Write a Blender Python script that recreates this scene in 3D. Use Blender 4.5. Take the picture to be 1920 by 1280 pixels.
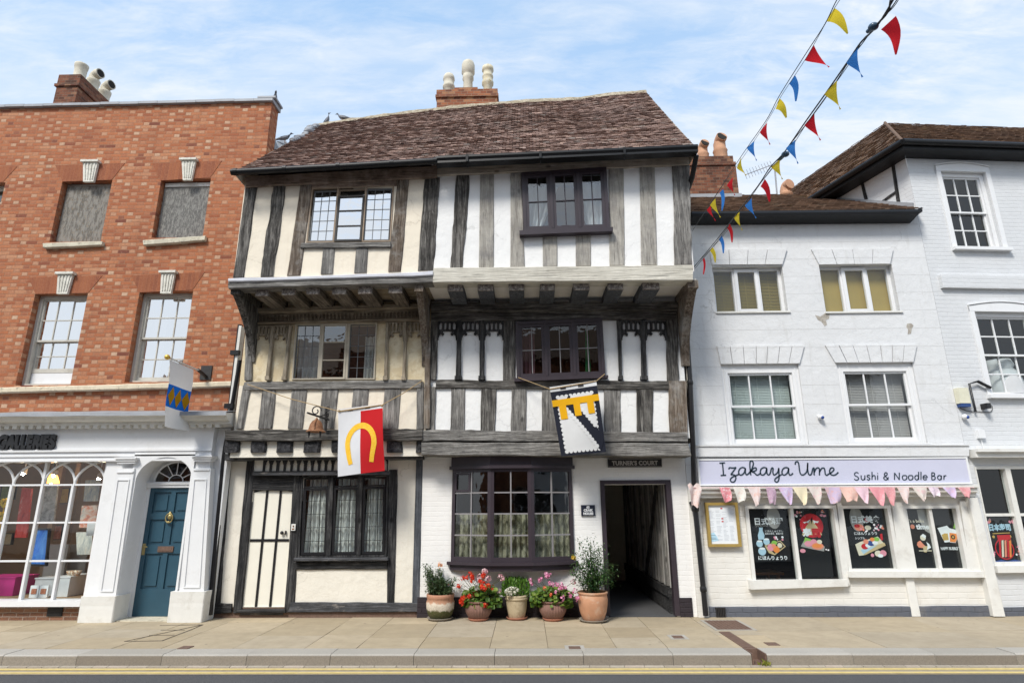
import bpy, math, random
from mathutils import Vector, Matrix

for o in list(bpy.data.objects):
    bpy.data.objects.remove(o)
S = bpy.context.scene
COL = S.collection
rad = math.radians
random.seed(7)

# ------------------------------------------------------------------ camera
FOC, TH, PS, RO, EYE = 1120.0, rad(15.4), rad(1.2), rad(-0.35), 1.7
_c, _s, _cp, _sp = math.cos(TH), math.sin(TH), math.cos(PS), math.sin(PS)
FW = Vector((-_sp*_c, _cp*_c, _s))
R0 = Vector((_cp, _sp, 0)); U0 = Vector((_sp*_s, -_cp*_s, _c))
RT = R0*math.cos(RO) + U0*math.sin(RO)
UP = U0*math.cos(RO) - R0*math.sin(RO)
cd = bpy.data.cameras.new('camera'); cam = bpy.data.objects.new('camera', cd); COL.objects.link(cam)
cd.sensor_width = 36.0; cd.lens = FOC/1920*36.0; cd.clip_start = .05; cd.clip_end = 2000
cam.matrix_world = Matrix((( RT.x, UP.x, -FW.x, 0), (RT.y, UP.y, -FW.y, 0), (RT.z, UP.z, -FW.z, EYE), (0, 0, 0, 1)))
S.camera = cam

# ------------------------------------------------------------------ sky, sun, exposure
SUN_EL, SUN_AZ = rad(48), rad(-150)          # azimuth measured clockwise from +Y; the sun stands behind the viewer to the left
w = bpy.data.worlds.new('World'); S.world = w; w.use_nodes = True
nt = w.node_tree; nt.nodes.clear()
def N(t, kind, **kw):
    n = t.nodes.new(kind)
    for k, v in kw.items():
        if k in n.inputs: n.inputs[k].default_value = v
        else: setattr(n, k, v)
    return n
sky = N(nt, 'ShaderNodeTexSky', sky_type='NISHITA', sun_disc=False, sun_elevation=SUN_EL, sun_rotation=SUN_AZ,
        air_density=1.15, dust_density=.6, ozone_density=2.2)
tc = N(nt, 'ShaderNodeTexCoord')
sep = N(nt, 'ShaderNodeSeparateXYZ'); nt.links.new(tc.outputs['Generated'], sep.inputs[0])
def MATH(t, op, a, b=None, clamp=False):
    n = t.nodes.new('ShaderNodeMath'); n.operation = op; n.use_clamp = clamp
    for i, v in enumerate((a, b)):
        if v is None: continue
        if isinstance(v, (int, float)): n.inputs[i].default_value = v
        else: t.links.new(v, n.inputs[i])
    return n.outputs[0]
zz = MATH(nt, 'ADD', MATH(nt, 'MAXIMUM', sep.outputs[2], 0.0), 0.18)
cx = MATH(nt, 'DIVIDE', sep.outputs[0], zz); cy = MATH(nt, 'DIVIDE', sep.outputs[1], zz)
cmb = N(nt, 'ShaderNodeCombineXYZ'); nt.links.new(cx, cmb.inputs[0]); nt.links.new(cy, cmb.inputs[1])
def cloud(scale, sx, sy, rot, detail, rough, dist):
    mp = N(nt, 'ShaderNodeMapping'); mp.inputs['Scale'].default_value = (sx, sy, 1); mp.inputs['Rotation'].default_value = (0, 0, rot)
    nt.links.new(cmb.outputs[0], mp.inputs[0])
    n = N(nt, 'ShaderNodeTexNoise', Scale=scale, Detail=detail, Roughness=rough, Distortion=dist)
    nt.links.new(mp.outputs[0], n.inputs['Vector']); return n.outputs['Fac']
def RAMP(t, fac, stops, interp='LINEAR'):
    n = t.nodes.new('ShaderNodeValToRGB'); cr = n.color_ramp; cr.interpolation = interp
    while len(cr.elements) < len(stops): cr.elements.new(.5)
    for e, (p, c) in zip(cr.elements, stops):
        e.position = p; e.color = tuple(c) + (1,) if len(c) == 3 else c
    if fac is not None: t.links.new(fac, n.inputs[0])
    return n.outputs[0]
g = lambda v: (v, v, v)
c1 = RAMP(nt, cloud(1.0, .7, 1.5, .2, 7, .6, .15), [(.38, g(0)), (.62, g(1))])       # broad veils
c2 = RAMP(nt, cloud(9.5, .75, 2.1, -.55, 5, .66, .35), [(.40, g(.0)), (.70, g(1))])       # ripples
c3 = RAMP(nt, cloud(2.4, .45, 2.4, .10, 6, .62, .2), [(.42, g(0)), (.66, g(1))])       # streaks
hz = RAMP(nt, sep.outputs[2], [(.0, g(.9)), (.40, g(.66)), (.58, g(.22)), (.72, g(.0))])        # whiter towards the horizon
k = MATH(nt, 'ADD', MATH(nt, 'MULTIPLY', c1, .16), MATH(nt, 'MULTIPLY', MATH(nt, 'MULTIPLY', c2, c1), .70))
k = MATH(nt, 'ADD', k, MATH(nt, 'MULTIPLY', c3, .42))
k = MATH(nt, 'ADD', k, hz, True)
mixc = N(nt, 'ShaderNodeMix', data_type='RGBA'); nt.links.new(MATH(nt, 'MULTIPLY', k, .9), mixc.inputs[0])
veil = N(nt, 'ShaderNodeMix', data_type='RGBA'); veil.inputs[0].default_value = .68; nt.links.new(sky.outputs[0], veil.inputs[6]); veil.inputs[7].default_value = (1.3, 2.15, 3.2, 1)   # thin high haze
nt.links.new(veil.outputs[2], mixc.inputs[6]); mixc.inputs[7].default_value = (2.95, 3.12, 3.32, 1)
bg = N(nt, 'ShaderNodeBackground', Strength=.12); nt.links.new(mixc.outputs[2], bg.inputs[0])
wo = N(nt, 'ShaderNodeOutputWorld'); nt.links.new(bg.outputs[0], wo.inputs[0])

sd = bpy.data.lights.new('sun', 'SUN'); sd.energy = 1.5; sd.angle = rad(16); sd.color = (1, .95, .87)
sun = bpy.data.objects.new('sun', sd); COL.objects.link(sun)
dirn = Vector((math.sin(SUN_AZ)*math.cos(SUN_EL), math.cos(SUN_AZ)*math.cos(SUN_EL), math.sin(SUN_EL)))
sun.rotation_euler = dirn.to_track_quat('Z', 'Y').to_euler()
S.view_settings.view_transform = 'Standard'; S.view_settings.look = 'None'
S.view_settings.exposure = 1.38; S.view_settings.gamma = 1.0
S.cycles.max_bounces = 6; S.cycles.diffuse_bounces = 3; S.cycles.transparent_max_bounces = 12
S.cycles.use_denoising = True

# ------------------------------------------------------------------ geometry helpers
def ray(px, py):
    return FW*FOC + RT*(px-960) + UP*(640-py)
FRAME = [None]                          # set while building a facade that stands at an angle to the street
def P(px, py, Y):                       # the point of the vertical plane at depth Y that the photograph shows at (px, py)
    d = ray(px, py); o = Vector((0, 0, EYE))
    if FRAME[0]:
        i = FRAME[0].inverted(); d = i.to_3x3() @ d; o = i @ o
    t = (Y-o.y)/d.y
    return Vector((o.x + t*d.x, Y, o.z + t*d.z))
def PC(px, py, zc):                     # the point at distance zc along the viewing axis
    return Vector((0, 0, EYE)) + ray(px, py)*(zc/FOC)
def PZ(px, py, z):                      # the same for a horizontal plane
    d = ray(px, py); t = (z-EYE)/d.z
    return Vector((t*d.x, t*d.y, z))
def PX(px, py, X):
    d = ray(px, py); t = X/d.x
    return Vector((X, t*d.y, EYE + t*d.z))
def Z(ox, oy, s):                       # coordinates read off an enlargement of the photograph
    return lambda x, y: (ox + x/s, oy + y/s)

class Q:
    """four corners (tl, tr, br, bl) on the plane at depth Y"""
    def __init__(s, tl, tr, br, bl, Y, px=True):
        s.Y = Y
        s.p = [P(a[0], a[1], Y) if px else Vector((a[0], Y, a[1])) for a in (tl, tr, br, bl)]
    def __call__(s, u, v):
        a = s.p[0].lerp(s.p[1], u); b = s.p[3].lerp(s.p[2], u)
        return a.lerp(b, v)
    def box(s):
        xs = [p.x for p in s.p]; zs = [p.z for p in s.p]
        return ((xs[0]+xs[3])/2, (xs[1]+xs[2])/2, (zs[2]+zs[3])/2, (zs[0]+zs[1])/2)
    def size(s):
        b = s.box(); return b[1]-b[0], b[3]-b[2]
    def sub(s, u0, u1, v0, v1, Y=None):
        q = Q.__new__(Q); q.Y = s.Y if Y is None else Y
        q.p = [s(u0, v0), s(u1, v0), s(u1, v1), s(u0, v1)]
        for i in range(4): q.p[i] = Vector((q.p[i].x, q.Y, q.p[i].z))
        return q
def RQ(x0, x1, z0, z1, Y):
    return Q((x0, z1), (x1, z1), (x1, z0), (x0, z0), Y, px=False)

WM = {}
class MB:
    def __init__(s): s.v = []; s.f = []; s.m = []; s.cur = 0; s.smooth = set()
    def mat(s, i): s.cur = i; return s
    def add(s, vs, fs, smooth=False):
        n = len(s.v); s.v += [Vector(v) for v in vs]
        for f in fs:
            if smooth: s.smooth.add(len(s.f))
            s.f.append([n+i for i in f]); s.m.append(s.cur)
        return s
    def hexa(s, p):                     # p: 4 front corners tl,tr,br,bl + 4 back corners
        return s.add(p, [(0,3,2,1),(4,5,6,7),(0,1,5,4),(1,2,6,5),(2,3,7,6),(3,0,4,7)])
    def box(s, x0, x1, y0, y1, z0, z1):
        return s.hexa([(x0,y0,z1),(x1,y0,z1),(x1,y0,z0),(x0,y0,z0),(x0,y1,z1),(x1,y1,z1),(x1,y1,z0),(x0,y1,z0)])
    def quad(s, a, b, c, d): return s.add([a,b,c,d], [(0,1,2,3)])
    def patch(s, q, u0, u1, v0, v1, y0, y1):
        a = [q(u0,v0), q(u1,v0), q(u1,v1), q(u0,v1)]
        return s.hexa([(p.x, y0, p.z) for p in a] + [(p.x, y1, p.z) for p in a])
    def full(s, q, y0, y1): return s.patch(q, 0, 1, 0, 1, y0, y1)
    def poly(s, pts, y0, y1):           # polygon of (x, z), clockwise as seen, pushed from y0 back to y1
        n = len(pts)
        vs = [(x, y0, z) for x, z in pts] + [(x, y1, z) for x, z in pts]
        return s.add(vs, [tuple(reversed(range(n))), tuple(range(n, 2*n))] + [(i, (i+1) % n, n+(i+1) % n, n+i) for i in range(n)])
    def prism(s, pts, d):               # polygon of 3-D points pushed along d
        n = len(pts); d = Vector(d); pts = [Vector(p) for p in pts]
        return s.add(pts + [p+d for p in pts], [tuple(reversed(range(n))), tuple(range(n, 2*n))] + [(i, (i+1) % n, n+(i+1) % n, n+i) for i in range(n)])
    def tube(s, pts, r, seg=8, cap=True):
        pts = [Vector(p) for p in pts]; n = len(pts); rs = r if isinstance(r, (list, tuple)) else [r]*n
        vs = []; up = None
        for i, p in enumerate(pts):
            t = (pts[min(i+1, n-1)] - pts[max(i-1, 0)])
            t = t.normalized() if t.length > 1e-9 else Vector((0, 0, 1))
            if up is None: up = Vector((0, 0, 1)) if abs(t.z) < .9 else Vector((1, 0, 0))
            a = t.cross(up); a = a.normalized() if a.length > 1e-6 else t.orthogonal().normalized(); b = a.cross(t); up = b
            vs += [p + (a*math.cos(2*math.pi*j/seg) + b*math.sin(2*math.pi*j/seg))*rs[i] for j in range(seg)]
        fs = [(i*seg+j, i*seg+(j+1) % seg, (i+1)*seg+(j+1) % seg, (i+1)*seg+j) for i in range(n-1) for j in range(seg)]
        s.add(vs, fs, True)
        if cap: s.add(vs[:seg], [tuple(range(seg))]); s.add(vs[-seg:], [tuple(reversed(range(seg)))])
        return s
    def lathe(s, c, prof, seg=24, axis=None, wob=0, ribs=0):
        c = Vector(c); ax = Vector(axis).normalized() if axis else Vector((0, 0, 1))
        a = ax.orthogonal().normalized() if axis else Vector((1, 0, 0)); b = ax.cross(a)
        vs = []
        for r, h in prof:
            for j in range(seg):
                t = 2*math.pi*j/seg; rr = r*(1 + wob*math.sin(t*3+h*9) + (ribs*abs(math.sin(t*14)) if ribs else 0))
                vs.append(c + ax*h + (a*math.cos(t) + b*math.sin(t))*rr)
        n = len(prof)
        s.add(vs, [(i*seg+j, i*seg+(j+1) % seg, (i+1)*seg+(j+1) % seg, (i+1)*seg+j) for i in range(n-1) for j in range(seg)], True)
        if prof[0][0] > 1e-4: s.add(vs[:seg], [tuple(reversed(range(seg)))])
        if prof[-1][0] > 1e-4: s.add(vs[-seg:], [tuple(range(seg))])
        return s
    def ball(s, c, r, seg=10, sc=(1, 1, 1)):
        n = max(4, seg//2)
        c = Vector(c); vs = []
        for i in range(n+1):
            t = math.pi*i/n
            vs += [c + Vector((r*sc[0]*math.sin(t)*math.cos(2*math.pi*j/seg), r*sc[1]*math.sin(t)*math.sin(2*math.pi*j/seg), -r*sc[2]*math.cos(t))) for j in range(seg)]
        return s.add(vs, [(i*seg+j, i*seg+(j+1) % seg, (i+1)*seg+(j+1) % seg, (i+1)*seg+j) for i in range(n) for j in range(seg)], True)
    def build(s, name, mats, parent=None, label=None):
        me = bpy.data.meshes.new(name)
        pw = WM.get(parent.name, Matrix()) if parent else Matrix()
        inv = pw.inverted() @ (FRAME[0] or Matrix())
        me.from_pydata([inv @ v for v in s.v], [], s.f); me.update()
        mats = mats if isinstance(mats, (list, tuple)) else [mats]
        for m_ in mats: me.materials.append(m_)
        for p, i in zip(me.polygons, s.m): p.material_index = min(i, len(mats)-1)
        for i in s.smooth: me.polygons[i].use_smooth = True
        o = bpy.data.objects.new(name, me); COL.objects.link(o)
        if parent: o.parent = parent
        WM[o.name] = pw.copy()
        if label: o['label'] = label
        return o

def tag(o, label, cat, group=None):
    o['label'] = label; o['category'] = cat
    if group: o['group'] = group
    return o
def thing(name, label, cat, loc=(0, 0, 0), group=None):
    o = bpy.data.objects.new(name, None); COL.objects.link(o); o.location = loc
    o.empty_display_size = .1
    WM[o.name] = Matrix.Translation(Vector(loc))
    return tag(o, label, cat, group)
def solo(mb, name, mats, label, cat, group=None, base=None):   # a thing that is one mesh, its origin at its base
    keep = FRAME[0]
    if keep: mb.v = [keep @ v for v in mb.v]; FRAME[0] = None
    lo = Vector([min(v[i] for v in mb.v) for i in range(3)]); hi = Vector([max(v[i] for v in mb.v) for i in range(3)])
    b = Vector(base) if base else Vector(((lo.x+hi.x)/2, (lo.y+hi.y)/2, lo.z))
    mb.v = [v-b for v in mb.v]
    o = mb.build(name, mats); o.location = b; WM[o.name] = Matrix.Translation(b); FRAME[0] = keep
    return tag(o, label, cat, group)
def struct(mb, name, mats):
    o = mb.build(name, mats); o['kind'] = 'structure'; return o

def smooth_rand(n, amp, rnd, step=3):
    ks = [rnd.uniform(-1, 1) for _ in range(n//step+3)]
    out = []
    for i in range(n):
        a, t = divmod(i/step, 1); a = int(a); t = t*t*(3-2*t)
        out.append(amp*((ks[a]*(1-t) + ks[a+1]*t)*.75 + .25*rnd.uniform(-1, 1)))
    return out
def beam(mb, q, y0, y1, wob=.006, n=None, ch=.010, seed=0, horiz=None):
    """a timber: long faces follow the quad q, slightly crooked, front arrises worn"""
    rnd = random.Random(seed*7919+13)
    w_, h_ = q.size(); hz_ = (w_ > h_) if horiz is None else horiz
    L = w_ if hz_ else h_; n = n or max(3, int(L/.09))
    la, lb = smooth_rand(n+1, wob, rnd), smooth_rand(n+1, wob, rnd); fr = smooth_rand(n+1, wob*.7, rnd)
    vs = []
    for i in range(n+1):
        t = i/n
        a, b = (q(t, 0), q(t, 1)) if hz_ else (q(0, t), q(1, t))
        d = (b-a).normalized(); a = a + d*la[i]; b = b + d*lb[i]; f = fr[i]
        for p, y in ((a, y1), (a, y0+ch+f), (a+d*ch, y0+f), (b-d*ch, y0+f), (b, y0+ch+f), (b, y1)):
            vs.append((p.x, y, p.z))
    fs = [(i*6+j, i*6+j+1, (i+1)*6+j+1, (i+1)*6+j) for i in range(n) for j in range(5)]
    fs += [tuple(range(6)), tuple(reversed(range(n*6, n*6+6)))]
    if hz_: fs = [tuple(reversed(f)) for f in fs]
    return mb.add(vs, fs)

def wall_cells(mb, x0, x1, z0, z1, Y, holes, reveal=.2, sides=True):
    """a wall face with rectangular openings (x0,x1,z0,z1) and their reveals"""
    xs = sorted({x0, x1, *[h[0] for h in holes], *[h[1] for h in holes]}); zs = sorted({z0, z1, *[h[2] for h in holes], *[h[3] for h in holes]})
    xs = [x for x in xs if x0 <= x <= x1]; zs = [z for z in zs if z0 <= z <= z1]
    for i in range(len(xs)-1):
        for j in range(len(zs)-1):
            a, b, c, d = xs[i], xs[i+1], zs[j], zs[j+1]; mx, mz = (a+b)/2, (c+d)/2
            if any(h[0] < mx < h[1] and h[2] < mz < h[3] for h in holes): continue
            mb.quad((a, Y, c), (b, Y, c), (b, Y, d), (a, Y, d))
    for a, b, c, d in holes:
        y = Y + reveal
        mb.quad((a, Y, c), (a, Y, d), (a, y, d), (a, y, c)); mb.quad((b, Y, d), (b, Y, c), (b, y, c), (b, y, d))
        mb.quad((a, Y, d), (b, Y, d), (b, y, d), (a, y, d)); mb.quad((b, Y, c), (a, Y, c), (a, y, c), (b, y, c))
    return mb

def mask_plate(mb, q, y0, y1, nu, nv, fn):
    """carved plate: cells of q where fn(u, v) is solid"""
    g_ = [[fn((i+.5)/nu, (j+.5)/nv) for j in range(nv)] for i in range(nu)]
    def at(i, j): return 0 <= i < nu and 0 <= j < nv and g_[i][j]
    for i in range(nu):
        j = 0
        while j < nv:
            if not g_[i][j]: j += 1; continue
            k_ = j
            while k_ < nv and g_[i][k_]: k_ += 1
            a = [q(i/nu, j/nv), q((i+1)/nu, j/nv), q((i+1)/nu, k_/nv), q(i/nu, k_/nv)]
            f = [Vector((p.x, y0, p.z)) for p in a]; b = [Vector((p.x, y1, p.z)) for p in a]
            mb.add(f, [(0, 3, 2, 1)])
            mb.add([f[0], f[1], b[1], b[0]], [(0, 1, 2, 3)]); mb.add([f[3], f[2], b[2], b[3]], [(3, 2, 1, 0)])
            for jj in range(j, k_):
                for di, e in ((-1, 0), (1, 1)):
                    if not at(i+di, jj):
                        u = (i+e)/nu; p, r = q(u, jj/nv), q(u, (jj+1)/nv)
                        mb.quad((p.x, y0, p.z), (r.x, y0, r.z), (r.x, y1, r.z), (p.x, y1, p.z))
            j = k_
    return mb

def text_mesh(mb, body, origin, ux, uz, size, depth=(0, 0, 0), align='LEFT', bold=0.0, condense=1.0, space=1.0, shear=0):
    """lettering in Blender's own typeface, laid on the plane through origin spanned by ux and uz"""
    c = bpy.data.curves.new('lettering', 'FONT'); c.body = body; c.size = size; c.align_x = align; c.offset = bold; c.space_character = space; c.shear = shear
    c.resolution_u = 4
    o = bpy.data.objects.new('lettering', c); COL.objects.link(o)
    me = bpy.data.meshes.new_from_object(o.evaluated_get(bpy.context.evaluated_depsgraph_get()))
    ux, uz, origin, depth = Vector(ux), Vector(uz), Vector(origin), Vector(depth)
    vs = [origin + ux*(v.co.x*condense) + uz*v.co.y for v in me.vertices]
    fs = [tuple(p.vertices) for p in me.polygons]
    mb.add(vs, fs)
    if depth.length > 0:
        cnt = {}
        for f in fs:
            for i in range(len(f)):
                e = (f[i], f[(i+1) % len(f)]); cnt[e] = 1
        vs2 = [v + depth for v in vs]
        mb.add(vs + vs2, [(b, a, a+len(vs), b+len(vs)) for a, b in cnt if (b, a) not in cnt])
    bpy.data.objects.remove(o); bpy.data.curves.remove(c); bpy.data.meshes.remove(me)
    return mb

def catmull(pts, n=8):
    pts = [Vector(p) for p in pts]; out = []
    ext = [pts[0]*2-pts[1]] + pts + [pts[-1]*2-pts[-2]]
    for i in range(len(pts)-1):
        a, b, c, d = ext[i:i+4]
        for k_ in range(n):
            t = k_/n
            out.append(.5*((2*b) + (c-a)*t + (2*a-5*b+4*c-d)*t*t + (3*b-a-3*c+d)*t**3))
    return out + [pts[-1]]
# ------------------------------------------------------------------ materials
def newmat(name):
    m = bpy.data.materials.new(name); m.use_nodes = True; t = m.node_tree; t.nodes.clear()
    out = N(t, 'ShaderNodeOutputMaterial'); b = N(t, 'ShaderNodeBsdfPrincipled'); t.links.new(b.outputs[0], out.inputs[0])
    tcn = N(t, 'ShaderNodeTexCoord')
    return m, t, b, out, tcn.outputs['Object']
def scaled(t, vec, s, loc=(0, 0, 0)):
    mp = N(t, 'ShaderNodeMapping'); mp.inputs['Scale'].default_value = s; mp.inputs['Location'].default_value = loc
    t.links.new(vec, mp.inputs[0]); return mp.outputs[0]
def noise(t, vec, scale, detail=4, rough=.6, dist=0):
    n = N(t, 'ShaderNodeTexNoise', Scale=scale, Detail=detail, Roughness=rough, Distortion=dist); t.links.new(vec, n.inputs['Vector']); return n.outputs['Fac']
def mix(t, fac, a, b, mode='MIX'):
    n = N(t, 'ShaderNodeMix', data_type='RGBA', blend_type=mode)
    for i, v in ((0, fac), (6, a), (7, b)):
        if isinstance(v, (int, float)): n.inputs[i].default_value = v
        elif isinstance(v, tuple): n.inputs[i].default_value = v + (1,) if len(v) == 3 else v
        else: t.links.new(v, n.inputs[i])
    return n.outputs[2]
def bump(t, b, h, strength=.3, dist=.01):
    n = N(t, 'ShaderNodeBump', Strength=strength, Distance=dist); t.links.new(h, n.inputs['Height']); t.links.new(n.outputs[0], b.inputs['Normal'])
def sc(c, k): return tuple(min(1, v*k) for v in c)

def plain(name, col, rough=.6, var=.10, scale=6, bmp=.08, metal=0, spec=.4, dirt=None, dirt_amt=.35, dscale=3):
    m, t, b, out, v = newmat(name)
    c = RAMP(t, noise(t, v, scale, 6, .65), [(.3, sc(col, 1-var)), (.7, sc(col, 1+var*.6))])
    if dirt:
        d = RAMP(t, noise(t, v, dscale, 8, .75, .4), [(.52, g(0)), (.72, g(dirt_amt))])
        c = mix(t, d, c, dirt)
    t.links.new(c, b.inputs['Base Color']); b.inputs['Roughness'].default_value = rough; b.inputs['Metallic'].default_value = metal
    b.inputs['Specular IOR Level'].default_value = spec
    if bmp: bump(t, b, noise(t, v, scale*9, 4, .6), bmp, .006)
    return m

def timber(name, dark, mid, light, axis, rough=.85, chip=None, fine=1.0, pale=None):
    m, t, b, out, v = newmat(name)
    st = {'v': (1, 1, .055), 'h': (.055, 1, 1), 'd': (1, .055, 1)}[axis]
    gv = scaled(t, v, st)
    n1 = noise(t, gv, 30*fine, 8, .75, .5); n2 = noise(t, v, 2.3, 6, .7); n3 = noise(t, gv, 62*fine, 4, .65, .4)
    c = RAMP(t, n1, [(.37, dark), (.49, mid), (.64, light)])
    c = mix(t, RAMP(t, n2, [(.40, g(0)), (.68, g(.75))]), c, sc(dark, .8))
    kn = N(t, 'ShaderNodeTexVoronoi', Scale=3.1); t.links.new(scaled(t, v, {'v': (1, 1, .55), 'h': (.55, 1, 1), 'd': (1, .55, 1)}[axis]), kn.inputs['Vector'])
    c = mix(t, RAMP(t, kn.outputs['Distance'], [(.05, g(.85)), (.11, g(0))]), c, sc(dark, .5))                # knots
    c = mix(t, RAMP(t, noise(t, scaled(t, v, tuple(x_*1.0 for x_ in st)), 19, 6, .8), [(.60, g(0)), (.72, g(.7))]), c, sc(light, 1.35))   # silvered strands
    if pale:
        c = mix(t, RAMP(t, noise(t, v, 2.7, 6, .7), [(.50, g(0)), (.68, g(.8))]), c, pale)
    crk = RAMP(t, n3, [(.34, g(1)), (.44, g(0))]); c = mix(t, MATH(t, 'MULTIPLY', crk, .75), c, sc(dark, .35))
    if chip:
        c = mix(t, RAMP(t, noise(t, scaled(t, v, tuple(max(.3, s_) for s_ in st)), 9, 8, .8), [(.58, g(0)), (.64, g(.85))]), c, chip)
    t.links.new(c, b.inputs['Base Color']); b.inputs['Roughness'].default_value = rough; b.inputs['Specular IOR Level'].default_value = .25
    bump(t, b, MATH(t, 'ADD', n1, MATH(t, 'MULTIPLY', n3, .7)), .9, .02)
    return m

def facade_uv(t, v):          # x+y along the wall, z up: bricks run on round the corners
    s_ = N(t, 'ShaderNodeSeparateXYZ'); t.links.new(v, s_.inputs[0])
    c = N(t, 'ShaderNodeCombineXYZ'); t.links.new(MATH(t, 'ADD', s_.outputs[0], s_.outputs[1]), c.inputs[0]); t.links.new(s_.outputs[2], c.inputs[1])
    return c.outputs[0]
def brick_nodes(t, uv, bw, rh, mortar, smooth=.1):
    n = N(t, 'ShaderNodeTexBrick', offset=.5, squash=1.0)
    n.inputs['Scale'].default_value = 1; n.inputs['Brick Width'].default_value = bw; n.inputs['Row Height'].default_value = rh
    n.inputs['Mortar Size'].default_value = mortar; n.inputs['Mortar Smooth'].default_value = smooth
    n.inputs['Color1'].default_value = (0, 0, 0, 1); n.inputs['Color2'].default_value = (1, 1, 1, 1); n.inputs['Mortar'].default_value = (.5, .5, .5, 1); n.inputs['Bias'].default_value = 0
    t.links.new(uv, n.inputs['Vector']); return n.outputs['Color'], n.outputs['Fac']
def brick(name, stops, mortar_col, bw=.150, rh=.070, mortar=.0055, stain=None, over=1.0):
    m, t, b, out, v = newmat(name)
    uv = facade_uv(t, v)
    wob = N(t, 'ShaderNodeTexNoise', Scale=7.0, Detail=2.0); t.links.new(v, wob.inputs['Vector'])
    ad = N(t, 'ShaderNodeVectorMath', operation='MULTIPLY_ADD'); t.links.new(wob.outputs['Color'], ad.inputs[0]); ad.inputs[1].default_value = (.018, .012, 0); t.links.new(uv, ad.inputs[2])
    col, fac = brick_nodes(t, ad.outputs[0], bw, rh, mortar)
    c = RAMP(t, col, stops)
    c = mix(t, RAMP(t, noise(t, v, 38, 4, .7), [(.35, g(0)), (.7, g(.45*over))]), c, sc((.50, .22, .10), over))
    c = mix(t, RAMP(t, noise(t, v, .9, 5, .6), [(.45, g(0)), (.75, g(.38))]), c, (.22, .085, .045))
    c = mix(t, fac, c, mortar_col)
    c = mix(t, RAMP(t, noise(t, scaled(t, v, (3.2, 3.2, .35)), 1.6, 6, .7), [(.52, g(0)), (.76, g(.45))]), c, sc(mortar_col, .42))
    c = mix(t, RAMP(t, noise(t, v, 4.5, 7, .75), [(.6, g(0)), (.75, g(.3))]), c, (.45, .33, .25))
    if stain: c = mix(t, RAMP(t, noise(t, v, 2.2, 6, .7), [(.5, g(0)), (.75, g(.6))]), c, stain)
    t.links.new(c, b.inputs['Base Color']); b.inputs['Roughness'].default_value = .9; b.inputs['Specular IOR Level'].default_value = .2
    h = MATH(t, 'ADD', MATH(t, 'MULTIPLY', fac, -1.0), MATH(t, 'MULTIPLY', noise(t, v, 60, 3), .5))
    bump(t, b, h, .6, .012)
    return m
def flemish(name, stretch, head, mortar_col, rh=.0715):
    """old facing brickwork in Flemish bond: long and short bricks in turn, the short ones paler"""
    m, t, b, out, v = newmat(name)
    wob = N(t, 'ShaderNodeTexNoise', Scale=6.0, Detail=3.0); t.links.new(v, wob.inputs['Vector'])
    ad = N(t, 'ShaderNodeVectorMath', operation='MULTIPLY_ADD'); t.links.new(wob.outputs['Color'], ad.inputs[0]); ad.inputs[1].default_value = (.016, .014, 0); t.links.new(facade_uv(t, v), ad.inputs[2])
    s_ = N(t, 'ShaderNodeSeparateXYZ'); t.links.new(ad.outputs[0], s_.inputs[0]); x, z = s_.outputs[0], s_.outputs[1]
    p, ws, wh_ = .330, .219, .111
    zr = MATH(t, 'DIVIDE', z, rh); row = MATH(t, 'FLOOR', zr); fz = MATH(t, 'FRACT', zr)
    up = MATH(t, 'DIVIDE', MATH(t, 'ADD', x, MATH(t, 'MULTIPLY', row, p*.5)), p); k = MATH(t, 'FLOOR', up); fu = MATH(t, 'MULTIPLY', MATH(t, 'FRACT', up), p)
    ish = MATH(t, 'GREATER_THAN', fu, ws); loc = MATH(t, 'SUBTRACT', fu, MATH(t, 'MULTIPLY', ish, ws)); wd = MATH(t, 'SUBTRACT', ws, MATH(t, 'MULTIPLY', ish, ws-wh_))
    dx = MATH(t, 'MINIMUM', loc, MATH(t, 'SUBTRACT', wd, loc)); dz = MATH(t, 'MULTIPLY', MATH(t, 'MINIMUM', fz, MATH(t, 'SUBTRACT', 1.0, fz)), rh)
    d = MATH(t, 'ADD', MATH(t, 'MINIMUM', dx, dz), MATH(t, 'MULTIPLY', MATH(t, 'SUBTRACT', noise(t, v, 55, 3), .5), .006))
    mor = RAMP(t, MATH(t, 'MULTIPLY', d, 100), [(.30, g(1)), (.62, g(0))])
    cb = N(t, 'ShaderNodeCombineXYZ'); t.links.new(MATH(t, 'ADD', MATH(t, 'MULTIPLY', k, 2.0), ish), cb.inputs[0]); t.links.new(row, cb.inputs[1])
    wn = N(t, 'ShaderNodeTexWhiteNoise', noise_dimensions='2D'); t.links.new(cb.outputs[0], wn.inputs['Vector'])
    c = mix(t, ish, RAMP(t, wn.outputs['Value'], stretch), RAMP(t, wn.outputs['Value'], head))
    c = mix(t, RAMP(t, noise(t, v, 30, 5, .75), [(.38, g(0)), (.72, g(.5))]), c, sc(stretch[1][1], .62))
    c = mix(t, RAMP(t, noise(t, v, 20, 4, .7), [(.55, g(0)), (.75, g(.4))]), c, head[-1][1])
    c = mix(t, mor, c, mortar_col)
    c = mix(t, RAMP(t, noise(t, v, .8, 6, .65), [(.42, g(0)), (.75, g(.40))]), c, (.27, .10, .058))
    c = mix(t, RAMP(t, noise(t, scaled(t, v, (3.0, 3.0, .35)), 1.6, 6, .7), [(.52, g(0)), (.78, g(.38))]), c, (.13, .065, .045))
    t.links.new(c, b.inputs['Base Color']); b.inputs['Roughness'].default_value = .9; b.inputs['Specular IOR Level'].default_value = .2
    bump(t, b, MATH(t, 'ADD', MATH(t, 'MULTIPLY', mor, -1.0), MATH(t, 'MULTIPLY', noise(t, v, 60, 3), .5)), .6, .012)
    return m
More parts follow.
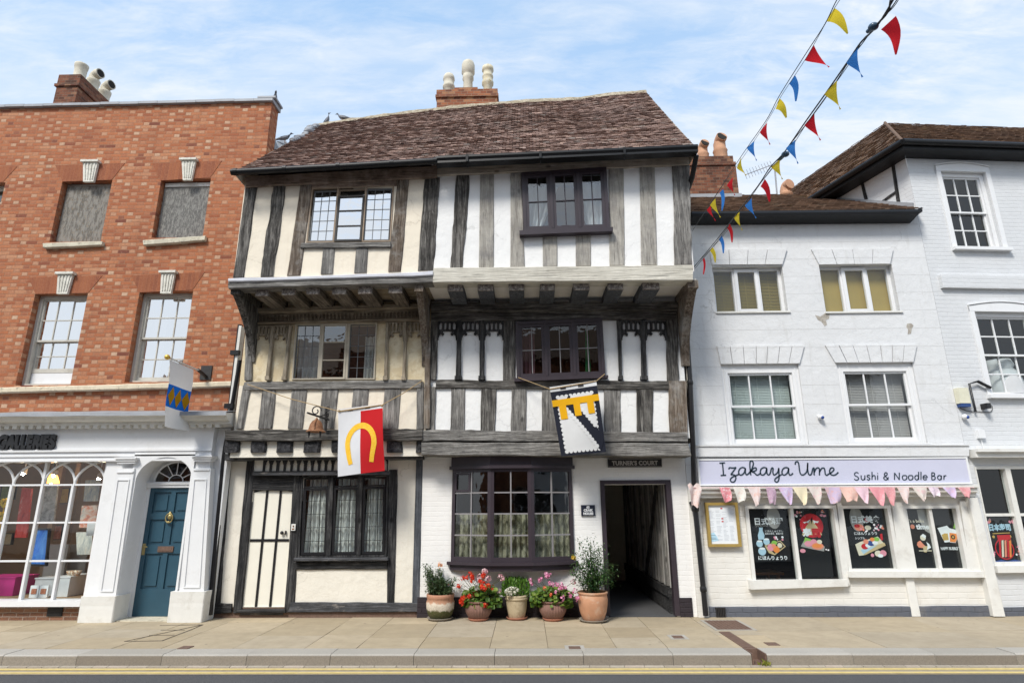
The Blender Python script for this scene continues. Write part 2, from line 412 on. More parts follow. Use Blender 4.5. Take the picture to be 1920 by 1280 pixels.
def painted_brick(name, col, bmp=.5, dirt=(.45, .42, .37), amt=.35, bw=.225, rh=.078):
    m, t, b, out, v = newmat(name)
    uv = facade_uv(t, v)
    wob = N(t, 'ShaderNodeTexNoise', Scale=5.0, Detail=3.0); t.links.new(v, wob.inputs['Vector'])
    ad = N(t, 'ShaderNodeVectorMath', operation='MULTIPLY_ADD'); t.links.new(wob.outputs['Color'], ad.inputs[0]); ad.inputs[1].default_value = (.03, .03, 0); t.links.new(uv, ad.inputs[2])
    bc, fac = brick_nodes(t, ad.outputs[0], bw, rh, .009, .6)
    c = RAMP(t, noise(t, v, 3, 6, .65), [(.3, sc(col, .93)), (.7, col)])
    c = mix(t, RAMP(t, noise(t, v, 1.7, 8, .75, .5), [(.55, g(0)), (.8, g(amt))]), c, dirt)
    t.links.new(c, b.inputs['Base Color']); b.inputs['Roughness'].default_value = .75; b.inputs['Specular IOR Level'].default_value = .25
    h = MATH(t, 'ADD', MATH(t, 'MULTIPLY', fac, -.9), MATH(t, 'ADD', MATH(t, 'MULTIPLY', noise(t, v, 11, 5, .7), .7), MATH(t, 'MULTIPLY', bc, .35)))
    bump(t, b, h, bmp, .012)
    return m
def render_wall(name, col, dirt, amt=.3, lines=0, cracks=False):
    m, t, b, out, v = newmat(name)
    c = RAMP(t, noise(t, v, 1.4, 6, .6), [(.3, sc(col, .94)), (.7, col)])
    streak = noise(t, scaled(t, v, (4, 4, .5)), 2.0, 6, .7)
    c = mix(t, RAMP(t, streak, [(.55, g(0)), (.8, g(amt))]), c, dirt)
    h = MATH(t, 'ADD', noise(t, v, 6, 5, .6), MATH(t, 'MULTIPLY', noise(t, v, 45, 3), .25))
    if lines:
        s_ = N(t, 'ShaderNodeSeparateXYZ'); t.links.new(v, s_.inputs[0])
        fr = MATH(t, 'FRACT', MATH(t, 'MULTIPLY', s_.outputs[2], 1/lines))
        ln = MATH(t, 'LESS_THAN', fr, .03)
        h = MATH(t, 'SUBTRACT', h, MATH(t, 'MULTIPLY', ln, .8)); c = mix(t, MATH(t, 'MULTIPLY', ln, .22), c, (.35, .33, .30))
    vn = N(t, 'ShaderNodeTexVoronoi', feature='DISTANCE_TO_EDGE', Scale=1.1); wn = N(t, 'ShaderNodeTexNoise', Scale=3.0, Detail=6.0); t.links.new(v, wn.inputs['Vector'])
    av = N(t, 'ShaderNodeVectorMath', operation='MULTIPLY_ADD'); t.links.new(wn.outputs['Color'], av.inputs[0]); av.inputs[1].default_value = (.5, .5, .5); t.links.new(v, av.inputs[2]); t.links.new(av.outputs[0], vn.inputs['Vector'])
    ck = MATH(t, 'MULTIPLY', MATH(t, 'LESS_THAN', vn.outputs['Distance'], .0045), RAMP(t, noise(t, v, .8, 3), [(.52, g(0)), (.60, g(1))]))
    c = mix(t, MATH(t, 'MULTIPLY', ck, .30 if cracks else .22), c, sc(dirt, .45)); h = MATH(t, 'SUBTRACT', h, MATH(t, 'MULTIPLY', ck, .5))
    c = mix(t, RAMP(t, noise(t, v, 22, 5, .75), [(.66, g(0)), (.78, g(.35))]), c, sc(dirt, .7))
    t.links.new(c, b.inputs['Base Color']); b.inputs['Roughness'].default_value = .85; b.inputs['Specular IOR Level'].default_value = .2
    bump(t, b, h, .5, .03)
    return m
def tiles_mat(name, stops, lichen, moss=.25):
    m, t, b, out, v = newmat(name)
    gi = N(t, 'ShaderNodeNewGeometry')
    c = RAMP(t, gi.outputs['Random Per Island'], stops)
    c = mix(t, RAMP(t, noise(t, v, 14, 5, .7), [(.4, g(0)), (.75, g(.45))]), c, (.10, .068, .058))
    c = mix(t, RAMP(t, noise(t, v, .9, 5, .6), [(.45, g(0)), (.7, g(.4))]), c, (.16, .115, .10))
    c = mix(t, RAMP(t, noise(t, v, 2.1, 6, .7), [(.6, g(0)), (.75, g(moss))]), c, lichen)
    t.links.new(c, b.inputs['Base Color']); b.inputs['Roughness'].default_value = .9; b.inputs['Specular IOR Level'].default_value = .2
    bump(t, b, noise(t, v, 30, 4), .4, .008)
    return m
def glass_mat(name, base, tint=(.9, .95, .95), wav=.02, rough=.0):
    m, t, b, out, v = newmat(name); t.nodes.remove(b)
    tr = N(t, 'ShaderNodeBsdfTransparent'); tr.inputs[0].default_value = tint + (1,)
    gl = N(t, 'ShaderNodeBsdfGlossy'); gl.inputs['Roughness'].default_value = rough; gl.inputs['Color'].default_value = (1, 1, 1, 1)
    bp = N(t, 'ShaderNodeBump', Strength=wav*10, Distance=.01); t.links.new(noise(t, v, 4.5, 2, .5), bp.inputs['Height']); t.links.new(bp.outputs[0], gl.inputs['Normal'])
    gi = N(t, 'ShaderNodeNewGeometry'); dt = N(t, 'ShaderNodeVectorMath', operation='DOT_PRODUCT'); t.links.new(gi.outputs['Incoming'], dt.inputs[0]); t.links.new(gi.outputs['Normal'], dt.inputs[1])
    om = MATH(t, 'SUBTRACT', 1.0, MATH(t, 'ABSOLUTE', dt.outputs['Value']))       # two-sided Schlick falloff
    f = MATH(t, 'ADD', MATH(t, 'MULTIPLY', MATH(t, 'POWER', om, 5.0), .9), .05+base, True)
    mx = N(t, 'ShaderNodeMixShader'); t.links.new(f, mx.inputs[0]); t.links.new(tr.outputs[0], mx.inputs[1]); t.links.new(gl.outputs[0], mx.inputs[2])
    t.links.new(mx.outputs[0], out.inputs[0]); return m
def cloth(name, col, trans=.35, var=.06):
    m, t, b, out, v = newmat(name)
    c = RAMP(t, noise(t, v, 5, 5), [(.3, sc(col, 1-var)), (.7, col)])
    t.links.new(c, b.inputs['Base Color']); b.inputs['Roughness'].default_value = .9; b.inputs['Specular IOR Level'].default_value = .1
    tl = N(t, 'ShaderNodeBsdfTranslucent'); t.links.new(c, tl.inputs[0])
    mx = N(t, 'ShaderNodeMixShader'); mx.inputs[0].default_value = trans
    t.links.new(b.outputs[0], mx.inputs[1]); t.links.new(tl.outputs[0], mx.inputs[2]); t.links.new(mx.outputs[0], out.inputs[0]); return m
def leaf_mat(name, cols, lo=.4):
    m, t, b, out, v = newmat(name)
    gi = N(t, 'ShaderNodeNewGeometry')
    c = RAMP(t, gi.outputs['Random Per Island'], [(i/(len(cols)-1), c_) for i, c_ in enumerate(cols)])
    t.links.new(c, b.inputs['Base Color']); b.inputs['Roughness'].default_value = .5
    tl = N(t, 'ShaderNodeBsdfTranslucent'); t.links.new(c, tl.inputs[0])
    mx = N(t, 'ShaderNodeMixShader'); mx.inputs[0].default_value = .3
    t.links.new(b.outputs[0], mx.inputs[1]); t.links.new(tl.outputs[0], mx.inputs[2]); t.links.new(mx.outputs[0], out.inputs[0]); return m
def emit(name, col, s_):
    m, t, b, out, v = newmat(name); t.nodes.remove(b)
    e = N(t, 'ShaderNodeEmission', Strength=s_); e.inputs[0].default_value = col + (1,); t.links.new(e.outputs[0], out.inputs[0]); return m
def patchy(name, a, b_, c_, scale=5, thr=.5, rough=.85, bmp=.2):     # two or three tones in hard patches
    m, t, b, out, v = newmat(name)
    if 'board' in name: v = scaled(t, v, (1.6, 1, .45))
    c = mix(t, RAMP(t, noise(t, v, scale, 8, .75, .3), [(thr-.03, g(0)), (thr+.05, g(1))]), a, b_)
    c = mix(t, RAMP(t, noise(t, v, scale*2.3, 6, .7), [(.56, g(0)), (.66, g(.8))]), c, c_)
    t.links.new(c, b.inputs['Base Color']); b.inputs['Roughness'].default_value = rough; b.inputs['Specular IOR Level'].default_value = .2
    bump(t, b, noise(t, v, scale*6, 5), bmp, .01); return m
def stone_island(name, stops, scale=18, spk=.25, rough=.85, bmp=.25, spots=False):
    m, t, b, out, v = newmat(name)
    gi = N(t, 'ShaderNodeNewGeometry')
    c = RAMP(t, gi.outputs['Random Per Island'], stops)
    c = mix(t, RAMP(t, noise(t, v, scale, 6, .7), [(.4, g(0)), (.75, g(spk))]), c, sc(stops[0][1], .55))
    c = mix(t, RAMP(t, noise(t, v, 1.6, 6, .65), [(.45, g(0)), (.75, g(.35))]), c, sc(stops[-1][1], .6))
    if spots:
        vs_ = N(t, 'ShaderNodeTexVoronoi', Scale=3.2); t.links.new(v, vs_.inputs['Vector'])
        c = mix(t, RAMP(t, vs_.outputs['Distance'], [(.045, g(.55)), (.075, g(0))]), c, (.13, .115, .10))
        c = mix(t, RAMP(t, noise(t, v, .55, 5, .6), [(.5, g(0)), (.7, g(.4))]), c, (.27, .23, .17))
    t.links.new(c, b.inputs['Base Color']); b.inputs['Roughness'].default_value = rough; b.inputs['Specular IOR Level'].default_value = .3
    bump(t, b, noise(t, v, scale*4, 4), bmp, .006); return m

M = {}
M['brick'] = brick('orange_brick', [(0, (.15, .055, .045)), (.05, (.24, .075, .042)), (.25, (.32, .098, .046)), (.55, (.38, .128, .056)), (.78, (.43, .165, .078)), (.90, (.50, .26, .14)), (1, (.60, .42, .26))], (.34, .17, .10), bw=.108, rh=.066, mortar=.0055)
M['brick'] = flemish('orange_brick', [(0, (.17, .06, .045)), (.04, (.34, .115, .058)), (.4, (.42, .150, .070)), (.75, (.47, .178, .085)), (.92, (.51, .22, .11)), (1, (.54, .28, .16))],
    [(0, (.19, .075, .055)), (.05, (.41, .16, .085)), (.4, (.48, .225, .125)), (.7, (.54, .305, .19)), (1, (.60, .42, .29))], (.36, .19, .115))
M['brick_dark'] = brick('dark_brick', [(0, (.06, .03, .025)), (.4, (.15, .055, .036)), (.8, (.22, .085, .05)), (1, (.28, .16, .10))], (.17, .12, .09), stain=(.05, .032, .028), over=.5)
M['brick_stack'] = brick('stack_brick', [(0, (.14, .055, .04)), (.4, (.29, .095, .05)), (.8, (.38, .145, .07)), (1, (.44, .25, .14))], (.30, .2, .14), stain=(.13, .065, .05), over=.6)
M['brick_riser'] = brick('riser_brick', [(0, (.10, .06, .05)), (.5, (.20, .11, .08)), (1, (.3, .19, .14))], (.36, .30, .25), bw=.22, rh=.06)
M['gauged'] = brick('gauged_brick', [(0, (.20, .065, .042)), (.5, (.25, .08, .045)), (1, (.30, .105, .055))], (.36, .15, .09), bw=.07, rh=.6, mortar=.003)
M['cream'] = render_wall('cream_render', (.84, .765, .635), (.62, .51, .37), .35)
M['cream_ground'] = render_wall('pale_cream_render', (.79, .75, .66), (.55, .50, .40), .25)
M['buff'] = patchy('buff_plaster', (.66, .55, .36), (.74, .65, .47), (.50, .41, .27), 3)
M['white'] = render_wall('white_render', (.84, .84, .83), (.72, .70, .66), .12)
M['white_brick'] = painted_brick('white_painted_brick', (.84, .83, .81), .28, amt=.16)
M['soffit'] = plain('soffit_white', (.80, .77, .72), .9, .06)
M['stucco'] = render_wall('white_stucco', (.70, .71, .72), (.44, .43, .40), .55, lines=.335, cracks=True)
M['stucco_low'] = painted_brick('whitewashed_brick', (.76, .745, .70), .40, dirt=(.55, .48, .38), amt=.45, bw=.3, rh=.09)
M['right_brick'] = painted_brick('pale_painted_brick', (.67, .685, .70), .42, dirt=(.55, .55, .55), amt=.25)
M['white_gloss'] = plain('white_gloss_paint', (.77, .78, .79), .35, .04, 3, .05, dirt=(.52, .51, .48), dirt_amt=.3)
M['white_worn'] = plain('worn_white_paint', (.73, .725, .69), .5, .06, 5, .06, dirt=(.42, .38, .32), dirt_amt=.5)
M['sash_worn'] = plain('weathered_sash_paint', (.55, .53, .47), .6, .12, 8, .15, dirt=(.25, .22, .18), dirt_amt=.6)
M['lead'] = plain('lead', (.32, .335, .36), .55, .15, 4, .15, dirt=(.24, .25, .27), dirt_amt=.6)
M['stone'] = patchy('weathered_stone', (.52, .48, .38), (.62, .58, .46), (.22, .2, .16), 6)
M['stone_string'] = patchy('string_stone', (.62, .54, .40), (.70, .62, .47), (.26, .22, .17), 5)
M['keystone'] = patchy('keystone', (.62, .60, .53), (.72, .70, .63), (.30, .28, .24), 9)
M['board'] = patchy('weathered_board', (.13, .127, .12), (.24, .235, .22), (.38, .365, .33), 17, .5)
M['board_rust'] = patchy('weathered_board_rusty', (.14, .13, .115), (.26, .245, .22), (.28, .18, .08), 15, .48)
OLD = dict(dark=(.028, .026, .024), mid=(.105, .098, .09), light=(.31, .295, .27))
M['old_v'] = timber('old_oak_upright', axis='v', **OLD); M['old_h'] = timber('old_oak_level', axis='h', **OLD)
GR = dict(dark=(.10, .095, .09), mid=(.235, .225, .21), light=(.42, .405, .38))
M['grey_v'] = timber('grey_oak_upright', axis='v', **GR); M['grey_h'] = timber('grey_oak_level', axis='h', **GR)
M['brown_v'] = timber('brown_oak_upright', (.07, .05, .038), (.19, .15, .115), (.36, .31, .26), 'v', pale=(.34, .33, .31))
M['brown_h'] = timber('brown_oak_level', (.12, .085, .065), (.30, .22, .17), (.46, .38, .31), 'h', pale=(.42, .34, .28))
M['new_v'] = timber('new_oak_upright', (.30, .28, .25), (.42, .40, .36), (.54, .51, .45), 'v', pale=(.22, .21, .21), fine=.7)
M['new_h'] = timber('new_oak_level', (.58, .55, .47), (.66, .63, .55), (.74, .71, .62), 'h', fine=.6)
M['newtop_h'] = timber('tan_oak_level', (.36, .30, .23), (.54, .47, .39), (.66, .60, .52), 'h', fine=.7)
M['blk_v'] = timber('black_oak_upright', (.012, .012, .013), (.040, .040, .042), (.12, .118, .115), 'v', chip=(.15, .14, .13))
M['blk_h'] = timber('black_oak_level', (.012, .012, .013), (.040, .040, .042), (.12, .118, .115), 'h', chip=(.15, .14, .13))
M['joist'] = timber('joist_oak', (.07, .058, .045), (.19, .16, .13), (.34, .30, .25), 'd')
M['joist_end'] = patchy('joist_end_grain', (.12, .10, .09), (.30, .27, .24), (.48, .42, .36), 22)
M['joist_end_blk'] = patchy('black_joist_end', (.02, .02, .022), (.05, .05, .055), (.12, .12, .12), 14)
M['carved'] = timber('carved_oak', (.15, .12, .085), (.34, .28, .205), (.52, .45, .34), 'h', fine=.8)
M['carved_v'] = timber('carved_oak_upright', (.18, .15, .11), (.38, .32, .24), (.55, .48, .37), 'v', fine=.8)
M['blkgrey_v'] = timber('painted_post', (.05, .055, .065), (.11, .12, .14), (.18, .19, .21), 'v')
M['blkgrey_h'] = timber('painted_rail', (.04, .042, .045), (.09, .092, .10), (.17, .17, .18), 'h', chip=(.24, .22, .2))
M['aubergine'] = plain('dark_plum_paint', (.042, .032, .040), .4, .12, 4, .04)
M['blackpaint'] = plain('black_gloss', (.016, .016, .018), .35, .2, 6, .04)
M['gutter'] = plain('gutter_black', (.013, .0135, .015), .42, .2, 5, .05, spec=.25)
M['iron'] = plain('iron', (.03, .028, .028), .6, .3, 20, .2)
M['copper'] = patchy('rusty_copper', (.22, .10, .05), (.30, .15, .08), (.10, .05, .03), 14, rough=.6)
M['bar_grey'] = plain('grey_glazing_bar', (.24, .23, .235), .5, .1, 9, 0)
M['came'] = plain('lead_came', (.16, .17, .18), .5, .1, 9, 0)
M['oakframe'] = plain('oak_frame', (.33, .25, .18), .7, .2, 9, .2, dirt=(.2, .16, .13))
M['stonemull'] = plain('pale_mullion', (.50, .45, .36), .8, .12, 9, .2, dirt=(.28, .2, .14))
M['glass'] = glass_mat('window_glass', .02); M['glass_sky'] = glass_mat('old_glass_bright', .74, wav=.02); M['glass_mid'] = glass_mat('old_glass', .12, wav=.02)
M['glass_shop'] = glass_mat('shop_glass', .0, wav=.01)
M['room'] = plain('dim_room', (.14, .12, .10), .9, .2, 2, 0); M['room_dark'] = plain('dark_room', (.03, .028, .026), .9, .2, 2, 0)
M['room_warm'] = plain('gallery_wall', (.36, .23, .13), .9, .2, 1.2, 0)
M['net'] = cloth('net_curtain', (.86, .87, .88), .45); M['greycurtain'] = cloth('grey_curtain', (.62, .64, .66), .3); M['creamcurtain'] = cloth('cream_curtain', (.88, .89, .86), .3)
M['roof'] = tiles_mat('roof_tiles', [(0, (.175, .122, .105)), (.2, (.225, .150, .125)), (.55, (.275, .182, .150)), (.8, (.32, .212, .172)), (.93, (.38, .265, .215)), (1, (.26, .225, .20))], (.24, .19, .11), .4)
M['roof_b'] = tiles_mat('brown_tiles', [(0, (.14, .09, .062)), (.5, (.22, .145, .10)), (.9, (.31, .21, .145)), (1, (.19, .155, .12))], (.33, .235, .10), .5)
M['ridge'] = patchy('ridge_mortar', (.30, .255, .18), (.44, .39, .30), (.16, .12, .075), 9)
M['door_blue'] = plain('blue_door_paint', (.032, .085, .125), .35, .10, 3, .04, dirt=(.022, .075, .115), dirt_amt=.5)
M['brass'] = plain('aged_brass', (.45, .36, .16), .4, .2, 14, .1, metal=.7)
M['door_cream'] = plain('cream_door_paint', (.82, .79, .69), .45, .04, 3, .03)
M['terracotta'] = plain('terracotta', (.50, .26, .15), .85, .15, 6, .15, dirt=(.58, .46, .36), dirt_amt=.8, dscale=5)
M['terra_red'] = plain('terracotta_red', (.38, .16, .10), .85, .12, 6, .1)
M['terra_dark'] = plain('terracotta_brown', (.21, .115, .088), .8, .14, 6, .15, dirt=(.2, .1, .07))
M['pot_buff'] = plain('buff_pot', (.50, .41, .27), .85, .12, 6, .15, dirt=(.24, .16, .09), dirt_amt=.9, dscale=9)
M['pot_pot'] = plain('chimney_pot', (.60, .56, .46), .85, .15, 8, .2, dirt=(.30, .27, .2), dirt_amt=.7)
M['pot_orange'] = plain('orange_pot', (.52, .29, .18), .85, .15, 8, .2, dirt=(.3, .2, .15), dirt_amt=.5)
M['cowl_mouth_shade'] = plain('cowl_mouth_shade', (.02, .018, .016), .95)  # near-black colour painting the shade inside open chimney cowls
M['granite'] = stone_island('kerb_granite', [(0, (.37, .345, .30)), (1, (.46, .435, .39))], 60, .5)
M['granite_face'] = stone_island('kerb_face', [(0, (.22, .19, .155)), (1, (.30, .265, .22))], 60, .6)
M['flag'] = stone_island('flagstone', [(0, (.37, .30, .20)), (.35, (.43, .355, .245)), (.7, (.42, .36, .27)), (1, (.50, .405, .27))], 5, .35, spots=True)
M['joint'] = plain('joint_sand', (.27, .225, .16), .95, .2, 10, .1)
M['sett'] = stone_island('setts', [(0, (.36, .31, .25)), (.5, (.44, .40, .33)), (1, (.50, .43, .36))], 30, .3)
def asphalt():
    m, t, b, out, v = newmat('asphalt')
    c = RAMP(t, noise(t, v, 140, 3, .7), [(.3, (.045, .046, .049)), (.6, (.085, .086, .09)), (.8, (.17, .17, .17))])
    c = mix(t, RAMP(t, noise(t, v, .8, 4), [(.4, g(0)), (.7, g(.3))]), c, (.10, .10, .10))
    t.links.new(c, b.inputs['Base Color']); b.inputs['Roughness'].default_value = .85; bump(t, b, noise(t, v, 160, 3), .6, .006); return m
M['asphalt'] = asphalt()
M['yellow'] = plain('yellow_line', (.66, .52, .20), .75, .2, 14, .1, dirt=(.42, .35, .24), dirt_amt=.95, dscale=14)
M['rust'] = plain('rusty_iron', (.16, .10, .075), .8, .25, 25, .2)
def banded_pot():
    m, t, b, out, v = newmat('banded_mossy_pot'); s_ = N(t, 'ShaderNodeSeparateXYZ'); t.links.new(v, s_.inputs[0])
    z_ = MATH(t, 'ADD', s_.outputs[2], MATH(t, 'MULTIPLY', MATH(t, 'SUBTRACT', noise(t, v, 11, 6, .75), .5), .16))
    c = RAMP(t, MATH(t, 'MULTIPLY', z_, 2.5), [(.0, (.035, .04, .012)), (.36, (.07, .075, .02)), (.42, (.58, .52, .42)), (.62, (.66, .58, .47)), (.68, (.50, .27, .17)), (1, (.44, .21, .13))])
    c = mix(t, RAMP(t, noise(t, v, 30, 5, .7), [(.5, g(0)), (.7, g(.5))]), c, (.20, .13, .08))
    t.links.new(c, b.inputs['Base Color']); b.inputs['Roughness'].default_value = .9; bump(t, b, noise(t, v, 40, 4), .4, .01); return m
M['banded'] = banded_pot()
M['moss'] = plain('moss', (.05, .07, .015), .95, .4, 20, .4)
M['plinth_blue'] = painted_brick('grey_blue_plinth', (.115, .125, .15), .8, dirt=(.30, .27, .23), amt=.4)
M['plinth_black'] = painted_brick('dark_plinth', (.035, .028, .033), .8, dirt=(.10, .08, .08), amt=.4)
M['sign_lilac'] = plain('lilac_sign', (.56, .57, .70), .4, .03, 2, 0); M['ink'] = plain('dark_ink', (.02, .04, .06), .5, .1, 5, 0)
M['gold'] = plain('gilt_frame', (.36, .25, .07), .5, .15, 10, .1)
# ------------------------------------------------------------------ window and curtain builders
def win(parent, q, y0, edge, vb, hb, bw, mat, glass, depth=.05, name='window', bars_back=.008, edge_b=None, label=None, gy=.6, bar_mat=None):
    """one glazed leaf: edges (metres), glazing bars at fractions vb / hb of the leaf, and a pane"""
    w_, h_ = q.size(); eu, ev = edge/w_, edge/h_; eb = (edge_b or edge)/h_
    mb = MB()
    mb.patch(q, 0, eu, 0, 1, y0, y0+depth); mb.patch(q, 1-eu, 1, 0, 1, y0, y0+depth)
    mb.patch(q, eu, 1-eu, 0, ev, y0, y0+depth); mb.patch(q, eu, 1-eu, 1-eb, 1, y0, y0+depth)
    bu, bv = bw/w_/2, bw/h_/2; yb0, yb1 = y0+bars_back, y0+depth-bars_back
    mb.mat(1 if bar_mat else 0)
    for u in vb: mb.patch(q, u-bu, u+bu, ev, 1-eb, yb0, yb1)
    us = [eu] + [x for u in sorted(vb) for x in (u-bu, u+bu)] + [1-eu]
    for v in hb:
        for a, b in zip(us[::2], us[1::2]): mb.patch(q, a, b, v-bv, v+bv, yb0+.002, yb1-.002)
    o = mb.build(name, [mat, bar_mat] if bar_mat else mat, parent, label)
    gb = MB(); yy = y0+depth*gy
    a = [q(eu*.6, ev*.6), q(1-eu*.6, ev*.6), q(1-eu*.6, 1-eb*.6), q(eu*.6, 1-eb*.6)]
    gb.quad(*[(p.x, yy, p.z) for p in (a[3], a[2], a[1], a[0])])
    gb.build('glass', glass, o if o.parent and o.parent.type == 'EMPTY' else parent)
    return o
def frange(n): return [(i+1)/n for i in range(n-1)]
def curtain(q, y, folds, amp, mat, label, name='curtain', pinch=None, group=None, cat='curtain', scallop=0):
    """hanging cloth with folds; pinch(v) gives the (u0, u1) extent at height fraction v"""
    mb = MB(); nu, nv = folds*6, 14; rnd = random.Random(hash(label) % 1000 if False else len(label)*31)
    ph = [rnd.uniform(0, 6.28) for _ in range(4)]
    for j in range(nv+1):
        v = j/nv; a, b = pinch(v) if pinch else (0, 1)
        for i in range(nu+1):
            u = i/nu; p = q(a+(b-a)*u, v)
            d = amp*(math.sin(u*folds*6.283+ph[0]+.5*math.sin(v*3+ph[1])) + .5*math.sin(u*folds*14.1+ph[2]+v*2))
            mb.v.append(Vector((p.x, y+d, p.z)))
    for j in range(nv):
        for i in range(nu):
            k_ = j*(nu+1)+i; mb.smooth.add(len(mb.f)); mb.f.append([k_, k_+1, k_+nu+2, k_+nu+1]); mb.m.append(0)
    return solo(mb, name, mat, label, cat, group)

# ------------------------------------------------------------------ the red brick house with the gallery on its ground floor
YB = 10.3
A = Z(0, 80, 4); B = Z(0, 400, 4); C = Z(0, 660, 4); D = Z(0, 860, 4)
xr = P(497, 300, YB).x
house = thing('brick_house', 'orange brick house with boarded top windows and a white gallery shopfront', 'house', (-8.5, YB, 0))
ztop = P(250, 194, YB).z
op = {}
op['ba'] = Q(A(470,1040), A(836,1028), B(762,212), B(368,214), YB)
op['bb'] = Q(A(1203,1032), A(1574,1012), B(1530,175), B(1140,188), YB)
op['bc'] = Q((-86, 345), A(20,1044), B(-45,218), (-112, 455), YB)
op['s1'] = Q(B(265,605), B(658,596), B(530,1285), B(112,1290), YB)
op['s2'] = Q(B(1045,592), B(1440,575), B(1362,1262), B(935,1264), YB)
op['s0'] = Q((-132, 553), (-32, 551), (-66, 724), (-170, 726), YB)
holes = [q.box() for q in op.values()]
zc = P(0, 790, YB).z                            # top of the shopfront
zdoor = 2.62
shop_r = P(199, 865, YB).x
door_hole = (P(256, 905, YB).x-.05, P(356, 905, YB).x+.05, 0.0, zdoor)
z_sill = P(*D(300, 1055), 10.14).z; zgf = z_sill-.005
shop_hole = (-15, shop_r, z_sill-.03, 2.5)
mb = MB()
wall_cells(mb, -16, xr, 0, ztop, YB, holes + [door_hole, shop_hole], .16)
mb.quad((xr, YB, 0), (xr, 16, 0), (xr, 16, 7.9), (xr, YB, 7.9)); mb.quad((xr, YB, 7.9), (xr, YB+.33, 7.9), (xr, YB+.33, ztop), (xr, YB, ztop)); mb.quad((xr, YB+.33, 7.9), (-16, YB+.33, 7.9), (-16, YB+.33, ztop), (xr, YB+.33, ztop))
mb.quad((-16, 16, 0), (-16, YB, 0), (-16, YB, ztop), (-16, 16, 7.9))
mb.quad((xr, 16, 0), (-16, 16, 0), (-16, 16, 7.9), (xr, 16, 7.9))
mb.build('wall', M['brick'], house)
mb = MB()
for z_ in (2.75, 3.55, 6.2): mb.box(-15.9, xr-.1, YB+.17, 15.9, z_, z_+.1)
mb.quad((-15.9, 14.2, .4), (xr-.1, 14.2, .4), (xr-.1, 14.2, 7.8), (-15.9, 14.2, 7.8))
for x_ in (-10.2, -7.9): mb.box(x_, x_+.1, YB+.3, 14.1, 3.7, 7.7)
mb.build('interior_wall', M['room'], house)
# parapet coping
mb = MB()
a, b = P(-60, 198, YB-.06), P(512, 184, YB-.06)
n = 16
for i in range(n):
    p, r = a.lerp(b, i/n), a.lerp(b, (i+.985)/n); dz = random.uniform(-.006, .006)
    mb.hexa([(p.x, YB-.07, p.z+.0+dz), (r.x, YB-.07, r.z+.0+dz), (r.x, YB-.07, r.z-.055+dz), (p.x, YB-.07, p.z-.055+dz),
             (p.x, YB+.35, p.z+.05+dz), (r.x, YB+.35, r.z+.05+dz), (r.x, YB+.35, r.z-.055+dz), (p.x, YB+.35, p.z-.055+dz)])
mb.box(xr-.30, xr+.07, YB-.02, YB+.36, ztop+.06, ztop+.10)
mb.box(-16, P(-60, 198, YB).x-.01, YB-.07, YB+.35, ztop-.05, ztop+.05)
mb.build('coping', M['lead'], house)
mb = MB()                                       # roof behind the parapet
mb.prism([(-16, YB+.5, ztop-.5), (-16, YB+3.0, ztop+.55), (-16, YB+5.5, ztop-.5)], (16-7.4, 0, 0)); mb.prism([(-7.39, YB+.5, 7.8), (-7.39, YB+3, 8.6), (-7.39, YB+5.5, 7.8)], (7.39+xr-.05, 0, 0)); mb.build('roof', M['roof_b'], house)
# gauged flat arches and keystones
def flat_arch(tl, tr, br, bl, kc, kb):
    q = Q(tl, tr, br, bl, YB-.006); mb = MB(); mb.full(q, YB-.006, YB+.05); o = mb.build('flat_arch', M['gauged'], house)
    (c0, c1), (b0, b1) = kc, kb
    pc0, pc1, pb0, pb1 = P(*c0, YB-.09), P(*c1, YB-.09), P(*b0, YB-.05), P(*b1, YB-.05)
    mb = MB(); w_ = pc1.x-pc0.x; zt = (pc0.z+pc1.z)/2; zb = (pb0.z+pb1.z)/2
    mb.box(pc0.x, pc1.x, YB-.10, YB, zt-.045, zt)
    mb.poly([(pc0.x+.03, zt-.046), (pc1.x-.03, zt-.046), (pb1.x, zb), (pb0.x, zb)], YB-.06, YB-.007)
    for i in range(4):                          # flutes
        u = .16 + .68*i/3; xa = pc0.x+.03+(w_-.06)*u; xb = pb0.x+(pb1.x-pb0.x)*u
        mb.poly([(xa-.011, zt-.075), (xa+.011, zt-.075), (xb+.008, zb+.05), (xb-.008, zb+.05)], YB-.074, YB-.061)
    mb.build('keystone', M['keystone'], house)
flat_arch(A(415,920), A(935,905), A(838,1028), A(468,1042), (A(606,878), A(738,876)), (A(625,1045), A(702,1043)))
flat_arch(A(1140,905), A(1664,886), A(1576,1012), A(1204,1034), (A(1346,864), A(1472,861)), (A(1372,1034), A(1436,1030)))
flat_arch(B(215,482), B(768,465), B(660,596), B(266,604), (B(415,438), B(550,436)), (B(426,606), B(505,602)))
flat_arch(B(985,466), B(1535,440), B(1442,574), B(1046,592), (B(1192,428), B(1318,425)), (B(1203,602), B(1283,598)))
flat_arch((-100, 313), A(130,925), A(22,1044), (-86, 345), ((-48, 303), (-15, 302)), ((-43, 345), (-23, 344)))
flat_arch((-145, 524), (-5, 520), (-32, 551), (-132, 553), ((-95, 512), (-62, 511)), ((-93, 554), (-73, 553)))
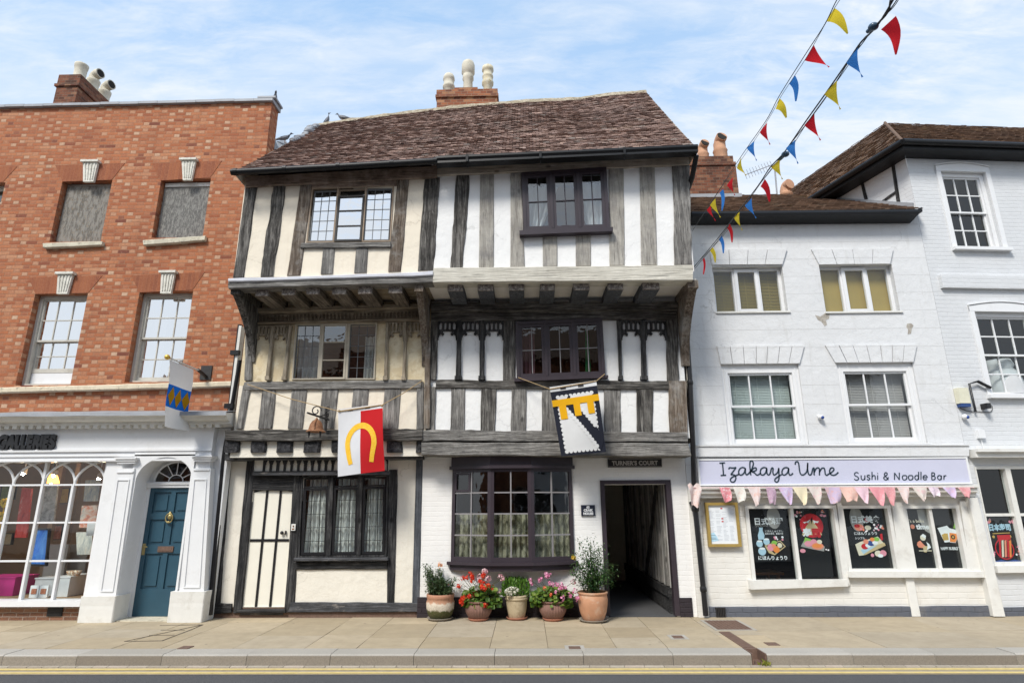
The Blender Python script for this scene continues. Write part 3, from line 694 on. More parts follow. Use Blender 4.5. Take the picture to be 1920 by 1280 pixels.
# boarded openings
for kx, mt, tk in (('ba', 'board_rust', 0), ('bb', 'board', 1)):
    q = op[kx]; b = q.box(); mb = MB(); mb.box(b[0]+.005, b[1]-.005, YB+.14, YB+.22, b[2], b[3]-.005)
    fo = mb.build('window_frame', M['sash_worn'], house)
    mb = MB(); mb.box(b[0]+.03, b[1]-.03, YB+.112, YB+.138, b[2]+.02, b[3]-(.13 if tk else .06)); mb.build('board', M[mt], fo)
    if tk:
        mb = MB(); mb.box(b[0]+.03, b[1]-.03, YB+.10, YB+.138, b[3]-.11, b[3]-.03)
        for u in (.33, .66): mb.box(b[0]+(b[1]-b[0])*u-.01, b[0]+(b[1]-b[0])*u+.01, YB+.09, YB+.099, b[3]-.11, b[3]-.03)
        mb.build('top_rail', M['white_worn'], fo)
for q4 in ((B(320,222), B(765,206), B(762,238), B(322,258)), (B(1070,200), B(1538,165), B(1532,202), B(1075,238))):
    q = Q(*q4, YB-.08); mb = MB(); beam(mb, q, YB-.08, YB-.001, .006, 10, .012, 4); mb.build('window_sill', M['stone'], house)
# sash windows
def brick_sash(q, lift, panel, glass='glass_mid', tag_=0):
    b = q.box(); x0, x1, z0, z1 = b; y = YB+.13
    mb = MB(); f = .065
    mb.box(x0+.002, x0+f, y, y+.12, z0, z1-.002); mb.box(x1-f, x1-.002, y, y+.12, z0, z1-.002); mb.box(x0+f, x1-f, y, y+.12, z1-.06, z1-.002); mb.box(x0+f, x1-f, y-.02, y+.12, z0, z0+.05)
    fr = mb.build('window', M['sash_worn'], house)
    zm = z0 + (z1-z0)*.50
    qt = RQ(x0+f, x1-f, zm-.02, z1-.06, y+.03); qb = RQ(x0+f, x1-f, z0+.05+lift, zm+.02, y+.075)
    for qq, yy, nm in ((qt, y+.03, 'upper_sash'), (qb, y+.075, 'lower_sash')):
        w_, h_ = qq.size(); mb2 = MB()
        e = .035; eu, ev = e/w_, e/h_
        mb2.patch(qq, 0, eu, 0, 1, yy, yy+.04); mb2.patch(qq, 1-eu, 1, 0, 1, yy, yy+.04); mb2.patch(qq, eu, 1-eu, 0, ev, yy, yy+.04); mb2.patch(qq, eu, 1-eu, 1-ev*(1 if nm[0] == 'u' else 2.2), 1, yy, yy+.04)
        for u in (1/3, 2/3): mb2.patch(qq, u-.009/w_, u+.009/w_, ev, 1-ev, yy+.006, yy+.03)
        for a_, b_ in ((eu, 1/3-.009/w_), (1/3+.009/w_, 2/3-.009/w_), (2/3+.009/w_, 1-eu)): mb2.patch(qq, a_, b_, .5-.009/h_, .5+.009/h_, yy+.007, yy+.029)
        mb2.build(nm, M['sash_worn'], fr)
        gm = MB(); p = qq.p; gm.quad(*[(v.x, yy+.02, v.z) for v in (p[3], p[2], p[1], p[0])]); gm.build('glass', M[glass], fr)
    if panel:
        mb3 = MB(); mb3.box(x0+f+.01, x1-f-.01, y+.08, y+.10, z0+.052, z0+.05+lift-.005); mb3.build('lower_panel', M['white_gloss'], fr)
    return x0+f, x1-f, z0+.1, z1-.08
r1 = brick_sash(op['s1'], .22, True, 'glass_sky'); r2 = brick_sash(op['s2'], .0, False, 'glass_sky'); brick_sash(op['s0'], .1, False); brick_sash(op['bc'], 0, False)
curtain(RQ(r1[0], r1[1], r1[2]+.15, r1[3], YB+.34), YB+.34, 7, .03, M['net'], 'pale net curtain filling the first floor sash with the white bottom panel', group='curtains in the brick house')
curtain(RQ(r2[0], r2[0]+.34, r2[2], r2[3]-.3, YB+.34), YB+.34, 3, .03, M['net'], 'narrow pale curtain drawn to the left side of the sash beside the flag', group='curtains in the brick house')
# string course
mb = MB(); beam(mb, Q(C(-200,268), C(1733,218), C(1730,258), C(-200,310), YB-.10), YB-.10, YB-.001, .007, 40, .015, 8, True); mb.build('string_course', M['stone_string'], house)

# ---- shopfront
YF = 10.02                                       # face of the frieze
zf_t, zf_b = P(100, 805, YF).z, P(100, 845, YF).z
xfr = P(400, 820, YF).x
mb = MB()
mb.box(-15.5, xfr, YF, YB-.005, zf_b-.18, zf_t+.02)                      # frieze and architrave
mb.box(-15.5, xfr+.012, YF-.03, YF-.001, zf_b-.02, zf_b+.02)
mb.box(-15.5, xfr+.008, YF-.02, YF-.001, zf_b-.10, zf_b-.075)
mb.box(-15.5, xfr+.008, YF-.018, YF-.001, zf_b-.178, zf_b-.15)
mb.box(xfr+.001, P(427, 800, YF).x, YF+.12, YB-.006, 0.02, zf_t+.015)          # flank between shopfront and timber house
mb.build('frieze', M['white_gloss'], house)
zl = P(200, 779, 9.72).z
xcr = P(424, 780, 9.75).x
mb = MB()
prof = [(YB-.002, zf_t+.021), (YF-.03, zf_t+.021), (YF-.05, zf_t+.05), (YF-.13, zf_t+.055), (YF-.13, zf_t+.10), (YF-.23, zf_t+.115), (YF-.27, zf_t+.17), (YF-.30, zf_t+.18), (YF-.30, zf_t+.215), (YB-.002, zf_t+.30)]
mb.prism([(-15.5, y, z) for y, z in prof], (15.5+xcr, 0, 0))
mb.build('cornice', M['white_worn'], house)
mb = MB(); x = -15.4
while x < xcr-.22:
    mb.box(x, x+.075, YF-.125, YF-.052, zf_t+.0, zf_t+.0545); x += .138
mb.build('dentil_course', M['white_worn'], house)
mb = MB(); n = 46; rr = smooth_rand(n+1, .012, random.Random(3)); vs = []
for i in range(n+1):
    x = -15.5 + (15.5+xcr+.02)*i/n
    for y, dz in ((YF-.325, .175+rr[i]), (YF-.318, .235+rr[i]), (YB-.004, .345+rr[i]*1.5)): vs.append((x, y, zf_t+dz))
mb.add(vs, [(i*3+j, (i+1)*3+j, (i+1)*3+j+1, i*3+j+1) for i in range(n) for j in range(2)]); mb.build('lead_flashing', M['lead'], house)
# name in raised letters
so = P(*C(410, 718), YF-.012)
mb = MB(); text_mesh(mb, 'GALLERIES', (so.x, YF-.045, so.z), (1, 0, 0), (0, 0, 1), .305, (0, .04, 0), 'RIGHT', bold=.022, condense=.73, space=.93, shear=.0)
mb.build('shop_lettering', M['blackpaint'], house)

# shop window: three transoms, upright bars, interlaced round-headed tracery
YW = 10.14
def wp(x, y, Y=YW): return P(*C(x, y), Y)
xm = [wp(85, 995).x, wp(315, 995).x, wp(555, 993).x, wp(778, 990).x]; step = (xm[3]-xm[0])/3
xm = [xm[3]-step*i for i in range(12)]
z_head = wp(400, 806).z
z_tr = [wp(300, 995).z, P(*D(300, 477), YW).z, P(*D(300, 765), YW).z]
mb = MB()
for i, x in enumerate(xm[1:], 1):
    top = z_head if i % 2 == 0 else z_tr[0]
    mb.box(x-.020, x+.020, YW, YW+.07, z_sill, top)
for z_ in z_tr:
    for i in range(len(xm)-1): mb.box(xm[i+1]+.0201, xm[i]-(.0201 if i else 0), YW+.012, YW+.06, z_-.014, z_+.014)
for i in range(len(xm)-2):                       # each round arch spans two bays
    x1, x0 = xm[i], xm[i+2]; cxm = (x0+x1)/2; r = (x1-x0)/2; hh = z_head-z_tr[0]-.02
    pts = [(cxm + r*math.cos(math.pi*t/20), YW+.03+.012*(i % 2), z_tr[0]+hh*math.sin(math.pi*t/20)) for t in range(21)]
    mb.tube(pts, .021, 6)
# half arches dying into the right jamb
x0 = xm[1]; pts = [(x0 + step*(1-math.cos(math.pi*t/20)), YW+.036, z_tr[0]+(z_head-z_tr[0]-.02)*math.sin(math.pi*t/20)) for t in range(11)]
mb.tube(pts, .021, 6)
mb.box(-15, shop_r+.03, YW-.05, YW+.10, z_head-.005, z_head+.06)
mb.box(xm[0]-.002, xm[0]+.05, YW-.03, YW+.09, z_sill, z_head-.006)
sw = mb.build('shop_window', M['white_gloss'], house)
gm = MB(); gm.quad((-15, YW+.045, z_sill), (xm[0], YW+.045, z_sill), (xm[0], YW+.045, z_head), (-15, YW+.045, z_head)); gm.build('glass', M['glass_shop'], sw)
zs0 = P(*D(300, 1108), YW-.12).z
mb = MB(); mb.box(-15.5, P(*D(605, 1050), YW-.12).x, YW-.12, YB-.01, zs0, z_sill-.001); mb.build('shop_sill', M['white_gloss'], house)
mb = MB(); mb.box(-15.5, P(150, 1140, YW).x, YW, YB-.012, 0, zs0-.002); sr = mb.build('stall_riser', M['brick_riser'], house)
va, vb_ = P(*D(365, 1103), YW), P(*D(466, 1178), YW)
mb = MB(); mb.box(va.x, vb_.x, YW-.012, YW-.001, vb_.z, va.z)
for i in range(7): z_ = vb_.z+.01+(va.z-vb_.z-.02)*i/6; mb.box(va.x+.01, vb_.x-.01, YW-.02, YW-.0125, z_-.006, z_+.006)
mb.build('air_vent', M['iron'], house)
# jamb pier beside the window, pilasters, plinths
mb = MB(); mb.box(xm[0]+.0505, P(262, 870, YF+.04).x, YF+.04, YB-.007, 0, z_head+.06); mb.build('pier', M['white_gloss'], house)
def pilaster(sh, cap, pl, y0):
    q = Q(*sh, y0); mb = MB(); mb.full(q, y0, y0+.14)
    w_, h_ = q.size()
    for u0, u1, v0, v1 in ((.16, .21, .09, .97), (.79, .84, .09, .97), (.21, .79, .09, .10), (.21, .79, .96, .97)): mb.patch(q, u0, u1, v0, v1, y0-.014, y0-.0005)
    o = mb.build('pilaster', M['white_gloss'], house)
    c = Q(*cap, y0-.03); b = c.box(); mb = MB()
    h = b[3]-b[2]
    mb.box(b[0], b[1], y0-.07, y0+.14, b[3]-h*.35, b[3]); mb.box(b[0]+.02, b[1]-.02, y0-.05, y0+.138, b[2]+h*.2, b[3]-h*.351); mb.box(b[0]+.035, b[1]-.035, y0-.03, y0+.136, b[2]-.02, b[2]+h*.199)
    mb.box(b[0]+.045, b[1]-.045, y0-.018, y0-.001, b[2]-.17, b[2]-.145)
    mb.build('capital', M['white_gloss'], o)
    p = Q(*pl, y0-.05); b = p.box(); mb = MB(); beam(mb, RQ(b[0], b[1], 0, b[3], y0-.05), y0-.05, YB-.02, .006, 8, .012, int(b[0]*10) % 7, False)
    mb.build('plinth', M['white_worn'], o)
pilaster((D(872,70), D(1008,70), D(868,1025), D(728,1025)), (C(862,790), C(1032,788), C(1020,824), C(868,826)), (D(606,1030), D(872,1028), D(838,1205), D(578,1208)), 9.97)
pilaster((D(1440,70), D(1580,70), D(1528,995), D(1345,995)), (C(1436,776), C(1600,774), C(1594,806), C(1440,808)), (D(1278,996), D(1535,992), D(1518,1195), D(1250,1203)), 9.97)
# arched door recess
xa, xb = P(*D(1012, 190), 10.0).x, P(*D(1432, 190), 10.0).x
cx_, r_ = (xa+xb)/2, (xb-xa)/2; zsp = P(*C(1210, 968), 10.2).z
zap = P(*C(1265, 786), 10.0).z; ry = zap-zsp
mb = MB(); mb.box(P(*D(1440, 60), 10.0).x-.02, xfr-.002, 10.03, YB-.009, 0, zf_b-.18); mb.build('pier', M['white_gloss'], house)
pl = P(*D(1010, 60), 10.0).x-.03; prr = P(*D(1440, 60), 10.0).x+.03
mb = MB(); n = 24
arc = [(cx_ + r_*math.cos(math.pi*t/n), zsp + ry*math.sin(math.pi*t/n)) for t in range(n+1)]       # right to left
ztp = z_head+.10
for (ax, az), (bx, bz) in zip(arc, arc[1:]):
    mb.quad((bx, 10.0, bz), (ax, 10.0, az), (ax, 10.0, ztp), (bx, 10.0, ztp))
    mb.quad((ax, 10.0, az), (bx, 10.0, bz), (bx, 10.40, bz), (ax, 10.40, az))
mb.quad((pl, 10.0, 0), (xa, 10.0, 0), (xa, 10.0, ztp), (pl, 10.0, ztp)); mb.quad((xb, 10.0, 0), (prr, 10.0, 0), (prr, 10.0, ztp), (xb, 10.0, ztp))
mb.quad((xa, 10.0, 0), (xa, 10.40, 0), (xa, 10.40, zsp), (xa, 10.0, zsp)); mb.quad((xb, 10.40, 0), (xb, 10.0, 0), (xb, 10.0, zsp), (xb, 10.40, zsp))
mb.build('door_surround', M['white_gloss'], house)
YD = 10.36
mb = MB()                                        # fanlight: half wheel of glazing bars
c0 = P(*C(1262, 965), YD); fr_ = r_*.80; fz = min(ry*.86, fr_); cz = zsp+.005
for t in range(1, 6):
    an = math.pi*t/6; mb.tube([(cx_+math.cos(an)*fr_*.33, YD, cz+math.sin(an)*fz*.33), (cx_+math.cos(an)*fr_, YD, cz+math.sin(an)*fz)], .010, 6)
for rr_, tk in ((.33, .010), (1.0, .022)): mb.tube([(cx_+math.cos(math.pi*t/18)*fr_*rr_, YD, cz+math.sin(math.pi*t/18)*fz*rr_) for t in range(19)], tk, 6)
mb.box(xa+.001, xb-.001, YD-.05, YD+.06, zsp-.10, zsp+.0); mb.box(xa+.002, xb-.002, YD-.07, YD-.051, zsp-.05, zsp-.02)
fan = mb.build('fanlight', M['white_gloss'], house)
mb = MB(); mb.add([(cx_, YD+.02, cz)]+[(cx_+math.cos(math.pi*t/18)*fr_, YD+.02, cz+math.sin(math.pi*t/18)*fz) for t in range(19)], [(0, i+2, i+1) for i in range(18)])
mb.build('glass', M['glass'], fan)
mb = MB()                                        # spandrel round the fanlight
for (ax, az), (bx, bz), t in zip(arc, arc[1:], range(n)):
    a1, a2 = math.pi*t/n, math.pi*(t+1)/n
    mb.quad((cx_+math.cos(a2)*fr_, YD+.015, cz+math.sin(a2)*fz), (cx_+math.cos(a1)*fr_, YD+.015, cz+math.sin(a1)*fz), (ax, YD+.015, az), (bx, YD+.015, bz))
for xA, xB in ((xa, cx_-fr_*1.0+.02), ): pass
mb.box(xa+.001, xa+.06, YD-.02, YD+.05, 0, zsp-.101); mb.box(xb-.06, xb-.001, YD-.02, YD+.05, 0, zsp-.101)
mb.build('door_frame', M['white_gloss'], house)
dx0, dx1, dz0, dz1 = xa+.061, xb-.061, .02, zsp-.102
qd = RQ(dx0, dx1, dz0, dz1, YD)
mb = MB(); mb.box(dx0, dx1, YD+.012, YD+.05, dz0, dz1)
cols = ((0, .09), (.45, .55), (.91, 1)); rws = ((0, .035), (.205, .255), (.455, .505 + .02), (.735 + .06, 1))
for u0, u1 in cols: mb.patch(qd, u0, u1, 0, 1, YD-.012, YD+.0119)
for v0, v1 in rws:
    for u0, u1 in ((.09, .45), (.55, .91)): mb.patch(qd, u0, u1, v0, v1, YD-.012, YD+.0118)
for (a_, b_), (c_, d_) in zip(rws, rws[1:]):
    for u0, u1 in ((.09, .45), (.55, .91)): mb.patch(qd, u0+.06, u1-.06, b_+.022, c_-.022, YD-.004, YD+.0117)
door = mb.build('door', M['door_blue'], house)
kp = qd(.5, .235)
mb = MB(); mb.ball((kp.x, YD-.03, kp.z), .05, 12, (.8, .5, 1)); mb.tube([(kp.x+.06*math.cos(t*.5236), YD-.045, kp.z-.02+.075*math.sin(t*.5236)) for t in range(13)], .011, 6); mb.ball((kp.x, YD-.05, kp.z-.085), .022, 8); mb.ball((kp.x, YD-.03, kp.z+.065), .022, 8)
mb.build('door_knocker', M['brass'], door)
lp = qd(.5, .49); mb = MB(); mb.box(lp.x-.13, lp.x+.13, YD-.03, YD-.0125, lp.z-.045, lp.z+.045); mb.box(lp.x-.10, lp.x+.10, YD-.036, YD-.0301, lp.z-.024, lp.z+.024); mb.build('letterbox', M['rust'], door)
hp = qd(.045, .49); mb = MB(); mb.box(hp.x-.025, hp.x+.025, YD-.02, YD-.0125, hp.z-.09, hp.z+.09); mb.tube([(hp.x, YD-.02, hp.z+.04), (hp.x, YD-.06, hp.z+.04), (hp.x+.08, YD-.06, hp.z+.04)], .01, 6); mb.build('door_handle', M['brass'], door)
mb = MB(); mb.box(xa, xb, 10.0, 10.42, .0, .018); mb.build('doorstep', M['stone'], house)

# chimney of the brick house, set back behind the parapet
cf = 12.6
c_l, c_r = P(97, 190, cf).x, P(143, 190, cf).x; c_t = P(125, 140, cf).z
mb = MB(); mb.box(c_l+.04, c_r-.04, cf, cf+1.35, 9.0, c_t-.36); mb.box(c_l-.0, c_r+.0, cf-.04, cf+1.39, c_t-.3599, c_t-.29); mb.box(c_l+.03, c_r-.03, cf, cf+1.35, c_t-.2899, c_t)
st = mb.build('chimney', M['brick_dark'], house)
for i, (py_, cowl) in enumerate(((cf+.2, 0), (cf+.66, 1), (cf+1.1, 1))):
    x = (c_l+c_r)/2+.08; mb = MB(); h_ = .46 if not cowl else .36
    mb.lathe((x, py_, c_t-.02), [(.15, 0), (.15, .06), (.135, .09), (.14, h_-.12), (.15, h_-.1), (.158, h_-.03), (.16, h_), (.12, h_), (.11, h_-.2)], 20)
    if cowl: mb.tube(catmull([(x, py_, c_t+h_-.06), (x, py_, c_t+h_+.10), (x+.08, py_-.03, c_t+h_+.15), (x+.20, py_-.06, c_t+h_+.16)], 5), [.12]*5+[.12]*6+[.13]*5, 14, True)
    mb.mat(1)
    if cowl: mb.lathe((x+.204, py_-.061, c_t+h_+.16), [(.001, .0), (.105, .001)], 14, (.95, -.2, .05))  # disc closing the cowl, coloured as its shaded mouth
    mb.build('chimney_pot', [M['pot_pot'], M['cowl_mouth_shade']], st)
# lead saddle between the brick house and the timber roof
a = P(500, 285, 11.0); mb = MB()
mb.add([P(493,288,10.9), P(500,240,10.9), P(512,252,11.1), P(523,278,11.2), P(508,283,10.8)], [(0,4,3,2,1)])
mb.add([P(518,265,11.3), P(535,262,11.6), P(545,276,11.5), P(524,280,11.2)], [(0,3,2,1)])
mb.v = [v + Vector((0, .0, 0)) for v in mb.v]
nv_ = len(mb.v); mb.v += [v + Vector((.0, .05, -.02)) for v in mb.v]; mb.f += [[i+nv_ for i in reversed(f)] for f in mb.f]; mb.m += mb.m
mb.build('lead_flashing', M['lead'], house)

# ---- gallery room and what stands in it
mb = MB()
mb.quad((-15, 13.6, zgf), (shop_r, 13.6, zgf), (shop_r, 13.6, 2.74), (-15, 13.6, 2.74))
mb.quad((shop_r+.02, 13.6, zgf), (shop_r+.02, YB, zgf), (shop_r+.02, YB, 2.74), (shop_r+.02, 13.6, 2.74))
mb.box(-15, shop_r, YW+.12, 13.6, zgf-.05, zgf-.004); mb.box(-15, shop_r, YW+.18, 13.6, 2.70, 2.74)
mb.build('gallery_room', M['room_warm'], house)
def art(name, cols, scale, stretch=(1, 1, 1)):
    m, t, b, out, v = newmat(name); vv = scaled(t, v, stretch)
    n = len(cols); c = RAMP(t, noise(t, vv, scale, 6, .7, .6), [(.25+.5*i/(n-1), c_) for i, c_ in enumerate(cols)])
    t.links.new(c, b.inputs['Base Color']); b.inputs['Roughness'].default_value = .7; return m
def canvas(q4, Y, mat, label, frame=None, tag_=True):
    q = Q(*q4, Y); mb = MB()
    mb.full(q, Y, Y+.04)
    if frame:
        mb.mat(1)
        for u0, u1, v0, v1 in ((-.07, 0, -.05, 1.05), (1, 1.07, -.05, 1.05), (0, 1, -.05, 0), (0, 1, 1, 1.05)): mb.patch(q, u0, u1, v0, v1, Y-.015, Y+.05)
    cxq = (q.p[0].x+q.p[1].x)/2
    return solo(mb, 'painting', [mat, M['blackpaint']], label, 'painting', 'paintings in the gallery window')
canvas((D(165,215), D(236,222), D(195,590), D(108,590)), 11.0, art('art_red', [(.02,.02,.02), (.55,.03,.02), (.62,.08,.06), (.75,.70,.68)], 6, (1.6,1,.6)), 'tall red and white abstract canvas hanging in the gallery window')
canvas((D(328,190), D(432,190), D(400,470), D(285,470)), 11.0, art('art_grey', [(.12,.10,.10), (.30,.29,.29), (.62,.60,.60), (.50,.06,.08)], 7), 'grey and white abstract canvas with red strokes hanging in the gallery window')
canvas((D(268,530), D(362,532), D(338,790), D(222,785)), 10.75, art('art_blue', [(.01,.04,.22), (.03,.16,.60), (.10,.30,.72), (.35,.55,.8)], 4, (1,1,.6)), 'bright blue painting in a black frame in the gallery window', True)
canvas((D(640,160), D(755,155), D(735,315), D(625,318)), 10.6, art('art_a', [(.14,.16,.2), (.35,.36,.38), (.6,.55,.45), (.75,.7,.62)], 9, (2,1,.8)), 'grey figure painting at the top of the stack of three')
canvas((D(614,350), D(732,345), D(715,512), D(592,515)), 10.6, art('art_b', [(.20,.24,.30), (.70,.20,.10), (.75,.65,.55), (.10,.22,.32)], 8), 'orange and white abstract in the middle of the stack of three')
canvas((D(570,550), D(692,545), D(688,715), D(577,718)), 10.6, art('art_c', [(.18,.23,.26), (.45,.47,.45), (.70,.68,.6), (.5,.4,.25)], 10, (2.5,1,.6)), 'pale grey painting of figures at the bottom of the stack of three')
for q4_, cols_, sc_2, lab_ in (((D(20,205), D(110,205), D(96,300), D(0,300)), [(.05,.10,.03), (.16,.22,.08), (.35,.3,.12)], 6, 'dark green landscape on the back wall of the gallery'), ((D(440,225), D(520,222), D(508,330), D(424,332)), [(.2,.12,.03), (.45,.28,.05), (.15,.1,.08)], 7, 'ochre and brown picture on the back wall of the gallery'),
        ((D(405,500), D(470,498), D(455,600), D(388,602)), [(.10,.05,.04), (.35,.10,.06), (.5,.4,.3)], 8, 'small dark red picture low on the back wall of the gallery'), ((D(20,560), D(95,560), D(80,640), D(2,640)), [(.25,.2,.12), (.5,.42,.28), (.1,.12,.08)], 8, 'small tan picture low at the left of the gallery'), ((D(-110,190), D(-20,190), D(-45,320), D(-140,320)), [(.1,.1,.2), (.4,.2,.2), (.6,.5,.4)], 7, 'blurred blue and red picture beyond the yellow flowers')):
    canvas(q4_, 12.6, art('art_'+lab_[:12].replace(' ', '_'), cols_, sc_2), lab_, True)
for sx_ in (430, 560):
    p_, r_2 = P(*D(sx_, 120), 12.2), P(*D(sx_+24, 600), 12.2); mb = MB(); mb.box(p_.x, p_.x+.09, 12.2, 12.29, zgf, 2.68); mb.build('gallery_post', M['oakframe'], house)
mb = MB(); mb.full(Q(D(655,480), D(722,478), D(712,574), D(645,576), 10.33), 10.33, 10.335); solo(mb, 'notice', M['net'], 'white paper notice stuck inside the right edge of the gallery window', 'notice')
def blk(x0, y0, x1, y1, Y, dep, mat, name, label, cat, group=None):
    a, b = P(*D(x0, y0), Y), P(*D(x1, y1), Y); mb = MB(); zb = max(b.z, zgf)
    mb.box(a.x, b.x, Y, Y+dep, zb, a.z); e = .012
    mb.box(a.x-e, b.x+e, Y-e, Y+dep+e, a.z+.0005, a.z+.02)
    return solo(mb, name, mat, label, cat, group)
blk(415, 890, 500, 1045, 10.50, .5, M['white_gloss'], 'display_plinth', 'tall white display box at the right of the gallery window', 'display box', 'display boxes in the gallery window')
blk(268, 900, 412, 1042, 10.62, .4, plain('pale_grey_box', (.55,.55,.56)), 'display_plinth', 'wider pale grey display box behind the two framed cards', 'display box', 'display boxes in the gallery window')
blk(-160, 895, 88, 1040, 10.62, .5, plain('magenta', (.45,.02,.18)), 'display_plinth', 'magenta display box at the left of the gallery window', 'display box', 'display boxes in the gallery window')
for i, (x0, lab) in enumerate(((232, 'small white framed card, the left of two on the gallery sill'), (302, 'small white framed card, the right of two on the gallery sill'))):
    a, b = P(*D(x0, 948), 10.38), P(*D(x0+46, 1042), 10.38); mb = MB(); zb = zgf
    mb.box(a.x, b.x, 10.38, 10.42, zb, a.z); mb.mat(1).box(a.x+.028, b.x-.028, 10.372, 10.3795, zb+.06, a.z-.05)
    solo(mb, 'framed_card', [M['white_gloss'], art('art_card%d' % i, [(.08,.03,.02), (.4,.12,.05), (.6,.4,.3)], 30)], lab, 'picture frame', 'framed cards on the gallery sill')
for x0, y0, x1, y1, Y, lab in ((360, 640, 470, 890, 11.3, 'tall grey display board standing behind the white boxes'), (480, 640, 640, 800, 11.5, 'square grey display board beside the stack of three paintings')):
    a, b = P(*D(x0, y0), Y), P(*D(x1, y1), Y); mb = MB(); mb.box(a.x, b.x, Y, Y+.06, zgf, a.z); mb.box(a.x-.02, b.x+.02, Y-.02, Y+.3, zgf-.003, zgf+.025)
    solo(mb, 'display_board', plain('grey_board_%d' % x0, (.30,.28,.26)), lab, 'display board', 'grey boards in the gallery')
p = P(*D(548, 868), 10.62); mb = MB()
for i in range(5): mb.lathe((p.x-.06+.035*i, 10.62+.03*(i % 2), P(*D(548,888),10.62).z+.02), [(.02, 0), (.045, .05), (.055, .09), (.04, .085), (.02, .02)], 10)
solo(mb, 'shell_bowls', patchy('shell', (.7,.62,.5), (.4,.2,.1), (.8,.75,.7), 20), 'cluster of cream and brown bowls on the white display box', 'ceramics')
def lampshade(x, y, Y, r, label):
    p = P(*C(x, y), Y); o = thing('pendant_lamp', label, 'lamp', (p.x, Y, p.z-.1))
    mb = MB(); mb.tube([(p.x, Y, 2.70), (p.x, Y, p.z+.1)], .008, 6); mb.build('flex', M['blackpaint'], o)
    mb = MB(); mb.lathe((p.x, Y, p.z-.08), [(r, 0), (r*.95, .03), (r*.6, .15), (.02, .18)], 16); mb.build('lamp_shade', emit('amber_shade', (1, .38, .06), 3), o)
    mb = MB(); mb.ball((p.x, Y, p.z-.05), .04, 10); mb.build('bulb', emit('amber_bulb', (1, .62, .2), 60), o)
lampshade(390, 950, 11.6, .13, 'glowing amber pendant lamp hanging inside the gallery')
for x, y, lab in ((183, 898, 'small lit spotlight on the gallery ceiling left of the amber lamp'), (412, 912, 'small lit spotlight on the gallery ceiling above the amber lamp'), (750, 937, 'small lit spotlight on the gallery ceiling above the stack of three paintings')):
    p = P(*C(x, y), 11.4); o = thing('spotlight', lab, 'spotlight', (p.x, 11.4, p.z-.03), 'gallery ceiling spotlights')
    mb = MB(); mb.tube([(p.x, 11.4, 2.70), (p.x, 11.4, p.z+.04)], .008, 6); mb.lathe((p.x, 11.4, p.z), [(.045, -.03), (.045, .06), (.02, .08)], 12); mb.build('spot_body', M['white_gloss'], o)
    mb = MB(); mb.ball((p.x, 11.375, p.z-.035), .03, 8); mb.build('bulb', emit('spot_bulb', (1, .78, .5), 90), o)
for x, y, Y, lab in ((35, 330, 11.2, 'yellow flower head on the upper left in the gallery window'), (12, 430, 11.2, 'yellow flower head at the left edge below the other in the gallery window')):
    p = P(*D(x, y), Y); mb = MB()
    for i in range(9): an = i*.7; mb.ball((p.x+.05*math.cos(an), Y+.02*math.sin(an*2), p.z+.05*math.sin(an)), .04, 6)
    mb.tube([(p.x, Y, p.z), (p.x+.03, Y+.02, zgf)], .008, 5)
    solo(mb, 'yellow_flower', plain('yellow_petal', (.75,.55,.03)), lab, 'flower', 'yellow flowers in the gallery')

# ---- projecting flag on a pole
fx = P(388, 700, YB).x; fz = P(388, 700, YB).z
fl = thing('wall_flag', 'white flag with a blue band of yellow lozenges on a pole from the brick house', 'flag', (fx, YB, fz))
mb = MB(); a, b = P(*C(1512, 102), YB-.01), P(*C(1580, 208), YB-.01); mb.box(a.x, b.x, YB-.022, YB-.002, b.z, a.z); mb.tube([(fx, YB-.02, fz-.06), (fx, YB-.3, fz)], .03, 10)
mb.build('bracket', M['iron'], fl)
yn = PX(314, 671, fx).y
mb = MB(); mb.tube([(fx, YB-.25, fz-.005), (fx, yn, fz+.0)], .014, 8); mb.build('pole', M['white_worn'], fl)
mb = MB(); mb.ball((fx, yn-.01, fz), .042, 14); mb.lathe((fx, yn+.03, fz), [(.02, -.02), (.026, 0), (.02, .02)], 10, (0, 1, 0)); mb.build('finial', plain('gilt', (.75,.50,.10), .35, metal=.6), fl)
y0_, y1_ = yn+.06, PX(363, 690, fx).y
zt_, zb_ = fz-.025, fz-1.07
def fcloth(u, v):
    return Vector((fx + .035*math.sin(u*4.5+v*3)*v + .02*math.sin(v*7), y0_+(y1_-y0_)*u + .05*v*(1-u)*.6 + .07*v, zt_+(zb_-zt_)*v))
mb = MB(); nu, nv = 14, 30
vb0, vb1 = .36, .71
for j in range(nv):
    for i in range(nu):
        v = (j+.5)/nv; mb.mat(1 if vb0 < v < vb1 else 0)
        mb.add([fcloth(i/nu, (j+1)/nv), fcloth((i+1)/nu, (j+1)/nv), fcloth((i+1)/nu, j/nv), fcloth(i/nu, j/nv)], [(0, 1, 2, 3)])
for k_ in range(3):                              # lozenges, sewn on both faces
    for sx in (-.006, .006):
        mb.mat(2); uc = .19+.33*k_; n = 8
        for a_ in range(n):
            for s_ in (-1, 1):
                t0, t1 = a_/n, (a_+1)/n; hw = .155
                f0, f1 = (1-abs(2*t0-1))*hw, (1-abs(2*t1-1))*hw; vv0, vv1 = vb0+.03+(vb1-vb0-.06)*t0, vb0+.03+(vb1-vb0-.06)*t1
                ps_ = [fcloth(uc, vv1), fcloth(min(1, uc+s_*f1), vv1), fcloth(min(1, uc+s_*f0), vv0), fcloth(uc, vv0)]
                mb.add([p+Vector((sx, 0, 0)) for p in ps_], [(0, 1, 2, 3)])
mb.build('flag_cloth', [cloth('flag_white', (.66, .67, .68)), cloth('flag_blue', (.01, .12, .50)), cloth('flag_yellow', (.80, .42, .02))], fl)
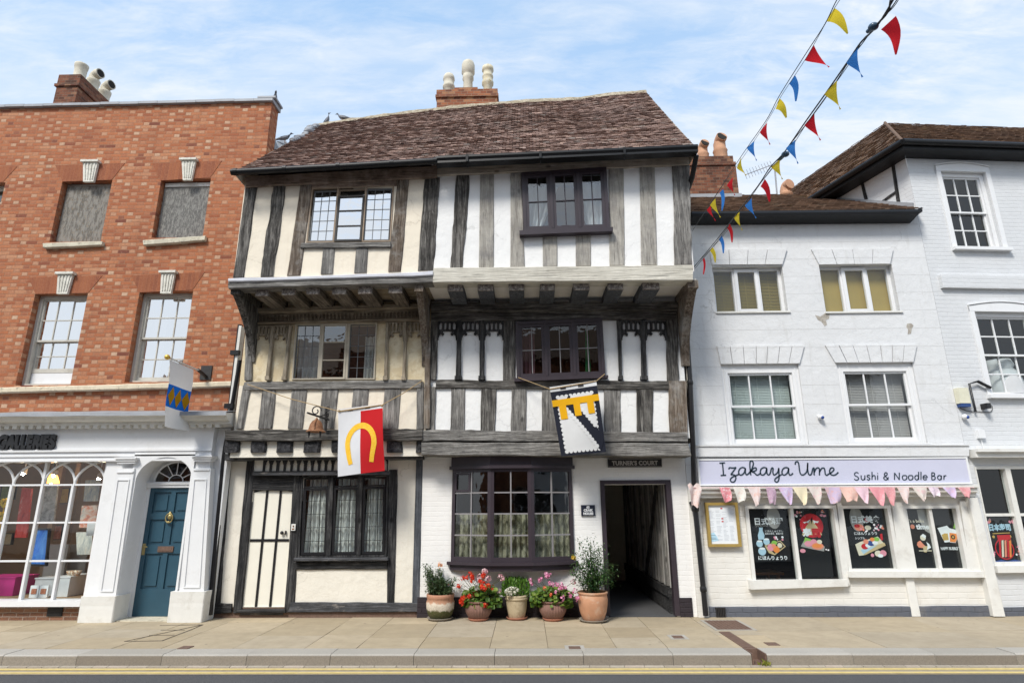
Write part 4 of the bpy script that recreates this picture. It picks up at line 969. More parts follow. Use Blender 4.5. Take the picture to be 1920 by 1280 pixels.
# ------------------------------------------------------------------ the half-timbered house
E6 = Z(420, 300, 4.5714); E7 = Z(420, 500, 4.5714); E8 = Z(400, 700, 4.5714); G1 = Z(400, 860, 4)
W3 = Z(780, 300, 3.4286); W4 = Z(780, 500, 3.5556); W5 = Z(780, 820, 3.5556); RF = Z(420, 100, 4); RG = Z(780, 100, 3.4286)
YG, Y1, Y2 = 10.3, 9.95, 9.15
th = thing('timber_framed_house', 'jettied half timbered house, cream left half and white right half under one roof', 'house', (-1.0, YG, 0))
_seed = [0]
def tim(name, mat, tl, tr, br, bl, Y, dep=.10, wob=.006, horiz=None, ch=.010, label=None, parent=None):
    _seed[0] += 1; mb = MB(); beam(mb, Q(tl, tr, br, bl, Y), Y, Y+dep, wob, None, ch, _seed[0], horiz)
    return mb.build(name, M[mat], parent or th, label)
def upright(T, name, mat, t0, t1, yt, b0, b1, yb, Y, wob=.006, dep=.10, slope=0.0, **k):
    # slope: rise of the head and foot per unit x of the enlargement, so that studs meet sloping rails
    return tim(name, mat, T(t0, yt), T(t1, yt-slope*(t1-t0)), T(b1, yb-slope*(b1-b0)), T(b0, yb), Y, dep, wob, False, **k)

def wall2(name, mat, x0, x1, z0, z1, Y, holes, rev=.12):
    mb = MB(); wall_cells(mb, x0, x1, z0, z1, Y, holes, rev); return mb.build(name, mat, th)
# ---- second floor, cream half
zj2 = P(600, 512, Y2).z; xl2 = P(*E6(130, 600), Y2).x-.01; xb2 = P(*E6(1760, 550), Y2).x
xr2 = P(*W3(1762, 400), Y2).x
qcw = Q(E6(752, 240), E6(1456, 214), E6(1428, 695), E6(702, 706), Y2)
b = qcw.box(); h_c = (b[0]+.02, b[1]-.02, b[2]+.01, b[3]-.02)
wall2('cream_wall', M['cream'], xl2, xb2, zj2-.05, P(640, 330, Y2).z+.05, Y2+.022, [h_c])
qww = Q(W3(678, 90), W3(1222, 54), W3(1245, 455), W3(692, 470), Y2)
b = qww.box(); h_w = (b[0]+.02, b[1]-.02, b[2]+.02, b[3]-.02)
wall2('white_wall', M['white'], xb2, xr2, zj2-.05, P(1050, 300, Y2).z+.06, Y2+.022, [h_w])
# studs and rails of the cream half (read off the enlargement E6)
sl = .036
def s6(name, mat, t0, t1, yt, b0, b1, yb, **k): return upright(E6, name, mat, t0, t1, yt, b0, b1, yb, Y2, slope=sl, **k)
s6('corner_post', 'old_v', 183, 282, 236, 74, 166, 1005, wob=.008, label='dark weathered corner post')
s6('stud', 'old_v', 424, 530, 222, 308, 418, 998, wob=.018)
s6('stud', 'brown_v', 652, 756, 216, 540, 650, 988, wob=.006)
s6('stud', 'grey_v', 848, 948, 750, 826, 932, 975)
s6('stud', 'grey_v', 1134, 1234, 745, 1114, 1218, 966)
s6('stud', 'brown_v', 1488, 1586, 165, 1402, 1516, 955, wob=.008)
s6('post', 'old_v', 1718, 1846, 152, 1660, 1796, 946, wob=.016, label='big weathered post between the cream and the white half', dep=.14)
tim('wall_plate', 'brown_h', E6(182,140), E6(1828,46), E6(1826,148), E6(182,232), Y2-.03, .2, .007, True)
tim('window_head', 'brown_h', E6(756,192), E6(1482,168), E6(1480,216), E6(752,240), Y2-.005, .1, .004, True)
tim('window_sill', 'grey_h', E6(664,708), E6(1428,700), E6(1426,744), E6(652,752), Y2-.03, .14, .005, True)
# bressumer of the cream half with its lead capping
tim('bressumer', 'grey_h', E6(34,1046), E6(1790,992), E6(1790,1048), E6(36,1100), Y2-.10, .24, .008, True)
mb = MB(); beam(mb, Q(E6(34,1014), E6(1790,954), E6(1790,990), E6(36,1045), Y2-.13), Y2-.13, Y2+.02, .007, 30, .015, 5, True); mb.build('lead_capping', plain('pale_lead', (.60, .61, .66), .5, .1, 4, .1, dirt=(.4, .38, .36), dirt_amt=.5), th)
# window of the cream half, second floor: three lights
def lights(q, y0, us, edge, mat, dep=.08, name='window', label=None, vtop=0):
    """frame with uprights at the given u ranges; returns the frame object"""
    w_, h_ = q.size(); eu, ev = edge/w_, edge/h_
    mb = MB(); mb.patch(q, 0, eu, 0, 1, y0, y0+dep); mb.patch(q, 1-eu, 1, 0, 1, y0, y0+dep); mb.patch(q, eu, 1-eu, 0, ev, y0, y0+dep); mb.patch(q, eu, 1-eu, 1-ev, 1, y0, y0+dep)
    for a_, b_ in us: mb.patch(q, a_, b_, ev, 1-ev, y0-.004, y0+dep)
    return mb.build(name, M[mat], th, label)
def room(x0, x1, z0, z1, ya, yb, mat='room'):
    mb = MB(); mb.quad((x0, yb, z0), (x1, yb, z0), (x1, yb, z1), (x0, yb, z1)); mb.quad((x0, ya, z0), (x0, yb, z0), (x0, yb, z1), (x0, ya, z1)); mb.quad((x1, yb, z0), (x1, ya, z0), (x1, ya, z1), (x1, yb, z1))
    mb.quad((x0, ya, z1), (x0, yb, z1), (x1, yb, z1), (x1, ya, z1)); mb.quad((x0, yb, z0), (x0, ya, z0), (x1, ya, z0), (x1, yb, z0))
    return mb.build('room', M[mat], th)
fr = lights(qcw, Y2+.005, ((.312, .332), (.655, .672)), .02, 'oakframe')
for u0, u1 in ((.03, .312), (.672, .972)):
    win(fr, qcw.sub(u0, u1, .05, .965), Y2+.03, .012, (1/3, 2/3), (.2, .4, .6, .8), .008, M['came'], M['glass_sky'], .03, 'leaded_light')
win(fr, qcw.sub(.332, .655, .04, .165), Y2+.03, .015, (), (), .01, M['oakframe'], M['glass_sky'], .03, 'top_light')
win(fr, qcw.sub(.334, .653, .17, .99), Y2-.012, .030, (), (1/3, 2/3), .022, M['iron'], M['glass_sky'], .04, 'casement')
room(xl2+.15, xb2-.1, zj2-.02, zj2+2.0, Y2+.16, 13)
bc = qcw.box()
curtain(RQ(bc[0]+.02, bc[0]+.6, bc[2], bc[3]-.03, Y2+.17), Y2+.17, 5, .03, M['net'], 'white net curtain in the left light of the leaded top floor window', group='curtains in the timbered house')
curtain(RQ(bc[1]-.56, bc[1]-.02, bc[2], bc[3]-.03, Y2+.17), Y2+.17, 5, .03, M['net'], 'white net curtain in the right light of the leaded top floor window', group='curtains in the timbered house')
# ---- second floor, white half
sw_ = .033
def s3(name, mat, t0, t1, yt, b0, b1, yb, **k): return upright(W3, name, mat, t0, t1, yt, b0, b1, yb, Y2, slope=.018, **k)
s3('stud', 'old_v', 257, 346, 98, 222, 301, 694, wob=.014, label='rough dark old stud')
s3('stud', 'new_v', 412, 501, 92, 403, 499, 690, wob=.003)
s3('stud', 'new_v', 607, 676, 84, 607, 700, 688, wob=.003)
s3('stud', 'new_v', 814, 909, 476, 816, 908, 684, wob=.003)
s3('stud', 'new_v', 1027, 1124, 468, 1028, 1124, 680, wob=.003)
s3('stud', 'new_v', 1239, 1335, 48, 1245, 1342, 676, wob=.003)
s3('stud', 'new_v', 1438, 1535, 42, 1448, 1551, 674, wob=.003)
s3('corner_post', 'grey_v', 1650, 1758, 35, 1665, 1776, 672, wob=.014, label='split and weathered corner post', dep=.16)
tim('wall_plate', 'newtop_h', W3(132,38), W3(1756,-22), W3(1756,30), W3(132,100), Y2-.02, .2, .004, True)
tim('bressumer', 'new_h', W3(112,692), W3(1782,674), W3(1780,772), W3(108,786), Y2-.11, .26, .003, True, label='pale new oak bressumer')
def casements(q, y0, mat, cols, rows, n=3, glass='glass_mid', mull=.045, edge=.055, leaf=.05, dep=.1, bars=None):
    w_, h_ = q.size(); eu, ev, mu = edge/w_, edge/h_, mull/w_
    lw = (1-2*eu-(n-1)*mu)/n; us = [(eu+lw*(i+1)+mu*i, eu+lw*(i+1)+mu*(i+1)) for i in range(n-1)]
    f = lights(q, y0, us, edge, mat, dep)
    for i in range(n):
        u0 = eu+i*(lw+mu)
        win(f, q.sub(u0, u0+lw, ev, 1-ev), y0+.016, leaf, frange(cols), frange(rows), .014, M[mat], M[glass], .05, 'casement', bar_mat=bars)
    return f
casements(qww, Y2-.05, 'aubergine', 2, 2, glass='glass_mid')
mb = MB(); mb.full(Q(W3(664,452), W3(1268,430), W3(1266,456), W3(666,480), Y2-.12), Y2-.12, Y2+.02); mb.build('window_sill', M['aubergine'], th)
room(xb2+.1, xr2-.1, zj2-.02, zj2+2.0, Y2+.16, 13, 'room')
bw_ = qww.box()
curtain(RQ(bw_[0]+.08, bw_[0]+.62, bw_[2]+.04, bw_[3]-.20, Y2+.15), Y2+.15, 4, .03, M['net'], 'white curtain tied towards the left of the top right plum window', pinch=lambda v: (0, 1-.62*v), group='curtains in the timbered house')
curtain(RQ(bw_[1]-.60, bw_[1]-.08, bw_[2]+.04, bw_[3]-.16, Y2+.15), Y2+.15, 4, .03, M['net'], 'white curtain tied towards the right of the top right plum window', pinch=lambda v: (.02+.5*v, 1-.05*v), group='curtains in the timbered house')
# plain sides and back of the upper floors
mb = MB()
for x_, (ya, z0_, z1_) in [(x_, r_) for x_ in (xl2+.03, xr2-.03) for r_ in ((Y2+.03, zj2-.1, 7.2), (Y1+.04, 2.7, zj2-.1), (YG+.04, 0, 2.7))]: mb.quad((x_, 15, z0_), (x_, ya, z0_), (x_, ya, z1_), (x_, 15, z1_))
mb.quad((xr2, 15, 0), (xl2, 15, 0), (xl2, 15, 7.2), (xr2, 15, 7.2)); mb.build('back_wall', M['cream_ground'], th)

# ---- jetty of the second floor: joists, boarding, moulded beam
zb_c = P(*E6(900, 1060), Y2-.05).z; zb_w = P(*W3(900, 780), Y2-.05).z
zfl = min(zb_c, zb_w)
def joist(T, x0, x1, yt, yb, Y, Yb, mat='joist', endm='joist_end', seed=0):
    a, c = P(*T(x0, yt), Y), P(*T(x1, yb), Y); mb = MB()
    zt = a.z+.05
    mb.box(a.x, c.x, Y+.02, Yb, c.z, zt); mb.mat(1)
    beam(mb, RQ(a.x+.002, c.x-.002, c.z-.004, zt-.002, Y), Y, Y+.03, .012, 5, .014, seed, False)
    return mb.build('jetty_joist', [M[mat], M[endm]], th)
for i, (x0, x1, yt, yb) in enumerate(((270,376,1096,1160), (497,606,1090,1152), (705,816,1080,1146), (925,1046,1080,1146), (1150,1270,1072,1142), (1412,1524,1068,1136))):
    joist(E6, x0, x1, yt, yb, Y2+.0, Y1+.12, 'joist', 'joist_end', i)
for i, (x0, x1, yt, yb) in enumerate(((204,302,790,838), (396,496,788,836), (597,696,786,834), (798,894,784,834), (1012,1116,782,832), (1232,1334,780,830), (1452,1568,778,828))):
    joist(W3, x0, x1, yt, yb, Y2-.0, Y1+.12, 'blkgrey_v', 'joist_end', i+20)
mb = MB(); mb.box(xl2-.08, xb2, Y2+.05, Y1+.1, zfl+.005, zfl+.03); mb.build('jetty_boarding', M['carved'], th)
mb = MB(); mb.box(xb2+.001, xr2, Y2-.02, Y1+.1, zfl+.004, zfl+.03); mb.build('jetty_soffit', M['soffit'], th)
# ---- first floor, cream half
xl1 = P(*E7(190, 700), Y1).x-.06; xm1 = P(*E7(1760, 800), Y1).x; xr1 = P(*W4(1800, 700), Y1).x-.02
zj1 = P(620, 815, Y1).z; zrail = P(*E7(900, 1010), Y1).z
q1 = Q(E7(612, 490), E7(1312, 478), E7(1290, 964), E7(580, 966), Y1); b1 = q1.box()
wall2('buff_wall', M['buff'], xl1, xm1, zrail, zfl, Y1+.028, [(b1[0]+.02, b1[1]-.02, b1[2]+.02, b1[3]-.02)])
wall2('cream_wall', M['cream'], xl1, xm1, zj1-.1, zrail, Y1+.024, [])
tim('jetty_plate', 'carved', E7(228,352), E7(1705,312), E7(1705,350), E7(228,392), Y1-.08, .2, .004, True)
def frieze(u, v):
    c = (u*46) % 1; k_ = int(u*46)
    if v < .12 or v > .9: return True
    d = abs(c-.5); arch = .28+.5*(d*1.6)**2 if k_ % 9 else .5+.2*math.sin(c*6.28)
    return (v < arch) or d > .36 or (v > .72 and d < .1)
qf = Q(E7(232,392), E7(1705,352), E7(1705,446), E7(236,476), Y1-.01)
mb = MB(); mask_plate(mb, qf, Y1-.012, Y1+.03, 230, 12, frieze); mb.build('carved_frieze', M['carved'], th)
mb = MB(); mb.full(qf, Y1+.012, Y1+.02); mb.build('frieze_ground', M['carved'], th)
tim('moulded_rail', 'carved', E7(232,474), E7(1708,436), E7(1708,464), E7(232,492), Y1-.05, .12, .003, True)
tim('corner_post', 'grey_v', E7(184,500), E7(246,500), E7(232,972), E7(172,972), Y1-.015, .13, .006, False)
def tracery(cusp):
    def fn(u, v):                                # solid wood; v runs over the head of the panel only
        if u < .05 or u > .95 or v < .05: return True
        if v < .52:                              # little lancets
            c = ((u-.05)/.9*4) % 1; d = abs(c-.5)
            return d > .30 or v > .46-.30*d*d or (v < .20 and d > .34*math.sqrt(max(0, (v-.05)/.15)))
        x = (u-.5)/.45; y = (1.02-v)/.52         # cusped arch below
        r = math.hypot(x, y*.95)
        if r > 1: return True
        if .62 < r and abs(math.sin(math.atan2(y, abs(x)+1e-6)*3 + .5)) < .42: return cusp or r > .72
        return False
    return fn
def panel_head(q, mat, cusp, Y=None, name='tracery_head', frac=.30):
    qq = q.sub(0, 1, 0, frac); mb = MB(); mask_plate(mb, qq, Y-.012, Y+.026, 36, 30, tracery(cusp)); return mb.build(name, M[mat], th)
def p7(x0, x1, xb0, xb1, yt, yb): return Q(E7(x0, yt), E7(x1, yt-3), E7(xb1, yb-2), E7(xb0, yb), Y1)
for x0, x1, xb0, xb1, yt in ((262,408,236,362,510), (434,556,384,500,506), (1412,1548,1396,1528,478), (1566,1704,1560,1680,474)):
    panel_head(p7(x0, x1, xb0, xb1, yt, 966), 'carved_v', x0 in (434, 1566), Y1, frac=.34)
for i, (t0, t1, c0, c1, yt) in enumerate(((406,432,352,384,505), (555,576,495,526,500), (1388,1412,1366,1396,474), (1545,1567,1524,1552,470))):
    tim('mullion', 'carved_v', E7(t0, yt), E7(t1, yt), E7(c1, 968), E7(c0, 968), Y1-.045, .08, .003, False)
    tim('mullion_base', 'carved_v', E7(c0-4, 935), E7(c1+4, 935), E7(c1+6, 968), E7(c0-6, 968), Y1-.06, .1, .002, False, parent=None)
f1 = lights(q1, Y1+.0, ((.308, .338), (.638, .672)), .02, 'stonemull')
for u0, u1 in ((.018, .308), (.672, .982)):
    win(f1, q1.sub(u0, u1, .02, .985), Y1+.03, .01, (1/3, 2/3), (.2, .4, .6, .8), .008, M['came'], M['glass_mid'], .03, 'leaded_light')
win(f1, q1.sub(.336, .642, .012, .995), Y1-.015, .03, (), (.335, .66), .018, M['stonemull'], M['glass_mid'], .045, 'casement')
tim('rail', 'grey_h', E7(172,988), E7(1692,966), E7(1688,1040), E7(160,1056), Y1-.025, .13, .009, True)
zr0 = zrail-.1
for i, (t0, t1, c0, c1) in enumerate(((414,536,384,500), (670,802,638,760), (936,1072,898,1032), (1198,1332,1170,1300), (1468,1606,1440,1580))):
    upright(E8, 'stud', 'grey_v', t0, t1, 142-i*3, c0, c1, 470, Y1, wob=.007)
upright(E8, 'corner_post', 'grey_v', 250, 322, 100, 196, 248, 470, Y1-.01, wob=.008)
upright(E8, 'corner_post', 'grey_v', 1742, 1800, 70, 1740, 1800, 474, Y1-.012, wob=.006)
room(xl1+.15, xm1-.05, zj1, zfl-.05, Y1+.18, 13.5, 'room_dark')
curtain(RQ(b1[0]+.02, b1[0]+.42, b1[2]+.02, b1[3]-.2, Y1+.2), Y1+.2, 4, .03, M['greycurtain'], 'long grey curtain at the left of the stone coloured leaded window', group='curtains in the timbered house')
curtain(RQ(b1[1]-.24, b1[1]-.02, b1[2]+.02, b1[3]-.2, Y1+.2), Y1+.2, 3, .03, M['creamcurtain'], 'pale curtain at the right of the stone coloured leaded window', group='curtains in the timbered house')
# ---- first floor, white half
q2 = Q(W4(664, 372), W4(1240, 346), W4(1262, 738), W4(672, 758), Y1); b2 = q2.box()
wall2('white_wall', M['white'], xm1, xr1, zj1-.1, zfl, Y1+.028, [(b2[0]+.02, b2[1]-.02, b2[2]+.02, b2[3]-.02)])
tim('jetty_plate', 'old_h', W4(98,235), W4(1745,232), W4(1745,290), W4(100,296), Y1-.10, .2, .004, True)
tim('lintel_beam', 'old_h', W4(100,290), W4(1735,286), W4(1735,350), W4(100,362), Y1-.03, .15, .006, True)
casements(q2, Y1-.05, 'aubergine', 2, 2, glass='glass', bars=M['bar_grey'])
mb = MB(); mb.full(Q(W4(655,742), W4(1282,722), W4(1282,738), W4(655,764), Y1-.10), Y1-.10, Y1+.03); mb.build('window_sill', M['aubergine'], th)
def p4(x0, x1, xb0, xb1, yt, yb): return Q(W4(x0, yt), W4(x1, yt), W4(xb1, yb), W4(xb0, yb), Y1)
for x0, x1, xb0, xb1, cu in ((146,276,132,266,0), (300,428,296,424,0), (456,584,452,580,1), (1366,1502,1372,1508,1), (1530,1668,1536,1674,0)):
    panel_head(p4(x0, x1, xb0, xb1, 362, 748), 'blk_v', cu, Y1, frac=.33)
for t0, t1, c0, c1 in ((274,302,264,298), (426,458,422,454), (1340,1368,1358,1374), (1500,1532,1506,1540)):
    tim('mullion', 'blk_v', W4(t0, 358), W4(t1, 358), W4(c1, 750), W4(c0, 750), Y1-.04, .08, .003, False)
    tim('mullion_base', 'blk_v', W4(c0-6, 725), W4(c1+6, 725), W4(c1+8, 750), W4(c0-8, 750), Y1-.055, .1, .002, False)
tim('post', 'old_v', W4(584,350), W4(664,350), W4(658,755), W4(578,755), Y1-.01, .1, .008, False)
tim('corner_post', 'old_v', W4(104,345), W4(150,345), W4(134,750), W4(82,750), Y1-.012, .1, .01, False)
tim('corner_post', 'old_v', W4(1668,300), W4(1744,300), W4(1752,760), W4(1674,760), Y1-.012, .12, .012, False)
tim('rail', 'old_h', W4(132,752), W4(1684,762), W4(1690,818), W4(132,806), Y1-.02, .12, .010, True)
for i, (t0, t1, c0, c1, m_) in enumerate(((236,330,226,322,'grey_v'), (436,536,428,528,'old_v'), (636,740,632,730,'grey_v'), (842,936,836,940,'grey_v'), (1030,1140,1040,1150,'grey_v'), (1256,1366,1258,1366,'grey_v'), (1474,1582,1472,1580,'old_v'))):
    upright(W4, 'stud', m_, t0, t1, 808+i*1.5, c0, c1, 1092+i*2, Y1, wob=.010)
upright(W4, 'corner_post', 'grey_v', 82, 132, 800, 70, 124, 1092, Y1-.01, wob=.009)
upright(W4, 'corner_post', 'brown_v', 1682, 1806, 760, 1694, 1812, 1160, Y1-.02, wob=.010)
room(xm1+.06, xr1-.1, zj1, zfl-.05, Y1+.18, 13.5, 'room_dark')
purple = cloth('purple_cloth', (.20, .10, .12), .2); green = cloth('green_cloth', (.02, .22, .08), .2)
curtain(RQ(b2[0]+.08, b2[0]+.32, b2[2]+.05, b2[3]-.1, Y1+.18), Y1+.18, 3, .03, purple, 'dull purple curtain at the left of the middle plum window', group='curtains in the timbered house')
curtain(RQ(b2[1]-.32, b2[1]-.20, b2[2]+.06, b2[3]-.12, Y1+.18), Y1+.18, 2, .02, green, 'narrow dark green curtain at the right of the middle plum window', pinch=lambda v: (.3-.25*v, .75+.2*v), group='curtains in the timbered house')
# brackets that carry the jetty, curved in depth
def bracket(T, top, x_mid, w_, zt, drop, mat, ya=Y2+.02, yb=Y1):
    x = P(*T(x_mid, top), Y1).x if not isinstance(x_mid, float) else x_mid; n = 12; pts = []
    for i in range(n+1):
        t = i/n; pts.append((yb-(yb-ya)*(1-t)**1.9, zt-drop*t))
    mb = MB(); prof = [(yb+.06, zt)] + [(y, z) for y, z in pts] + [(yb+.06, zt-drop)]
    mb.prism([(x-w_/2, y, z) for y, z in prof], (w_, 0, 0))
    mb.box(x-w_/2-.015, x+w_/2+.015, ya-.05, yb+.05, zt+.0005, zt+.13)
    return mb.build('bracket', M[mat], th)
bracket(E7, 300, P(441, 550, 9.13).x, .12, zfl-.13, .95, 'old_v')
bracket(E7, 300, 1740, .11, zfl-.13, 1.05, 'brown_v')
bracket(W4, 300, 1768, .14, zfl-.13, 1.1, 'brown_v')
upright(E7, 'shaft', 'brown_v', 1722, 1768, 600, 1716, 1762, 1385, Y1-.06, wob=.004)
# ---- ground floor beams
tim('bressumer', 'old_h', E8(100,486), E8(1792,474), E8(1792,574), E8(104,576), Y1-.07, .4, .014, True)
tim('bressumer', 'grey_h', W4(38,1086), W4(1812,1102), W4(1812,1166), W4(38,1160), Y1-.05, .3, .012, True)
tim('bressumer', 'grey_h', W4(36,1170), W4(1812,1174), W4(1836,1262), W4(36,1256), Y1-.075, .4, .008, True)
for i, (x0, x1) in enumerate(((100,216), (328,444), (545,672), (775,912), (1018,1130), (1250,1370), (1488,1616), (1740,1790))):
    a, c = P(*E8(x0, 576), Y1), P(*E8(x1, 676), Y1); mb = MB()
    beam(mb, RQ(a.x, c.x, c.z, a.z, Y1-.02), Y1-.02, YG+.1, .016, 5, .03, i+70, False); mb.build('jetty_joist', M['joist_end_blk'], th)
mb = MB(); xg = P(*G1(0, 700), YG).x
a, c = P(*E8(150, 570), Y1), P(*E8(1790, 690), Y1); mb.box(a.x, c.x, Y1+.035, Y1+.06, c.z-.03, a.z+.1); mb.build('infill_panel', M['cream_ground'], th)
tim('rail', 'blkgrey_h', E8(96,686), E8(1792,678), E8(1792,730), E8(96,742), YG-.22, .25, .006, True)

# ---- ground floor, cream half
q3 = Q(G1(660, 130), G1(1312, 112), G1(1302, 732), G1(632, 740), YG); b3 = q3.box()
qdr = Q(G1(295, 228), G1(602, 228), G1(530, 1082), G1(205, 1082), YG); bd = qdr.box()
xlg = P(*G1(20, 600), YG).x-.05; xmg = P(*G1(1545, 600), YG).x
zg = P(*E8(900, 715), YG).z
zsl = P(*G1(900, 1110), YG).z
mb = MB(); mb.box(xlg+.02, xmg, YG+.03, YG+.2, -.02, zsl); mb.build('dark_gap_footing', M['rust'], th)  # recessed strip, its dark colour stands for the shaded gap under the sill beam
wall2('cream_wall', M['cream_ground'], xlg, xmg, zsl, zg, YG+.025, [(b3[0]+.02, b3[1]-.02, b3[2]+.02, b3[3]-.02), (bd[0], bd[1], zsl+.001, bd[3])])
def g1(name, mat, t0, t1, yt, c0, c1, yb, **k): return upright(G1, name, mat, t0, t1, yt, c0, c1, yb, YG, **k)
g1('corner_post', 'blk_v', 62, 132, -10, -18, 42, 1150, wob=.008, dep=.12)
g1('post', 'blk_v', 252, 318, -5, 144, 204, 1155, wob=.006)
g1('post', 'blk_v', 602, 662, 118, 530, 602, 1150, wob=.006)
g1('post', 'blk_v', 1312, 1382, 80, 1300, 1354, 1080, wob=.006)
g1('post', 'blkgrey_v', 1520, 1574, -10, 1490, 1548, 1080, wob=.003)
tim('door_head', 'blk_h', G1(274,122), G1(604,122), G1(600,238), G1(270,236), YG+.002, .1, .005, True)
tim('sill_beam', 'blkgrey_h', G1(582,1076), G1(1548,1076), G1(1548,1150), G1(560,1150), YG-.01, .12, .006, True)
tim('sill_beam', 'blk_h', G1(0,1082), G1(136,1086), G1(132,1158), G1(-10,1165), YG-.012, .12, .008, True)
tim('under_rail', 'blk_h', G1(604,770), G1(1302,766), G1(1300,826), G1(598,830), YG-.006, .1, .004, True)
tim('window_sill', 'blkgrey_h', G1(604,742), G1(1308,738), G1(1306,762), G1(602,768), YG-.09, .16, .004, True)
tim('threshold', 'blk_h', G1(176,1128), G1(536,1128), G1(540,1154), G1(172,1156), YG-.04, .14, .004, True)
mb = MB(); yd = YG+.05                             # boarded door with cover strips and a segmental head
n = 12; pts = [(bd[0]+.01, .06), (bd[1]-.005, .06)]
hd = bd[3]-.03
pts = [(bd[0]+.005, .10)] + [(bd[0]+.005+(bd[1]-bd[0]-.01)*i/n, hd-.02+.05*math.sin(math.pi*i/n)) for i in range(n+1)] + [(bd[1]-.005, .10)]
mb.poly(pts, yd, yd+.05); dr = mb.build('door', M['door_cream'], th)
mb = MB(); wdd = bd[1]-bd[0]
for u in (.335, .665): mb.box(bd[0]+wdd*u-.018, bd[0]+wdd*u+.018, yd-.014, yd-.0005, .101, hd+.02)
zh = P(*G1(400, 610), YG).z
for u0, u1 in ((.01, .335), (.335, .665), (.665, .99)): mb.box(bd[0]+wdd*u0+.019, bd[0]+wdd*u1-.019, yd-.012, yd-.0006, zh-.02, zh+.02)
mb.build('cover_strips', M['blackpaint'], dr)
mb = MB(); mb.box(bd[0]+.003, bd[1]-.003, yd-.03, yd+.04, .04, .0995); mb.build('weather_board', M['blkgrey_h'], dr)
p = P(*G1(520, 552), yd); mb = MB(); mb.ball((p.x, yd-.035, p.z), .03, 10); mb.box(p.x+.05, p.x+.065, yd-.04, yd-.0005, p.z-.03, p.z+.03); mb.tube([(p.x, yd-.001, p.z), (p.x, yd-.03, p.z)], .012, 8); mb.build('door_knob', M['iron'], dr)
p = P(*G1(603, 510), YG-.01); bell = thing('bell_plate', 'small white bell push plate on the black post beside the cream door', 'bell push', (p.x, YG-.01, p.z-.055))
mb = MB(); mb.box(p.x-.035, p.x+.035, YG-.03, YG-.012, p.z-.055, p.z+.05); mb.build('plate', M['white_worn'], bell); mb = MB(); mb.ball((p.x, YG-.032, p.z+.015), .014, 8); mb.box(p.x-.02, p.x+.02, YG-.034, YG-.031, p.z-.04, p.z-.02); mb.build('push_button', M['copper'], bell)
f3 = lights(q3, YG-.01, ((.318, .372), (.658, .708)), .03, 'blk_v', .1)
for u0, u1 in ((.03, .318), (.372, .658), (.708, .97)):
    win(f3, q3.sub(u0, u1, .03, .145), YG+.02, .018, (1/3, 2/3), (), .007, M['blackpaint'], M['glass'], .04, 'top_light')
    win(f3, q3.sub(u0, u1, .15, .97), YG+.01, .042, (1/3, 2/3), (.2, .4, .6, .8), .007, M['blackpaint'], M['glass'], .045, 'casement')
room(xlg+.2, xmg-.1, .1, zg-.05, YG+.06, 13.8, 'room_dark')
w3 = b3[1]-b3[0]
for i, (u0, u1, nm) in enumerate(((.07, .31, 'left'), (.40, .655, 'middle'), (.735, .955, 'right'))):
    curtain(RQ(b3[0]+w3*u0, b3[0]+w3*u1, b3[2]+.05, b3[3]-.06, YG+.11), YG+.11, 4, .028, M['creamcurtain'], 'pale gathered curtain in the %s light of the black ground floor window' % nm, group='curtains in the timbered house')
# strip of little gothic panels over door and window
qb_ = Q(E8(366, 738), E8(1512, 728), E8(1506, 838), E8(356, 846), YG)
def goth(u, v):
    if u < .085: return u < .008 or v < .06 or v > .94 or u > .075
    c = ((u-.085)/.915*18) % 1; d = abs(c-.5)
    if v < .05 or v > .95: return True
    return d > .34 or v < .05+.42*(d/.34)**1.8
mb = MB(); mb.full(qb_, YG-.085, YG+.02); mb.build('infill_panel', M['cream_ground'], th)
mb = MB(); mask_plate(mb, qb_, YG-.115, YG-.086, 260, 16, goth); mb.build('gothic_panelling', M['blk_v'], th)
mb = MB(); mb.full(Q(E8(340,846), E8(1516,838), E8(1514,866), E8(338,872), YG-.10), YG-.12, YG+.01); mb.build('moulded_rail', M['blkgrey_h'], th)

# ---- ground floor, white half: painted brick, bay window, passage
xpl, xpr = P(*W5(1262, 700), YG).x, P(*W5(1718, 900), YG).x
zp = P(*W5(1450, 312), YG).z; xre = P(*W5(1838, 700), YG).x
bx = [P(*W5(x, 480), y).x for x, y in ((238, YG-.03), (497, YG-.27), (768, YG-.27), (1046, YG-.03))]
bz0, bz1 = P(*W5(640, 832), YG-.27).z, P(*W5(640, 205), YG-.27).z
xwl = xmg+.001
ztw = P(*W5(600, 125), YG).z+.12
wall2('white_brick_wall', M['white_brick'], xwl, xre, 0, ztw, YG+.005, [(bx[0]+.06, bx[3]-.06, bz0, bz1), (xpl, xpr, 0, zp)], .2)
zpl = P(*W5(100, 1062), YG).z
mb = MB(); mb.box(xwl+.002, xpl-.045, YG-.012, YG+.004, 0, zpl); mb.box(xpr+.06, P(*W5(1845, 1100), YG).x-.01, YG-.012, YG+.004, 0, zpl-.02); mb.build('plinth', M['plinth_black'], th)
pb = [Vector((bx[0], YG-.03, 0)), Vector((bx[1], YG-.27, 0)), Vector((bx[2], YG-.27, 0)), Vector((bx[3], YG-.03, 0))]
def facet_box(mb, A_, B_, u0, u1, z0, z1, d0, d1):     # box on the vertical facet A-B, d outwards
    t = (B_-A_); nrm = Vector((t.y, -t.x, 0)).normalized()
    def pt(u, z, d): return A_ + t*u + nrm*d + Vector((0, 0, z))
    mb.hexa([pt(u0, z1, d1), pt(u1, z1, d1), pt(u1, z0, d1), pt(u0, z0, d1), pt(u0, z1, d0), pt(u1, z1, d0), pt(u1, z0, d0), pt(u0, z0, d0)])
mb = MB(); gm = MB()
